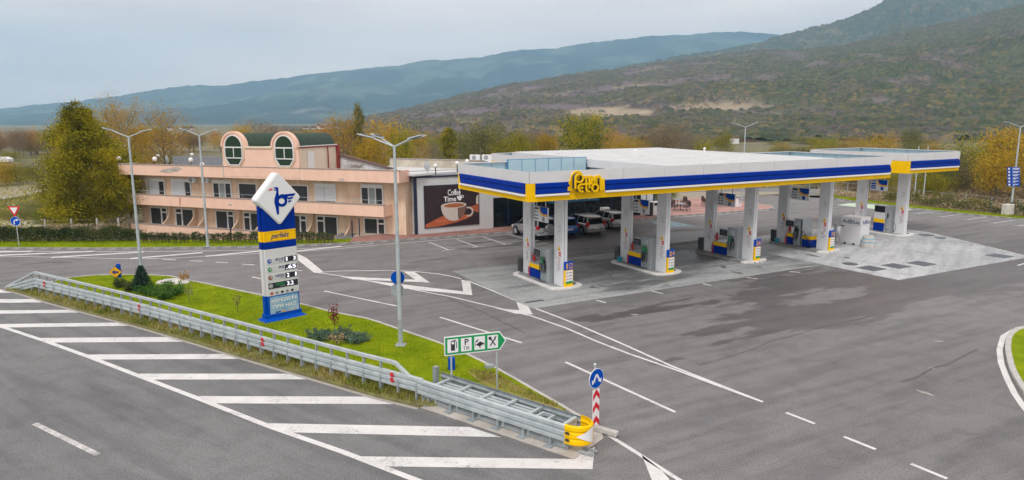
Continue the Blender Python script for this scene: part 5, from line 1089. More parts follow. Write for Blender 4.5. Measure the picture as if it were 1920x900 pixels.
MB().ribbon([(sL+.14, zY0+.05), (sR-.05, zY0+.05), (sR-.05, zY1-.05), (sL+.14, zY1-.05)], .02, -.012, 0, True).build('band_border', 'orange', TT)
dv_ = [T(519.6, 321.7, -.1), T(564.7, 369, -.1), T(525.8, 422.8, -.1), T(478.3, 377, -.1)]
def rounded(ps, r=.16, n=5):
    out = []
    for i in range(len(ps)):
        p = np.array(ps[i]); a = np.array(ps[i-1]); b = np.array(ps[(i+1) % len(ps)]); u = (a-p)/np.linalg.norm(a-p); w_ = (b-p)/np.linalg.norm(b-p)
        for k in range(n+1):
            t = k/n; q = (1-t)**2*(p+u*r)+2*t*(1-t)*p+t*t*(p+w_*r); out.append((q[0], q[1]+dz))
    return out
MB().prism(rounded(dv_, .16), 'y', -.08, .40).build('diamond_head', 'whitebright', TT, bev=.03)
ctr = np.mean(dv_, 0)
MB().prism(rounded([tuple(ctr+(np.array(p)-ctr)*.93) for p in dv_], .12), 'y', -.115, -.08).build('diamond_face', 'whitebright', TT, bev=.012)
def bp(x, y): q = T(455+x/6.425, 310+y/6.425, -.12); return (q[0], q[1]+dz)
for nm, m, pts in (('bird_body', 'blue', [(370, 268), (418, 260), (428, 275), (430, 330), (437, 360), (434, 420), (436, 480), (437, 590), (415, 592), (395, 500), (382, 450), (384, 400), (400, 350), (408, 305), (375, 302), (375, 294), (402, 290), (396, 280), (372, 278)]),
                   ('bird_wing', 'blue', [(438, 368), (455, 352), (480, 347), (520, 348), (636, 334), (614, 368), (545, 373), (535, 410), (500, 385), (470, 375)]),
                   ('wing_feather', 'blue', [(540, 388), (612, 379), (592, 405), (548, 411)]), ('wing_feather', 'blue', [(548, 425), (590, 418), (575, 440), (550, 450)]),
                   ('bird_flame', 'red', [(303, 303), (330, 298), (318, 290), (345, 278), (364, 290), (335, 302), (320, 308)])):
    MB().prism([bp(*p) for p in pts], 'y', -.128, -.112).build(nm, m, TT)
MB().ribbon([bp(470+52*math.cos(t), 430+52*math.sin(t)) for t in np.linspace(0, 2*pi, 27)[:-1]], .125, -.1285, -.112, True).build('bird_ring', 'blue', TT)
rows = [(486.2, 'BLUE', '1  3', 'bluesign'), (501.5, '95', '.65', 'green'), (516.8, 'DIESEL', '2  1', 'rust'), (532.5, 'DIESEL', '3.2', 'greysteel')]
for k, (y, a, b, m) in enumerate(rows):
    zc_ = zz(531, y); x0, x1 = sL+.16, sR-.04; wx = x1-x0
    bx('cladgrey' if k < 3 else 'ink', 'price_row', x0, x1, -.012, 0, zc_-.135, zc_+.135, 0)
    bx('ink', 'digit_display', x0+wx*.58, x1-.01, -.02, -.012, zc_-.12, zc_+.12, 0)
    MB().disc((x0+.11, zc_-.0), .10, -.02, -.012, 16).build('fuel_emblem', m, TT); MB().disc((x0+.13, zc_+.01), .05, -.024, -.02, 12).build('fuel_emblem_mark', 'kerb', TT)
    text(a, 'adink' if k < 3 else 'green', TT, x0+wx*(.24 if k else .28)+(.18 if a == '95' else 0), x0+wx*.555, zc_-.02, zc_+.10, -.016 if k < 3 else -.017, bold=.02, shear=.1)
    if a != '95': bx('greyink', 'fine_print', x0+wx*.38, x0+wx*.55, -.016, -.012, zc_-.085, zc_-.055, 0)
    if '  ' in b:
        d0, d1 = b.split('  '); text(d0, 'led', TT, x0+wx*.63, x0+wx*.63+(.07 if d0 == '1' else .12), zc_-.085, zc_+.095, -.024, bold=.02); text(d1, 'led', TT, x1-.05-(.07 if d1 == '1' else .12), x1-.05, zc_-.085, zc_+.095, -.024, bold=.02)
    else: text(b, 'led', TT, x0+wx*.62, x1-(.05 if k != 3 else .22), zc_-.085, zc_+.095, -.024, bold=.02)
zc_ = zz(531, 546.5); bx('cladgrey', 'service_row', sL+.16, sR-.04, -.012, 0, zc_-.11, zc_+.11, 0)
for k in range(5): MB().disc((sL+.29+k*.25, zc_), .065, -.018, -.012, 10).build('service_icon', ('red', 'greyink', 'ink', 'greyink', 'ink')[k], TT)
Mt['lightbox'] = mat('lightbox_print', (.16, .36, .60), .4, scale=1.5, col2=(.42, .58, .70))
zA, zB = zz(531, 553), zz(531, 596)
MB().prism(rounded([(sL+.17, zB-dz), (sR-.06, zB-dz), (sR-.06, zA-dz), (sL+.17, zA-dz)], .08), 'y', -.02, 0).build('lightbox', 'lightbox', TT)
hh = zA-zB; text('ЗАРЕДЕТЕ', 'whitebright', TT, sL+.20, sR-.12, zB+hh*.73, zB+hh*.90, -.026, bold=.03); text('ПРИ НАС', 'whitebright', TT, sL+.30, sR-.2, zB+hh*.48, zB+hh*.64, -.026, bold=.03)
text('Petrol', 'orange', TT, sL+.72, sR-.22, zB+hh*.12, zB+hh*.36, -.026, bold=.03)
MB().ribbon([(sL+.42, zB+hh*.36), (sL+.45, zB+hh*.3), (sL+.45, zB+hh*.08)], .04, -.026, -.02).ribbon([(sL+.47, zB+hh*.3), (sL+.65, zB+hh*.32)], .05, -.027, -.02).ribbon([(sL+.50+.05*math.cos(q), zB+hh*.2+.05*math.sin(q)) for q in np.linspace(0, 6, 10)], .035, -.0275, -.02).build('small_bird_mark', 'adink', TT)

# ------------------------------------------------------------------ street lamps
def lamp(px, py, base_z, arms, lab, H_=8.15, foot='plate'):
    g = G(px, py, base_z); t = thing('street_lamp', lab, 'street lamp', (*g, base_z), 0, 'street lamps')
    MB().tube([(0, 0, 0), (0, 0, H_)], [.10, .055], 10).build('pole', 'galv', t, smooth=60)
    MB().box(-.2, .2, -.2, .2, .0, .03).build('base_plate', 'galvd', t)
    MB().box(-.07, .07, -.112, -.09, .7, 1.1).build('service_door', 'galvd', t)
    for az, ln in arms:
        a = math.radians(az); dx, dy = math.cos(a), math.sin(a); r_ = .32
        q = (dx*ln, dy*ln, H_+ln*r_)
        MB().tube([(0, 0, H_-.06), q], [.036, .028], 8).build('arm', 'galv', t, smooth=60)
        h = MB().box(-.05, .52, -.115, .115, 0, .055).box(.52, .64, -.07, .07, .01, .04).build('lamp_head', 'galv', t, bev=.02); h.location = q; h.rotation_euler = (0, -math.atan(r_*.7), a)
        l = MB().box(.08, .48, -.09, .09, -.015, .0).build('led_panel', 'darkgrey', h); p = MB().box(.02, .4, -.1, .1, .056, .068).build('cooling_fins', 'darkgrey', h)
    return t
lamp(751.5, 647, .09, [(172, .85), (138, .8), (12, .62), (-28, .75)], 'street lamp with four arms in the lawn island, carrying a blue round sign', 8.0)
lamp(265, 507, .05, [(172, 1.05), (8, .72)], 'street lamp with two arms behind the small conifer, left of the hotel front')
lamp(390, 462.5, .12, [(168, .9), (12, .62)], 'street lamp with two arms standing on the far verge in front of the hotel', 8.0)
lamp(1894.5, 401, .12, [(170, .85), (-10, .85)], 'street lamp by the right verge carrying blue direction boards')
lamp(1391, 372, .0, [(165, .95), (15, .95)], 'distant street lamp rising behind the canopy roof', 8.2)
g = G(1888.5, 402.5, .12); t = thing('concrete_block', 'white concrete block at the foot of the right street lamp', 'block', (*g, .12), .3); MB().box(-.45, .45, -.3, .3, 0, 1.0).build('block', 'stone', t, bev=.05)
for k, (px, y0, y1) in enumerate(((1714, 372, 325), (1731, 372, 322))):
    g = G(px, y0, -.2); tag(MB().tube([(0, 0, 0), (0, 0, 6.2)], [.07, .05], 8).build('thin_pole', 'galv', None, loc=(*g, -.3)), ['thin grey pole under the small canopy, left of two', 'thin grey pole under the small canopy, right of two'][k], 'pole', 'thin poles at the right verge')
# signs on the island lamp
gC = G(751.5, 647, .09)
t = thing('round_sign', 'blue round sign on the island street lamp', 'sign', (gC[0], gC[1]+.14, 2.85), 0.1); MB().disc((-.06, .0), .27, -.02, .0).build('sign_face', 'bluesign', t); MB().disc((-.06, 0), .285, .0, .02).build('sign_back', 'galvd', t)
t = thing('round_sign', 'grey back of a round sign below the blue one on the island street lamp', 'sign', (gC[0], gC[1]+.14, 2.33), -.2); MB().disc((-.09, 0), .28, -.02, .015).build('sign_back', 'galvd', t); MB().box(-.1, .1, -.2, -.02, -.03, .03).build('clamp', 'galvd', t)
def polesign(name, lab, g, z0, h, rz=0): 
    t = thing(name, lab, 'traffic sign', (*g, z0), rz); MB().tube([(0, .05, 0), (0, .05, h)], .03, 8).build('pole', 'galv', t); MB().lathe([(.04, 0), (.04, .03)], (0, .05, h), 8).build('pole_cap', 'frame', t); return t
# give way + turn right
t = polesign('traffic_sign', 'give way triangle above a blue turn right disc at the far left verge', G(35, 462, .12), .12, 3.05, .05)
tri = [(-.42, 2.93), (.42, 2.93), (0, 2.2)]; MB().prism([(-.40, 2.95), (.40, 2.95), (.43, 2.9), (.03, 2.21), (-.03, 2.21), (-.43, 2.9)], 'y', -.02, .0).build('give_way_plate', 'red', t); MB().prism([(-.28, 2.86), (.28, 2.86), (0, 2.38)], 'y', -.026, -.02).build('give_way_field', 'whitebright', t)
MB().disc((0, 1.86), .34, -.02, 0).build('turn_disc', 'whitebright', t); MB().disc((0, 1.86), .325, -.024, -.02).build('disc_face', 'bluesign', t)
MB().ribbon([(-.09, 1.62), (-.09, 1.88), (.02, 1.95), (.10, 1.95)], .07, -.03, -.024).prism([(.08, 2.05), (.24, 1.95), (.08, 1.85)], 'y', -.03, -.024).build('turn_arrow', 'whitebright', t)
# diamond marker
g = G(222, 522.5, .05); t = thing('diamond_marker', 'orange diamond marker with a dark blue arrow on a stubby blue post', 'traffic sign', (*g, .05), .15)
MB().box(-.09, .12, .05, .2, 0, .85).build('post', 'bluesign', t, bev=.02)
cz = Zat(217.5, 510, g)-.05; cx = -.12; R_ = .36
MB().prism([(cx-R_, cz), (cx, cz+R_), (cx+R_, cz), (cx, cz-R_)], 'y', -.03, .05).build('diamond_plate', 'navy', t, bev=.01); MB().prism([(cx-R_*.93, cz), (cx, cz+R_*.93), (cx+R_*.93, cz), (cx, cz-R_*.93)], 'y', -.036, -.03).build('diamond_face', 'orange', t)
MB().prism([(cx-.2, cz), (cx-.02, cz+.17), (cx-.04, cz+.06), (cx+.18, cz+.05), (cx+.18, cz-.06), (cx-.02, cz-.05), (cx+.02, cz-.17)], 'y', -.042, -.036).build('arrow', 'adink', t)
# green services sign
P1 = G(846, 672, 1.36); P2 = G(932, 730, .09); GA = math.atan2(P2[1]-P1[1], P2[0]-P1[0])
def gs(px, py): return plane(px, py, P1, GA, -.05)
t = thing('services_sign', 'green arrow-shaped sign with fuel, parking, bed and cutlery pictures on two posts', 'traffic sign', (*P1, 0), GA)
wd_ = float(np.linalg.norm(P2-P1))
c = [gs(832.5, 639), gs(832.5, 674.5), gs(939, 648.5), gs(949, 628.5), gs(934.5, 614)]
zb_ = (c[1][1]+c[2][1])/2; zt_ = (c[0][1]+c[4][1])/2; x0, x1, x2 = c[0][0], (c[2][0]+c[4][0])/2, c[3][0]
hexa = [(x0, zb_), (x1, zb_), (x2, (zb_+zt_)/2), (x1, zt_), (x0, zt_)]
MB().prism(hexa, 'y', -.08, -.05).build('sign_edge', 'whitebright', t)
MB().prism([(x0+.03, zb_+.035), (x1-.02, zb_+.035), (x2-.05, (zb_+zt_)/2), (x1-.02, zt_-.035), (x0+.03, zt_-.035)], 'y', -.086, -.08).build('sign_field', 'green', t)
hh = zt_-zb_; W4 = (x1-x0-.08)/4
for k in range(4):
    a = x0+.1+k*W4*1.0; b = a+W4*.80; m_ = (a+b)/2; z0, z1 = zb_+.095, zt_-.095; sz = z1-z0
    f = MB().box(a, b, -.092, -.086, z0, z1).build('picture_panel', 'whitebright', t); q = lambda u, v: (a+(b-a)*u, z0+sz*v)
    def pg(nm, *pts): MB().prism([q(*p) for p in pts], 'y', -.098, -.092).build(nm, 'ink', f)
    if k == 0:
        pg('pump_picture', (.32, .15), (.68, .15), (.68, .62), (.32, .62)); MB().ribbon([q(.34, .6), q(.34, .84), q(.66, .84), q(.66, .6)], .03, -.098, -.092).build('pump_picture', 'ink', f)
        MB().ribbon([q(.45, .88), q(.75, .9), q(.85, .7), q(.84, .3)], .025, -.098, -.092).build('pump_picture', 'ink', f)
    elif k == 1:
        text('P', 'ink', f, a+(b-a)*.34, a+(b-a)*.72, z0+sz*.46, z0+sz*.93, -.096, bold=.02); text('TIR', 'ink', f, a+(b-a)*.2, a+(b-a)*.82, z0+sz*.10, z0+sz*.36, -.096)
    elif k == 2:
        pg('bed_picture', (.15, .40), (.5, .22), (.92, .45), (.55, .62)); pg('bed_picture', (.08, .62), (.34, .80), (.40, .74), (.16, .54)); pg('bed_picture', (.5, .1), (.56, .1), (.56, .3), (.5, .3)); pg('bed_picture', (.88, .3), (.94, .3), (.94, .5), (.88, .5)); pg('bed_picture', (.1, .3), (.15, .3), (.15, .5), (.1, .5))
    else:
        MB().ribbon([q(.75, .2), q(.25, .78)], .04, -.098, -.092).build('cutlery_picture', 'ink', f); MB().ribbon([q(.25, .2), q(.72, .75)], .035, -.1, -.093).build('cutlery_picture', 'ink', f)
        MB().disc(q(.24, .78), .055, -.1, -.092, 10).build('cutlery_picture', 'ink', f); pg('cutlery_picture', (.62, .66), (.72, .60), (.85, .88), (.80, .92), (.74, .80), (.70, .92))
for x in (.0, wd_): MB().tube([(x, 0, -.0), (x, 0, zt_-.05)], .032, 8).build('sign_post', 'galv', t)
g = G(847, 697); tag(MB().lathe([(.13, 0), (.13, .42), (.10, .46)], n=14).build('blue_marker_stub', 'bluesign', None, loc=(*g, .09)), 'short blue cylinder in the grass behind the green services sign', 'marker')
tag(MB().box(-.16, .16, -.1, .1, 0, .12).build('junction_box', 'galvd', None, loc=(*G(918, 694), .09), rz=.5, bev=.01), 'small grey junction box in the grass right of the services sign', 'box')
# keep sign + chevrons
g = G(1116, 806); KA = math.radians(40); t = polesign('traffic_sign', 'blue disc with two arrows above red and white chevrons at the crash cushion nose', g, .02, 1.98, KA)
MB().disc((0, 1.58), .30, -.02, .0).build('sign_disc', 'whitebright', t); MB().disc((0, 1.58), .285, -.024, -.02).build('disc_face', 'bluesign', t)
for s in (-1, 1): MB().ribbon([(s*.01, 1.70), (s*.12, 1.50)], .06, -.03, -.024).prism([(s*.05, 1.50), (s*.19, 1.42), (s*.20, 1.56)], 'y', -.03, -.024).build('arrow', 'whitebright', t)
MB().box(-.14, .14, -.02, .0, .10, 1.24).build('chevron_board', 'whitebright', t)
for k in range(3):
    z = .15+k*.38+.0
    MB().prism([(-.135, z), (0, z+.17), (.135, z), (.135, z+.17), (0, z+.34), (-.135, z+.17)] if k else [(-.135, .105), (0, .26), (.135, .105), (.135, .27), (0, .44), (-.135, .27)], 'y', -.026, -.02).build('chevron', 'red', t)
# direction boards on the right lamp
gD = G(1894.5, 401, .12)
t = thing('direction_boards', 'stack of blue direction boards with white lettering on the right street lamp', 'traffic sign', (gD[0]-.95, gD[1]-.2, 2.75), 0)
for k in range(6):
    b = MB().box(0+(.04*k), 1.35-.03*(5-k), -.03, 0, (5-k)*.30-.5+.5-.0, (5-k)*.30+.27).build('direction_board', 'bluesign', t, bev=.008)
    x0 = .04*k
    MB().box(x0+.09, x0+.25, -.036, -.03, (5-k)*.30+.06, (5-k)*.30+.21).build('board_icon', 'whitebright', b)
    MB().box(x0+.5, 1.18, -.036, -.03, (5-k)*.30+.15, (5-k)*.30+.20).box(x0+.5, 1.1-.05*k, -.036, -.03, (5-k)*.30+.06, (5-k)*.30+.11).build('board_print', 'whitebright', b)
MB().tube([(.93, .0, 0), (.93, .0, 1.8)], .03, 6).build('bracket', 'galvd', t)

# ------------------------------------------------------------------ guard rail
GP = [G(13, 543), G(65, 549), G(280, 606), G(640, 713), G(795, 757)]
gl = [0]
for i in range(4): gl.append(gl[-1]+float(np.linalg.norm(GP[i+1]-GP[i])))
def gpos(s): return np.array([np.interp(s, gl, [p[0] for p in GP]), np.interp(s, gl, [p[1] for p in GP])])
GR = thing('guard_rail', 'long galvanised double guard rail with upper box rail between highway and lawn island', 'guard rail', (*GP[0], 0))
def rel(p, z, base=GP[0]): return (p[0]-base[0], p[1]-base[1], z)
zt = lambda s: min(1., max(0., (s-.0)/2.4))
front_ = [(.0, .0), (.02, .015), (.07, .04), (.07, .125), (.015, .155), (.015, .18), (.07, .205), (.07, .305), (.015, .34), (.015, .365), (.07, .395), (.07, .485), (.02, .51), (.0, .52)]
thrie = front_+[(a-.012, b) for a, b in front_[::-1]]
s = 0.; brk = [0, 2.4]+list(np.arange(6.4, gl[-1], 4.0))+[gl[-1]]
for a, b in zip(brk[:-1], brk[1:]):
    k = 3; ps = [rel(gpos(a+(b-a)*j/k), (-.30+.62*zt(a+(b-a)*j/k))+.02) for j in range(k+1)]
    MB().sweep(thrie, ps).build('rail_beam', 'galv', GR, smooth=30)
topend = gl[3]+float(np.linalg.norm(G(738, 741)-GP[3]))
box_ = [(-.07, 0), (.05, 0), (.05, .10), (-.07, .10)]
for a, b in zip([0, 2.4]+list(np.arange(6.4, topend-1, 4.)), [2.4]+list(np.arange(6.4, topend-1, 4.))+[topend]):
    MB().sweep(box_, [rel(gpos(a), .12+.98*zt(a)), rel(gpos(b-.012), .12+.98*zt(b))]).build('top_rail', 'galv', GR)
e1 = gpos(topend); e2 = gpos(topend+1.2); MB().sweep(box_, [rel(e1, 1.10), rel(gpos(topend+.15), 1.08), rel(e2, .45), rel(gpos(topend+1.9), .0)]).build('end_brace', 'galv', GR)
pm = MB().box(-.022, .022, -.045, .045, 0, 1.12).mesh('post', Mt['galvd']); pl2 = MB().box(-.03, .03, -.05, .05, 0, .8).mesh('lower_post', Mt['galvd'])
s = .5
while s < gl[-1]:
    p = gpos(s); t_ = gpos(s+.1)-gpos(s-.1); an = math.atan2(t_[1], t_[0]); n_ = np.array([-t_[1], t_[0]])/np.linalg.norm(t_)
    if s < topend: o = put('post', pm, GR, 0, rel(p+n_*.0, .0), an); o.scale = (1, 1, .12/1.12+.88*zt(s))
    o = put('lower_post', pl2, GR, 0, rel(p+n_*-.075+n_*.02, .0), an); o.scale = (1, .9, max(.05, zt(s)*.8))
    s += .8
for px in (86, 264, 495, 737):
    # red reflectors in the beam valleys
    best = min(np.arange(0, gl[-1], .05), key=lambda q: abs((lambda d: 960+F*(d@RV)/(d@fw))(np.array([*gpos(q), .6-HC]))-px))
    p = gpos(best); t_ = gpos(best+.1)-gpos(best-.1); an = math.atan2(t_[1], t_[0])
    for zq in (.50, .68):
        o = MB().box(-.06, .06, -.10, -.02, 0, .13).build('red_reflector', 'red', GR); o.location = rel(p, zq); o.rotation_euler = (0, 0, an)
# crash cushion
A = gpos(gl[-1]-.3); Bp = G(1060, 835); _e = (Bp-A)/np.linalg.norm(Bp-A); Bp = A+_e*5.78-np.array([-_e[1], _e[0]])*.36; CA = math.atan2(Bp[1]-A[1], Bp[0]-A[0]); CL = float(np.linalg.norm(Bp-A))
CC = thing('crash_cushion', 'steel crash cushion with yellow rounded nose at the near end of the guard rail', 'crash cushion', (*A, 0), CA)
zb0 = .30; wB, wE = .90, .70
for a in range(3): MB().sweep([(p, q) for p, q in thrie], [(CL*a/3+(.0), 0, zb0), (CL*(a+1)/3-.01, 0, zb0)]).build('side_beam', 'galv', CC, smooth=30)
for a in range(3): 
    s0, s1 = .2+(CL-.2)*a/3, .2+(CL-.2)*(a+1)/3-.01
    w0, w1 = wB+(wE-wB)*s0/CL, wB+(wE-wB)*s1/CL
    MB().sweep([(-p, q) for p, q in thrie], [(s0, w0, zb0), (s1, w1, zb0)]).build('side_beam', 'galvd', CC, smooth=30)
nose = [(CL-.0, 0, zb0-.03)]+[(CL+.10+.42*math.sin(t), wE/2-wE/2*math.cos(t), zb0-.03) for t in np.linspace(0, pi, 13)]+[(CL, wE, zb0-.03)]
MB().sweep([(a*.55+.04, b*1.1) for a, b in front_]+[(a*.55+.02, b*1.1) for a, b in front_[::-1]], nose).build('nose_cover', 'yellow', CC, smooth=30)
for k, (a, b) in enumerate(((.35, .30), (.35, .55))): MB().box(CL+.05, CL+.17, -.125, -.09, zb0+.1+k*.2, zb0+.16+k*.2).build('bolt_plate', 'darkgrey', CC)
vv = []
for k in range(8):
    th = .55+k*.17; x_, y_ = CL+.10+(.42+.085)*math.sin(th), wE/2-(wE/2+.085)*math.cos(th); hw_ = .24*k/7+.01; vv += [(x_, y_, zb0+.26-hw_), (x_, y_, zb0+.26+hw_)]
MB().add(vv, [(2*k, 2*k+2, 2*k+3, 2*k+1) for k in range(7)]).build('reflective_patch', 'whitebright', CC)
for y in (.24, .42, .60): MB().box(.7, CL-1.3, y-.05, y+.05, .56, .66).build('inner_rail', 'galv', CC, bev=.01)
MB().box(.7, CL-1.3, .19, .22, .40, .54).build('inner_side_plate', 'galvd', CC)
for x in np.linspace(.75, CL-1.35, 5): MB().box(x-.05, x+.05, .08, wB-.12, .665, .74).box(x-.04, x+.04, .08, .14, .1, .66).box(x-.04, x+.04, wB-.2, wB-.14, .1, .66).build('cross_frame', 'galv', CC, bev=.008)
MB().box(CL-1.2, CL-.75, .22, .27, .58, .68).box(CL-1.2, CL-.75, .55, .6, .58, .68).box(CL-1.2, CL-1.12, .27, .55, .58, .68).box(CL-.83, CL-.75, .27, .55, .58, .68).build('slider_frame', 'galv', CC)
MB().box(CL-.15, CL-.05, .06, wE-.06, .72, .80).box(CL-.15, CL-.05, .06, .14, .1, .72).box(CL-.15, CL-.05, wE-.14, wE-.06, .1, .72).box(CL-.13, CL-.07, .14, wE-.14, .3, .68).build('nose_frame', 'galv', CC, bev=.01)
for x in np.arange(.5, CL, .95):
    MB().box(x-.04, x+.04, .01, .07, .03, .6).box(x-.12, x+.12, -.16, .1, .03, .06).build('anchor_foot', 'galvd', CC)
MB().box(-.1, .6, -.22, .6, .03, .07).build('anchor_plate', 'galvd', CC); MB().box(-.05, .1, wB-.1, wB+.06, .03, .95).build('rear_post', 'galvd', CC)
MB().box(.2, CL, .1, .3, .05, .18).build('base_track', 'galvd', CC); MB().box(CL+.3, CL+.75, .15, .21, .05, .10).box(CL+.3, CL+.75, .4, .46, .05, .10).build('base_track', 'galvd', CC)
struct(MB().prism(gp((783, 763), (930, 812), (1077, 862), (1131, 823), (1128, 812), (1112, 801), (1045, 770), (850, 727), (812, 738)), 'z', .003, .03).build('cushion_pad', 'pad'))
tag(MB().box(-.5, .5, -.09, .09, 0, .14).build('kerb_block', 'kerb', None, loc=(*G(1129, 812), .032), rz=CA+.02, bev=.02), 'loose pale kerb block beside the chevron sign foot', 'kerb block')

# ------------------------------------------------------------------ cars
def carmesh(kind, Lg, Wd, Ht):
    b = MB(); w = Wd/2
    zb = {'suv': .34, 'estate': .22, 'hatch': .22}[kind]; bl = {'suv': 1.02, 'estate': .92, 'hatch': .92}[kind]
    st = [(0, zb+.15, .62, w*.86), (.06, zb+.02, bl-.06, w*.95), (.35, zb, bl, w), (Lg*.3, zb, bl, w), (Lg*.55, zb, bl-.01, w), (Lg*.70, zb, bl-.03, w), (Lg*.86, zb, bl-.12, w*.97), (Lg*.96, zb+.04, bl-.22, w*.88), (Lg, zb+.12, .60, w*.72)]
    v = []; k = 10
    for y, z0, z1, ww in st:
        pr = [(-ww*.9, z0), (-ww, z0+.15), (-ww*1.0, (z0+z1)/2), (-ww*.985, z1-.07), (-ww*.90, z1), (ww*.90, z1), (ww*.985, z1-.07), (ww, (z0+z1)/2), (ww, z0+.15), (ww*.9, z0)]
        v += [(x, y, z) for x, z in pr]
    f = [(i*k+j, i*k+(j+1) % k, (i+1)*k+(j+1) % k, (i+1)*k+j) for i in range(len(st)-1) for j in range(k)]+[tuple(range(k)), tuple(range((len(st)-1)*k, len(st)*k))]
    b.add(v, f); return b, bl, zb
def car(lab, loc, paint, kind, Lg, Wd, Ht, rz=YAW, sparewheel=False):
    t = thing('parked_car', lab, 'car', (*loc, 0.01), rz, 'cars parked in front of the shop'); w = Wd/2
    b, bl, zb = carmesh(kind, Lg, Wd, Ht); body = put('body', b.mesh('body', paint, 35), t, .03)
    yr = {'suv': .16, 'estate': .20, 'hatch': .18}[kind]
    gh = [(.06, bl-.02, w*.90), (yr+.12, Ht-.12, w*.76), (Lg*.56, Ht-.1, w*.76), (Lg*.72, bl-.04, w*.88)]
    # greenhouse glass block and roof skin
    v = [(-w*.9, .08, bl-.03), (w*.9, .08, bl-.03), (w*.88, Lg*.74, bl-.05), (-w*.88, Lg*.74, bl-.05), (-w*.74, yr+.15, Ht-.07), (w*.74, yr+.15, Ht-.07), (w*.72, Lg*.54, Ht-.08), (-w*.72, Lg*.54, Ht-.08)]
    MB().add(v, [(0, 1, 5, 4), (1, 2, 6, 5), (2, 3, 7, 6), (3, 0, 4, 7), (4, 5, 6, 7)]).build('windows', 'carglass', t)
    rv_ = []; 
    for y, z, ww in ((yr+.02, Ht-.10, .74), (yr+.25, Ht-.02, .77), (Lg*.35, Ht, .78), (Lg*.50, Ht-.02, .76), (Lg*.56, Ht-.08, .73)):
        rv_ += [(-w*ww, y, z-.05), (-w*ww*.85, y, z), (w*ww*.85, y, z), (w*ww, y, z-.05), (w*ww*.9, y, z-.09), (-w*ww*.9, y, z-.09)]
    put('roof', MB().add(rv_, [(i*6+j, i*6+(j+1) % 6, (i+1)*6+(j+1) % 6, (i+1)*6+j) for i in range(4) for j in range(6)]+[tuple(range(6)), tuple(range(24, 30))]).mesh('roof', paint, 40), t)
    mb = MB()
    for s in (-1, 1):
        def pil(y0, y1, wd): mb.tube([(s*w*.905, y0, bl-.03), (s*w*.755, y1, Ht-.07)], wd, 5)
        pil(.10, yr+.12, .07); pil(Lg*.36, Lg*.34, .035); pil(Lg*.735, Lg*.55, .04)
        if kind != 'hatch': pil(Lg*.17, Lg*.17, .045)
        else: pil(Lg*.16, Lg*.12, .10)
    put('pillars', mb.mesh('pillars', paint, 50), t)
    rw = {'suv': .36, 'estate': .32, 'hatch': .31}[kind]
    for y in (Lg*.19, Lg*.80):
        for s in (-1, 1):
            a = MB().prism([(y+(rw+.07)*math.cos(q), rw+(rw+.06)*math.sin(q)) for q in np.linspace(0, pi, 13)], 'x', s*(w-.30), s*(w+.004)).build('wheel_arch', 'black', t)
            wh = MB().prism([(y+rw*math.cos(q), rw+rw*math.sin(q)) for q in np.linspace(0, 2*pi, 25)[:-1]], 'x', s*(w-.22), s*(w+.0+.012)).build('wheel', 'black', t, bev=.02)
            MB().prism([(y+rw*.66*math.cos(q), rw+rw*.66*math.sin(q)) for q in np.linspace(0, 2*pi, 17)[:-1]], 'x', s*(w+.012), s*(w+.022)).build('rim', 'darkgrey', wh)
            for q in range(5):
                th = q*2*pi/5; MB().tube([(s*(w+.03), y, rw), (s*(w+.025), y+rw*.64*math.cos(th), rw+rw*.64*math.sin(th))], .035, 4).build('spoke', 'galv', wh)
    for s in (-1, 1):
        z0, z1 = (.85, 1.12) if kind == 'suv' else (.70, 1.05) if kind == 'estate' else (.72, .95)
        MB().box(min(s*w*.98, s*w*.80), max(s*w*.98, s*w*.80), -.02, .30, z0, z1).build('tail_light', mat('tail_light_red', (.5, .01, .02), .2) if 'tail' not in Mt else 'tail', t, bev=.02)
        MB().box(min(s*w*.9, s*w*.6), max(s*w*.9, s*w*.6), Lg-.12, Lg-.02, .58, .74).build('headlight', 'frame', t, bev=.02)
        MB().box(min(s*(w-.02), s*(w+.18)), max(s*(w-.02), s*(w+.18)), Lg*.66, Lg*.69, bl-.02, bl+.14).build('wing_mirror', 'darkgrey' if kind == 'suv' else 'galv', t, bev=.02)
    MB().box(-.26, .26, -.03, .02, .50 if kind != 'suv' else .52, .61 if kind != 'suv' else .63).build('number_plate', 'frame', t)
    MB().box(-w*.95, w*.95, -.05, .12, zb+.04, zb+.22).build('rear_bumper', paint if kind != 'suv' else 'greysteel', t, bev=.04)
    for s in (-1, 1):
        for y in (Lg*.36, Lg*.545): MB().box(min(s*(w+.003), s*(w-.05)), max(s*(w+.003), s*(w-.05)), y, y+.012, zb+.15, bl-.08).build('door_gap', 'black', t)
        for y in (Lg*.42, Lg*.60): MB().box(min(s*(w+.02), s*(w-.05)), max(s*(w+.02), s*(w-.05)), y-.22, y-.08, bl-.17, bl-.14).build('door_handle', 'galvd', t)
    if sparewheel:
        q = MB().prism([(.08+.36*math.cos(q), .92+.36*math.sin(q)) for q in np.linspace(0, 2*pi, 25)[:-1]], 'y', -.26, -.02).build('spare_wheel_cover', paint, t, bev=.05)
        MB().prism([(.08+.22*math.cos(q), .92+.22*math.sin(q)) for q in np.linspace(0, 2*pi, 21)[:-1]], 'y', -.28, -.26).build('cover_disc', paint, q, bev=.01)
    if kind != 'hatch':
        for s in (-1, 1): MB().tube([(s*w*.66, Lg*.12, Ht-.02), (s*w*.66, Lg*.5, Ht+.02)], .02, 5).build('roof_rail', 'galvd', t)
    return t
Mt['tail'] = mat('tail_light_red', (.5, .01, .02), .2, var=.02)
silver = carpaint('silver_paint', (.36, .37, .38), .4); silver2 = carpaint('pale_gold_silver_paint', (.33, .33, .31), .4); silver3 = carpaint('grey_silver_paint', (.35, .36, .35), .35); bluec = carpaint('bright_blue_paint', (.005, .07, .30), .2)
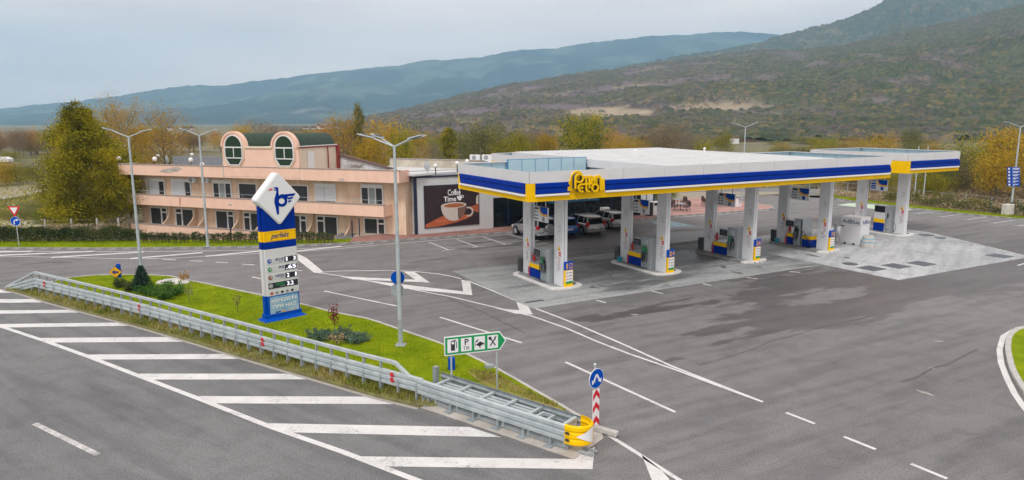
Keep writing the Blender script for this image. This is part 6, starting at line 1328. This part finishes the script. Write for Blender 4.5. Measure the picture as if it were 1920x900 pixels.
car('silver off-road car with a spare wheel on its tail, leftmost of the parked cars', W(7.35, 12.75), silver, 'suv', 4.25, 1.82, 1.70, YAW, True)
car('blue hatchback mostly hidden behind the front canopy column', W(9.75, 13.3), bluec, 'hatch', 4.0, 1.70, 1.48, YAW)
car('silver grey estate car, second from the right of the parked cars', W(12.0, 12.9), silver2, 'estate', 4.5, 1.76, 1.5, YAW)
car('silver hatchback, rightmost of the parked cars', W(15.35, 14.2), silver3, 'hatch', 4.1, 1.72, 1.46, YAW)

# ------------------------------------------------------------------ vegetation
def quads(P, size, rng, flat=0., asp=.6):
    n = len(P); a = rng.normal(size=(n, 3)); a[:, 2] *= (1-flat); a /= np.linalg.norm(a, axis=1)[:, None]
    b = rng.normal(size=(n, 3)); b -= (b*a).sum(1)[:, None]*a; b /= np.linalg.norm(b, axis=1)[:, None]
    s = size*rng.uniform(.6, 1.3, (n, 1)); a = a*s*.5; b = b*s*.5*asp
    v = np.stack([P-a, P-b, P+a, P+b], 1).reshape(-1, 3); return v, np.arange(4*n).reshape(n, 4)
def treemeshes(name, seed, h, r, z0, style, nl, ls, lm, spread=1., bare=0.):
    rng = np.random.default_rng(seed); mb = MB(); cl = []
    tr = max(.06, h*.018); top = h*(.93 if style in ('cone', 'column') else .75)
    bend = rng.normal(0, .02*h, 2)
    tp = [(bend[0]*(k/6)**2, bend[1]*(k/6)**2, -1.0+ (top+1.)*k/6) for k in range(7)]; mb.tube(tp, [tr*(1-.8*k/6) for k in range(7)], 7)
    nb = 24 if style != 'bush' else 16
    for k in range(nb):
        u = (k+.5)/nb; z = z0+(top-z0)*u**.9*.98; ang = k*2.4+rng.uniform(-.4, .4)
        if style == 'cone': rad = r*(1.06-u**1.6)*rng.uniform(.62, 1.15)*(min(1, .66+u*2.2))
        elif style == 'column': rad = r*rng.uniform(.6, 1.)*math.sin(pi*min(.98, .15+u*.85))**.6
        else: rad = r*rng.uniform(.7, 1.05)*math.sqrt(max(.05, 1-(u*1.25-.45)**2))
        ez = z+rad*(.22 if style == 'cone' else .55 if style != 'column' else 1.4)*rng.uniform(.4, 1.1)+(.08*h if style == 'round' else 0)
        ez = min(ez, h*.97)
        s_ = Vector((bend[0]*(z/top)**2, bend[1]*(z/top)**2, z)); e_ = Vector((s_.x+rad*math.cos(ang), s_.y+rad*math.sin(ang), ez)); m_ = s_.lerp(e_, .5)+Vector((0, 0, -.08*rad))
        mb.tube([s_, m_, e_], [tr*.38*(1-u*.6), tr*.25*(1-u*.6), tr*.08], 5)
        ks = 1. if style != 'cone' else .4+.6*min(1., rad/(r*.8)); cl += [(e_, 1., ks), (s_.lerp(e_, .72), .9, ks), (m_, .7, ks)]
        for j in range(3 if bare < .5 else 5):
            q = s_.lerp(e_, rng.uniform(.4, .9)); d = Vector(rng.normal(size=3)); d.z = abs(d.z)*.6+.2; q2 = q+d.normalized()*r*.30*ks*rng.uniform(.6, 1.2)
            mb.tube([q, q2], [tr*.1, tr*.04], 4); cl.append((q2, .8, ks))
    cl.append((Vector(tp[-1])+Vector((0, 0, h*.04)), .7, .3 if style == 'cone' else 1.)); kk_ = np.array([c[2] for c in cl])
    ctr = np.array([tuple(c[0]) for c in cl]); wt = np.array([c[1] for c in cl]); 
    idx = rng.choice(len(cl), nl, p=wt*kk_/(wt*kk_).sum()); cr_ = r*.20*spread*(wt[idx]*.6+.5)*kk_[idx]
    P = ctr[idx]+rng.normal(size=(nl, 3))*cr_[:, None]*np.array([1, 1, .72]); P = P[P[:, 2] > .05*h]
    v, q = quads(P, ls, rng); return mb.mesh('trunk', Mt['bark'], 50), npmesh('crown', v, q, LM[lm])
TC = {}
def tree(key, loc, sc, lab, group=None, rz=None, name='autumn_tree', cat='tree'):
    tm, cm = TC[key]; t = thing(name, lab, cat, loc, rnd.uniform(0, 6.28) if rz is None else rz, group); t.scale = sc if isinstance(sc, tuple) else (sc, sc, sc)
    put('trunk', tm, t); put('crown', cm, t); return t
# unit trees: height 10 m
defs = dict(round_olive=(1, 10, 4.2, 1.5, 'round', 7000, .30, 'olive'), round_yellow=(2, 10, 4.2, 1.2, 'round', 7000, .30, 'yellow'), round_gold=(3, 10, 3.8, 1.5, 'round', 4500, .26, 'gold', 1.1), round_brown=(4, 10, 4.4, 1.5, 'round', 4500, .24, 'brown', 1.2, .6),
            round_grey=(5, 10, 4.6, 1.2, 'round', 5500, .24, 'grey', 1.25, .6), round_mossy=(6, 10, 4.4, 1.0, 'round', 6500, .30, 'mossy', 1.1), round_mix=(7, 10, 5.2, .8, 'round', 9000, .34, 'greenyel', 1.0), column_mossy=(8, 10, 1.5, .8, 'column', 3500, .28, 'mossy'),
            column_olive=(9, 10, 1.6, .6, 'column', 4500, .28, 'olive'), bush_gold=(10, 10, 7.5, .3, 'bush', 6000, .42, 'yellow', 1.2), bush_olive=(11, 10, 7.5, .3, 'bush', 6000, .42, 'olive', 1.2), bush_mossy=(12, 10, 7.5, .2, 'bush', 6000, .42, 'mossy', 1.2), bush_green=(15, 10, 7.5, .2, 'bush', 6000, .42, 'green', 1.2),
            round_orange=(13, 10, 4., 1.2, 'round', 4200, .26, 'orange', 1.15, .6), bush_grey=(14, 10, 7.5, .2, 'bush', 5000, .38, 'grey', 1.3), bush_brown=(16, 10, 7.5, .2, 'bush', 5000, .38, 'brown', 1.3))
for k, d in defs.items(): TC[k] = treemeshes(k, *d)
def T2(key, px, ytop, wpx, Y, lab, group=None, name='autumn_tree', cat='tree', z=-1.2):
    l = at(px, Y, z); h = Zat(px, ytop, l[:2])-z; r = {'c': 1.6, 'b': 7.5}.get(key[0], 4.5)
    wm = wpx*Y/F/cp; return tree(key, l, (wm/2/(r*1.05), wm/2/(r*1.05), h/10), lab, group, name=name, cat=cat)
# big trees left of the hotel
TC['big1'] = treemeshes('big', 21, 10, 3.6, .6, 'cone', 95000, .13, 'olivedeep', .82)
TC['big2'] = treemeshes('big', 22, 10, 3.2, 1.5, 'round', 16000, .13, 'gold', .85, .8)
TC['sparse'] = treemeshes('sparse', 23, 10, 3.6, 1.6, 'round', 9000, .13, 'gold', .95, .8)
TC['big3'] = treemeshes('big', 24, 10, 4.0, .4, 'round', 32000, .15, 'olivedeep', .9)
def T3(key, px, ytop, wpx, Y, R_, lab, z=-1.2):
    l = at(px, Y, z); h = Zat(px, ytop, l[:2])-z; wm = wpx*Y/F/cp; return tree(key, l, (wm/2/R_, wm/2/R_, h/10), lab)
T3('big1', 158, 186, 190, 65, 3.7, 'tall broad olive-yellow tree, the largest, left of the hotel')
T3('big3', 205, 300, 120, 64, 4.0, 'lower bushy olive tree between the tallest tree and the hotel corner')
T3('big2', 232, 178, 90, 74, 3.3, 'thin-topped golden brown tree right behind the tallest tree')
T3('sparse', 306, 190, 120, 80, 3.7, 'sparse orange tree with bare branches rising behind the hotel roof left end')
T3('big3', 92, 385, 60, 70, 4., 'green bush at the left foot of the tallest tree')
T2('round_gold', 262, 235, 60, 84, 'golden tree between the two tall thin trees behind the hotel roof')
g1 = 'trees and bushes beyond the buildings'
# behind the hotel
for q in (('round_brown', 520, 233, 70, 130, 'bare brown tree behind the gap of the two dormers'), ('round_gold', 455, 228, 56, 125, 'small golden tree behind the left dormer'), ('round_grey', 490, 226, 60, 150, 'grey twiggy tree behind the left barrel roof'),
          ('round_gold', 590, 238, 70, 130, 'golden tree behind the right barrel roof'), ('round_gold', 640, 212, 86, 95, 'tall gold and brown tree left of the slim poplar'), ('column_mossy', 676, 192, 26, 96, 'slim tall poplar above the block shed'),
          ('round_brown', 660, 216, 60, 104, 'brown twiggy tree just behind the slim poplar'), ('round_gold', 716, 218, 96, 95, 'broad golden tree behind the four-armed street lamp'), ('round_yellow', 690, 258, 70, 84, 'low yellow tree right of the block shed roof'), ('round_olive', 752, 242, 60, 92, 'olive tree right of the four-armed street lamp'),
          ('round_gold', 783, 240, 54, 98, 'orange-gold tree at the right end of the golden group'), ('round_orange', 610, 225, 60, 110, 'pale orange tree left end of the golden group'),
          ('column_olive', 842, 236, 40, 115, 'narrow olive tree left of the roof air conditioners'), ('round_grey', 812, 268, 50, 125, 'grey bushy tree in the gap right of the golden group'),
          ('round_mossy', 908, 230, 92, 120, 'wide mossy green tree behind the roof air conditioners'), ('round_mossy', 870, 250, 60, 126, 'smaller mossy tree left of the wide mossy one'), ('round_olive', 970, 244, 44, 130, 'narrow olive tree between the mossy and yellow trees'),
          ('round_brown', 1005, 242, 66, 140, 'brown and orange tree behind the bright yellow one'), ('round_yellow', 1028, 250, 50, 118, 'bright yellow tree left of the big green and yellow one'), ('round_mix', 1092, 221, 88, 125, 'big green and yellow tree above the middle of the canopy'),
          ('round_orange', 1145, 240, 56, 160, 'rusty twiggy tree right of the big green and yellow one'), ('bush_gold', 1165, 259, 56, 140, 'rounded golden bush above the canopy roof'), ('round_brown', 1245, 232, 100, 150, 'wide brown twiggy tree above the canopy roof'),
          ('round_grey', 1300, 250, 70, 170, 'grey twiggy tree left of the distant street lamp'), ('bush_olive', 1320, 266, 40, 150, 'small olive bush left of the distant street lamp'), ('bush_gold', 1205, 262, 40, 150, 'small golden bush between rounded bush and brown tree'),
          ('bush_olive', 990, 268, 60, 115, 'low green-yellow bush at the foot of the yellow tree'), ('bush_olive', 940, 262, 60, 118, 'low yellow-green bush between the mossy and olive trees'), ('bush_gold', 1463, 271, 40, 170, 'small round golden bush right of the distant street lamp'), ('bush_gold', 1600, 262, 70, 160, 'wide golden bush behind the small canopy'),
          ('bush_gold', 1652, 256, 64, 150, 'round orange-gold bush above the small canopy'), ('bush_olive', 1545, 262, 60, 155, 'olive gold bush left of the wide golden bush'), ('round_mossy', 1710, 243, 44, 190, 'lone mossy tree on the field edge behind the small canopy'),
          ('bush_brown', 1570, 268, 50, 160, 'brown bush above the right end of the long canopy'), ('bush_gold', 1750, 268, 50, 150, 'low golden bush right of the small canopy roof'), ('bush_mossy', 1712, 268, 50, 150, 'mossy bush under the lone field tree'),
          ('round_yellow', 1905, 240, 120, 88, 'large deep yellow tree behind the right street lamp'), ('round_yellow', 1878, 285, 90, 84, 'lower yellow tree left of the large deep yellow one'), ('bush_olive', 1835, 266, 90, 100, 'olive bush between the small canopy and the yellow tree'), ('bush_mossy', 1800, 283, 90, 98, 'mossy bush just right of the small canopy')):
    T2(*q)
# masses on the right
R3 = random.Random(3)
for k in range(46):
    px = R3.uniform(1480, 1960); key = R3.choice(['bush_olive', 'bush_mossy', 'bush_brown', 'bush_gold', 'bush_olive', 'bush_green', 'bush_mossy']); Y = R3.uniform(88, 120)*(1 if px > 1600 else 1.15)
    yt = 326+R3.uniform(-22, 12)-max(0, px-1700)*.08
    T2(key, px, yt, R3.uniform(36, 70), Y, cnm(key)+' bush in the thicket '+('above the canopy end' if px < 1620 else 'behind the small canopy' if px < 1760 else 'between the small canopy and the blue boards' if px < 1880 else 'behind the blue boards'), 'thicket bushes beyond the right verge', 'thicket_bush', 'bush')
for k in range(34):
    px = R3.uniform(-40, 150); key = R3.choice(['round_brown', 'round_grey', 'round_orange', 'round_grey', 'round_brown', 'round_mossy']); Y = R3.uniform(200, 290)
    T2(key, px, 250+R3.uniform(-9, 14), R3.uniform(30, 52), Y, cnm(key)+' tree of the far wood line '+('above the white field shed' if px < 40 else 'left of the largest tree'), 'far wood line at the left', 'far_tree', 'tree')
for k in range(46):
    px = R3.uniform(250, 840); key = R3.choice(['round_brown', 'round_grey', 'round_orange', 'round_gold', 'round_mossy']); Y = R3.uniform(230, 330)
    T2(key, px, 246+R3.uniform(-8, 10), R3.uniform(30, 50), Y, cnm(key)+' tree of the far wood line '+('behind the left roof terrace of the hotel' if px < 415 else 'behind the arched dormers' if px < 610 else 'behind the golden tree group'), 'far wood line behind the hotel', 'far_tree', 'tree')
for k in range(96):
    px = R3.uniform(780, 1930); key = R3.choice(['round_brown', 'round_grey', 'bush_mossy', 'bush_brown', 'round_mossy', 'bush_olive', 'round_grey']); Y = R3.uniform(180, 300) if px < 1380 else R3.uniform(290, 340)
    T2(key, px, (262 if px < 1380 else 264)+R3.uniform(-12, 10)*(1 if px < 1380 else .7), R3.uniform(34, 60), Y, cnm(key)+' tree in the hillside foot belt '+('left of the canopy lettering' if px < 1060 else 'above the middle of the canopy' if px < 1300 else 'around the distant street lamp'), 'tree belt at the foot of the hillside', 'far_tree', 'tree')
for k, (px, yt, w_, Y, key) in enumerate(((22, 308, 60, 112, 'bush_olive'), (60, 312, 50, 118, 'bush_mossy'), (-15, 305, 60, 110, 'bush_gold'), (95, 318, 40, 112, 'bush_grey'), (20, 392, 70, 72, 'bush_mossy'), (70, 398, 60, 70, 'bush_green'), (-10, 395, 60, 74, 'bush_olive'), (48, 380, 50, 80, 'bush_mossy'), (75, 362, 50, 88, 'bush_olive'), (15, 285, 40, 190, 'bush_olive'), (105, 300, 40, 150, 'bush_grey'))):
    T2(key, px, yt, w_, Y, cnm(key)+' scrub bush in the left field, '+('near the hedge' if yt > 350 else 'beyond the pale field strip'), 'scrub in the left field', 'field_bush', 'bush')
for px in (1462, 1495, 1520): T2('bush_mossy', px, 276, 46, 160, 'mossy bush over the long canopy roof edge', 'mossy bushes over the canopy edge', 'field_bush', 'bush')
# terrace shrubs behind tables
for k, (x, y) in enumerate(((26.3, 26.2), (27.8, 26.6), (29.3, 26.9), (30.8, 27.2), (32.2, 27.4), (25.2, 25.0))):
    t = tree('bush_green', (*W(x, y), .12), (.12, .12, .125), 'clipped green shrub at the back of the rose terrace', 'terrace shrubs', name='terrace_shrub', cat='shrub')
# hedges
def hedge(name, pts, wd, h, n, ls, lm, lab, cat='hedge', z=.1, seed=1, ragged=.25):
    rng = np.random.default_rng(seed); P = np.array(pts, float); d = np.r_[0, np.cumsum(np.linalg.norm(np.diff(P, axis=0), axis=1))]
    s = rng.uniform(0, d[-1], n); X_ = np.interp(s, d, P[:, 0]); Y_ = np.interp(s, d, P[:, 1]); hh_ = h*(1+ragged*(vnoise(s*.9, s*0, seed)*2-1)+ragged*.6*(vnoise(s*3.1, s*0, seed+4)*2-1))
    zf = rng.uniform(0, 1, n)**.6; X_ += rng.normal(0, wd/2.6, n)*(1.15-zf*.5); Y_ += rng.normal(0, wd/2.6, n)*(1.15-zf*.5)
    v, q = quads(np.stack([X_-P[0, 0], Y_-P[0, 1], zf*hh_], 1), ls, rng); o = put(name, npmesh(name, v, q, LM[lm]), None, 0, (*P[0], z)); return o
hl = [G(-200, 457), G(0, 455.5), G(120, 455), G(262, 454.5)]
o = hedge('verge_hedge', hl, .9, 1.0, 17000, .13, 'hedge', ''); tag(o, 'dense dark green hedge along the far verge below the largest tree', 'hedge')
o = hedge('dry_weed_band', [G(-200, 452), G(240, 450)], 1.3, 1.0, 5000, .14, 'dry', '', ragged=.5, seed=8); tag(o, kind='stuff')
TC['hs'] = treemeshes('hs', 31, 1.0, .26, .15, 'round', 170, .10, 'hedge', 1.15)
for k in range(52):
    px = 262+k*7.1+R3.uniform(-1.5, 1.5); 
    if px > 632: break
    l = G(px, 455.5+R3.uniform(-.6, .6), .12); s_ = R3.uniform(.75, 1.05)
    t = tree('hs', (*l, .12), (s_*1.1, s_*1.1, s_), 'thin young hedge shrub in the row before the hotel', 'young hedge shrubs before the hotel', name='hedge_shrub', cat='shrub')
for k, (pp, ln) in enumerate((([W(53.4, 16), W(52.1, 11), W(52.1, 5)], 1), ([W(52.2, 5), W(53.0, -1), W(55, -9)], 1))):
    o = hedge('verge_weeds', pp, 1.1, .9, 5000, .16, 'hedge' if k else 'mossy', '', ragged=.6, seed=12+k); tag(o, ['ragged green weeds and shrubs along the right verge under the small canopy', 'ragged green weeds and shrubs along the right verge towards the blue boards'][k], 'shrubs')
o = hedge('dry_grass_band', [W(56, 26), W(54.5, 12), W(54.5, 2), W(57, -12)], 2.2, .8, 9000, .2, 'dry', '', ragged=.5, seed=15, z=-.6); tag(o, kind='stuff')
# dry grass scatter in the right and left fields
rng = np.random.default_rng(5); n = 26000
aa = rng.uniform(57, 92, n); bb = rng.uniform(-30, 34, n); XY = O0+np.outer(aa, EX)+np.outer(bb, EY); v, q = quads(np.c_[XY, rng.uniform(-1.15, -.5, n)], .55, rng, asp=.35); tag(put('dry_grass', npmesh('dry_grass', v, q, LM['dry'])), kind='stuff')
n = 16000; YY = rng.uniform(60, 150, n); PX = rng.uniform(-60, 140, n); XX = (PX-960)/F*YY/cp
v, q = quads(np.c_[XX, YY, rng.uniform(-1.15, -.7, n)], .4, rng, asp=.3); tag(put('field_grass', npmesh('field_grass', v, q, LM['weed'])), kind='stuff')
# lawn blades and verge weeds
def inpoly(X, Y, poly): return sdist(X, Y, poly) < -.05
def blades(name, poly, n, h, lm, z0, seed, asp=.25):
    r = np.random.default_rng(seed); pa = np.array(poly); lo, hi = pa.min(0), pa.max(0); X_ = r.uniform(lo[0], hi[0], n*3); Y_ = r.uniform(lo[1], hi[1], n*3); m_ = inpoly(X_, Y_, poly); X_, Y_ = X_[m_][:n], Y_[m_][:n]; k = len(X_)
    hh_ = h*r.uniform(.4, 1.2, k)*(.6+.8*vnoise(X_*1.3, Y_*1.3, seed)); ang = r.uniform(0, 2*pi, k); wd = hh_*asp; lx, ly = r.normal(0, .35, k)*hh_, r.normal(0, .35, k)*hh_
    a = np.stack([X_-np.cos(ang)*wd, Y_-np.sin(ang)*wd, np.full(k, z0)], 1); b = np.stack([X_+np.cos(ang)*wd, Y_+np.sin(ang)*wd, np.full(k, z0)], 1); c_ = np.stack([X_+lx, Y_+ly, z0+hh_], 1)
    v = np.stack([a, b, c_], 1).reshape(-1, 3); o = put(name, npmesh(name, v, np.arange(3*k).reshape(k, 3), LM[lm])); tag(o, kind='stuff'); return o
blades('lawn_grass', isl, 60000, .045, 'lawnblade', .088, 1, .35)
blades('verge_weeds', rv, 42000, .16, 'weed', .09, 2, .16)
blades('back_lawn_grass', vg, 30000, .09, 'lawnblade', .12, 3, .35)
blades('right_lawn_grass', [tuple(p) for p in rl], 20000, .10, 'lawnblade', .125, 4, .35)
blades('right_island_grass', P_+[(26, 14), (40, 20), (34, 32)], 26000, .045, 'lawnblade', .11, 6, .35)
blades('weed_fringe', [tuple(p) for p in gp((875, 697), (930, 702), (985, 732), (1040, 759), (1066, 778), (1050, 772), (980, 750), (900, 718))], 2500, .12, 'weed', .09, 7, .16)
# conifer and junipers in the island
def conifer(loc, h, r, lab):
    rng = np.random.default_rng(3); t = thing('young_conifer', lab, 'conifer', (*loc, .08)); mb = MB().tube([(0, 0, 0), (0, 0, h)], [.05, .01], 6); P = []
    for k in range(22):
        z = .12+h*.93*k/22; rr = r*(1-k/22)**.85+.04
        for j in range(9):
            a = j*2*pi/9+k*.7; e = (rr*math.cos(a), rr*math.sin(a), z-.02+rr*.12); mb.tube([(0, 0, z), e], [.012, .004], 3)
            for s in np.linspace(.25, 1, 9): P += [(e[0]*s+rng.normal(0, .035), e[1]*s+rng.normal(0, .035), z+(e[2]-z)*s+rng.normal(0, .03)) for _ in range(3)]
    mb.build('trunk', 'bark', t); v, q = quads(np.array(P), .13, rng, asp=.3); put('foliage', npmesh('foliage', v, q, LM['conifer']), t)
conifer(G(268, 549), 1.38, .52, 'small dark spruce in the island lawn in front of the left street lamp')
def juniper(pts, lm, lab, n=2600, ls=.11, hz=.45, r=.55, seed=1):
    rng = np.random.default_rng(seed); c0 = G(*pts[0]); t = thing('juniper', lab, 'shrub', (*c0, .08)); Pn = []; mb = MB()
    for px, py, s in pts:
        c = G(px, py)-c0
        for k in range(14):
            a = rng.uniform(0, 2*pi); l = r*s*rng.uniform(.5, 1.2); e = np.array([c[0]+l*math.cos(a), c[1]+l*math.sin(a), hz*s*rng.uniform(.3, 1.1)]); mb.tube([(c[0], c[1], 0), tuple(e)], [.015, .005], 3)
            m_ = n//(14*len(pts)); tt_ = rng.uniform(.25, 1.05, m_)[:, None]; Pn.append(np.array([c[0], c[1], .03])*(1-tt_)+e*tt_+rng.normal(0, .06*s, (m_, 3)))
    P = np.concatenate(Pn); P[:, 2] = np.maximum(P[:, 2], .02); v, q = quads(P, ls, rng, asp=.3); mb.build('stem', 'bark', t); put('foliage', npmesh('foliage', v, q, LM[lm]), t)
juniper([(245, 547, 1.1), (232, 541, .9)], 'hedge', 'dark spreading juniper left of the small spruce', 3000, seed=2)
juniper([(300, 552, 1.3), (322, 556, 1.2), (282, 556, 1.2), (310, 563, 1.1)], 'juniper', 'bright green spreading juniper right of the small spruce', 9000, seed=3)
juniper([(612, 640, 1.0), (596, 636, .8)], 'juniperblue', 'blue-green low juniper left of the red-leaved sapling', 2600, hz=.3, seed=4)
juniper([(655, 640, 1.1), (672, 646, .9), (640, 635, .8)], 'juniperblue', 'blue-green low juniper right of the red-leaved sapling', 3600, hz=.35, seed=5)
def sapling(px, py, h, lm, lab, n=120, r=.16, z0=.35):
    rng = np.random.default_rng(int(px)); t = thing('sapling', lab, 'sapling', (*G(px, py), .08)); mb = MB().tube([(0, 0, 0), (.02, 0, h*.9)], [.018, .006], 5); P = []
    for k in range(9): a = k*2.4; z = h*(z0+.55*k/9); e = (r*math.cos(a), r*math.sin(a), z+.2); mb.tube([(0, 0, z), e], [.008, .003], 3); P += [np.array(e)*rng.uniform(.7, 1.1)+rng.normal(0, .05, 3) for _ in range(n//9)]
    mb.build('stem', 'bark', t); v, q = quads(np.array(P), .10, rng); put('leaves', npmesh('leaves', v, q, LM[lm]), t)
sapling(628, 633, 1.15, 'maroon', 'dark red leaved sapling between the two blue-green junipers', 200, .14, .5)
sapling(355, 568, .85, 'grey', 'bare twiggy sapling in the lawn right of the green juniper', 60, .2)
sapling(446, 589, .85, 'mossy', 'thin sapling in the lawn left of the totem', 50, .14)
sapling(345, 532, .6, 'orange', 'orange-leaved small shrub at the lawn kerb near the pale boulder', 160, .22, .1)
sapling(632, 650, .5, 'dry', 'withered brown shrub under the red-leaved sapling', 150, .25, .1)
g = G(325, 533); t = tag(MB().lathe([(.9, 0), (.8, .14), (.5, .24), (.1, .27)], n=11).build('pale_boulder', 'stone', None, smooth=50, loc=(*g, .05)), 'flat pale boulder in the island lawn right of the spruce', 'boulder'); t.scale = (1.1, .55, 1)
# left concrete fence
FE = thing('post_fence', 'row of slanted concrete fence posts with wires beyond the dark hedge', 'fence', (*at(20, 60, -.6),), 0)
f0 = np.array(at(20, 60)[:2]); pp = []
for k, px in enumerate((18, 66, 117, 165, 206)):
    p = np.array(at(px, 60+k*.2)[:2])-f0; pp.append(p); o = MB().box(-.06, .06, -.06, .06, -.3, 1.35).build('concrete_post', 'kerb', FE); o.location = (*p, 0); o.rotation_euler = (0, R3.uniform(-.05, .06), 0)
for z in (.4, .8, 1.2): MB().tube([(*p, z) for p in pp], .005, 4).build('wire', 'galvd', FE)
for k, (px, py, s, m) in enumerate(((60, 437, .5, 'stone'), (108, 437, .35, 'darkgrey'), (114, 438, .25, 'stone'), (36, 438, .4, 'kerb'))):
    l = at(px, 58, -.1); tag(MB().box(-s, s, -.2, .2, 0, .35).build('rubble_piece', m, None, loc=l, rz=R3.uniform(0, 3)), ['long pale slab lying behind the hedge', 'dark piece of rubble behind the hedge below the largest tree', 'small white piece of rubble behind the hedge', 'pale rubble piece near the give way sign'][k], 'rubble')
tag(MB().prism([(-3, 0), (2.2, 0), (2.2, .8), (1, 1.3), (-3, 1.3)], 'y', -1, 1).build('white_shed', 'frame', None, loc=at(0, 185, -1.1)), 'small white shed in the field at the left edge', 'shed')
# right fence
FR = thing('wire_fence', 'thin post and wire fence beyond the right verge and the far lot edge', 'fence', (0, 0, -.7), 0)
path = [G(1400, 357), G(1470, 358.5), G(1560, 363), W(56.5, 24), W(54.6, 14), W(54.3, 4), W(55, -4), W(57.5, -14)]
d = [0]
for i in range(1, len(path)): d.append(d[-1]+float(np.linalg.norm(path[i]-path[i-1])))
q = []; 
for s in np.arange(0, d[-1], 2.5):
    p = (float(np.interp(s, d, [a[0] for a in path])), float(np.interp(s, d, [a[1] for a in path]))); q.append(p); MB().box(-.03, .03, -.03, .03, 0, 2.1).build('fence_post', 'galvd', FR, loc=(*p, 0))
for z in (.9, 1.5, 2.05): MB().tube([(*p, z) for p in q], .012, 4).build('fence_wire', 'galvd', FR)
# village
VH = [(640, 236.5, 9), (628, 237.5, 7), (652, 235.5, 8), (617, 238.5, 7), (606, 239.5, 8), (590, 240, 7), (575, 240, 8), (665, 235.5, 6), (600, 236.5, 6), (320, 240, 9), (348, 241, 7), (362, 240.5, 6)]
for k, (px, py, w_) in enumerate(VH):
    l = at(px, 900, 0); zc_ = Zat(px, py, l[:2]); t = thing('village_house', 'tiny pale house of the distant village behind the hotel', 'house', (l[0], l[1], zc_-5), R3.uniform(-.4, .4), 'distant village houses')
    MB().box(-w_*.4, w_*.4, -3, 3, -8, 5).build('wall', 'frame', t); MB().prism([(-w_*.45, 5), (w_*.45, 5), (0, 7.5)], 'y', -3.4, 3.4).build('roof', 'tile', t)
l = at(1377, 300, 0); zc_ = Zat(1377, 263, l[:2]); t = thing('field_hut', 'tiny white hut among bushes left of the distant street lamp', 'hut', (l[0], l[1], zc_-.5), .2); MB().box(-1.4, 1.4, -1.4, 1.4, -6, 1.4).build('wall', 'frame', t); MB().prism([(-1.6, 1.4), (1.6, 1.4), (0, 2.0)], 'y', -1.6, 1.6).build('roof', 'tile', t)

# ------------------------------------------------------------------ haze
m = bpy.data.materials.new('haze_air'); m.use_nodes = True; n = m.node_tree; n.nodes.remove(n.nodes['Principled BSDF'])
v = n.nodes.new('ShaderNodeVolumePrincipled'); v.inputs['Density'].default_value = 1.75e-4; v.inputs['Color'].default_value = (.44, .74, 1.0, 1); v.inputs['Anisotropy'].default_value = .1
n.links.new(v.outputs[0], n.nodes['Material Output'].inputs['Volume'])
tag(put('haze', MB().box(-7200, 7200, -950, 7000, -4.2, 800).mesh('haze', m)), kind='stuff')
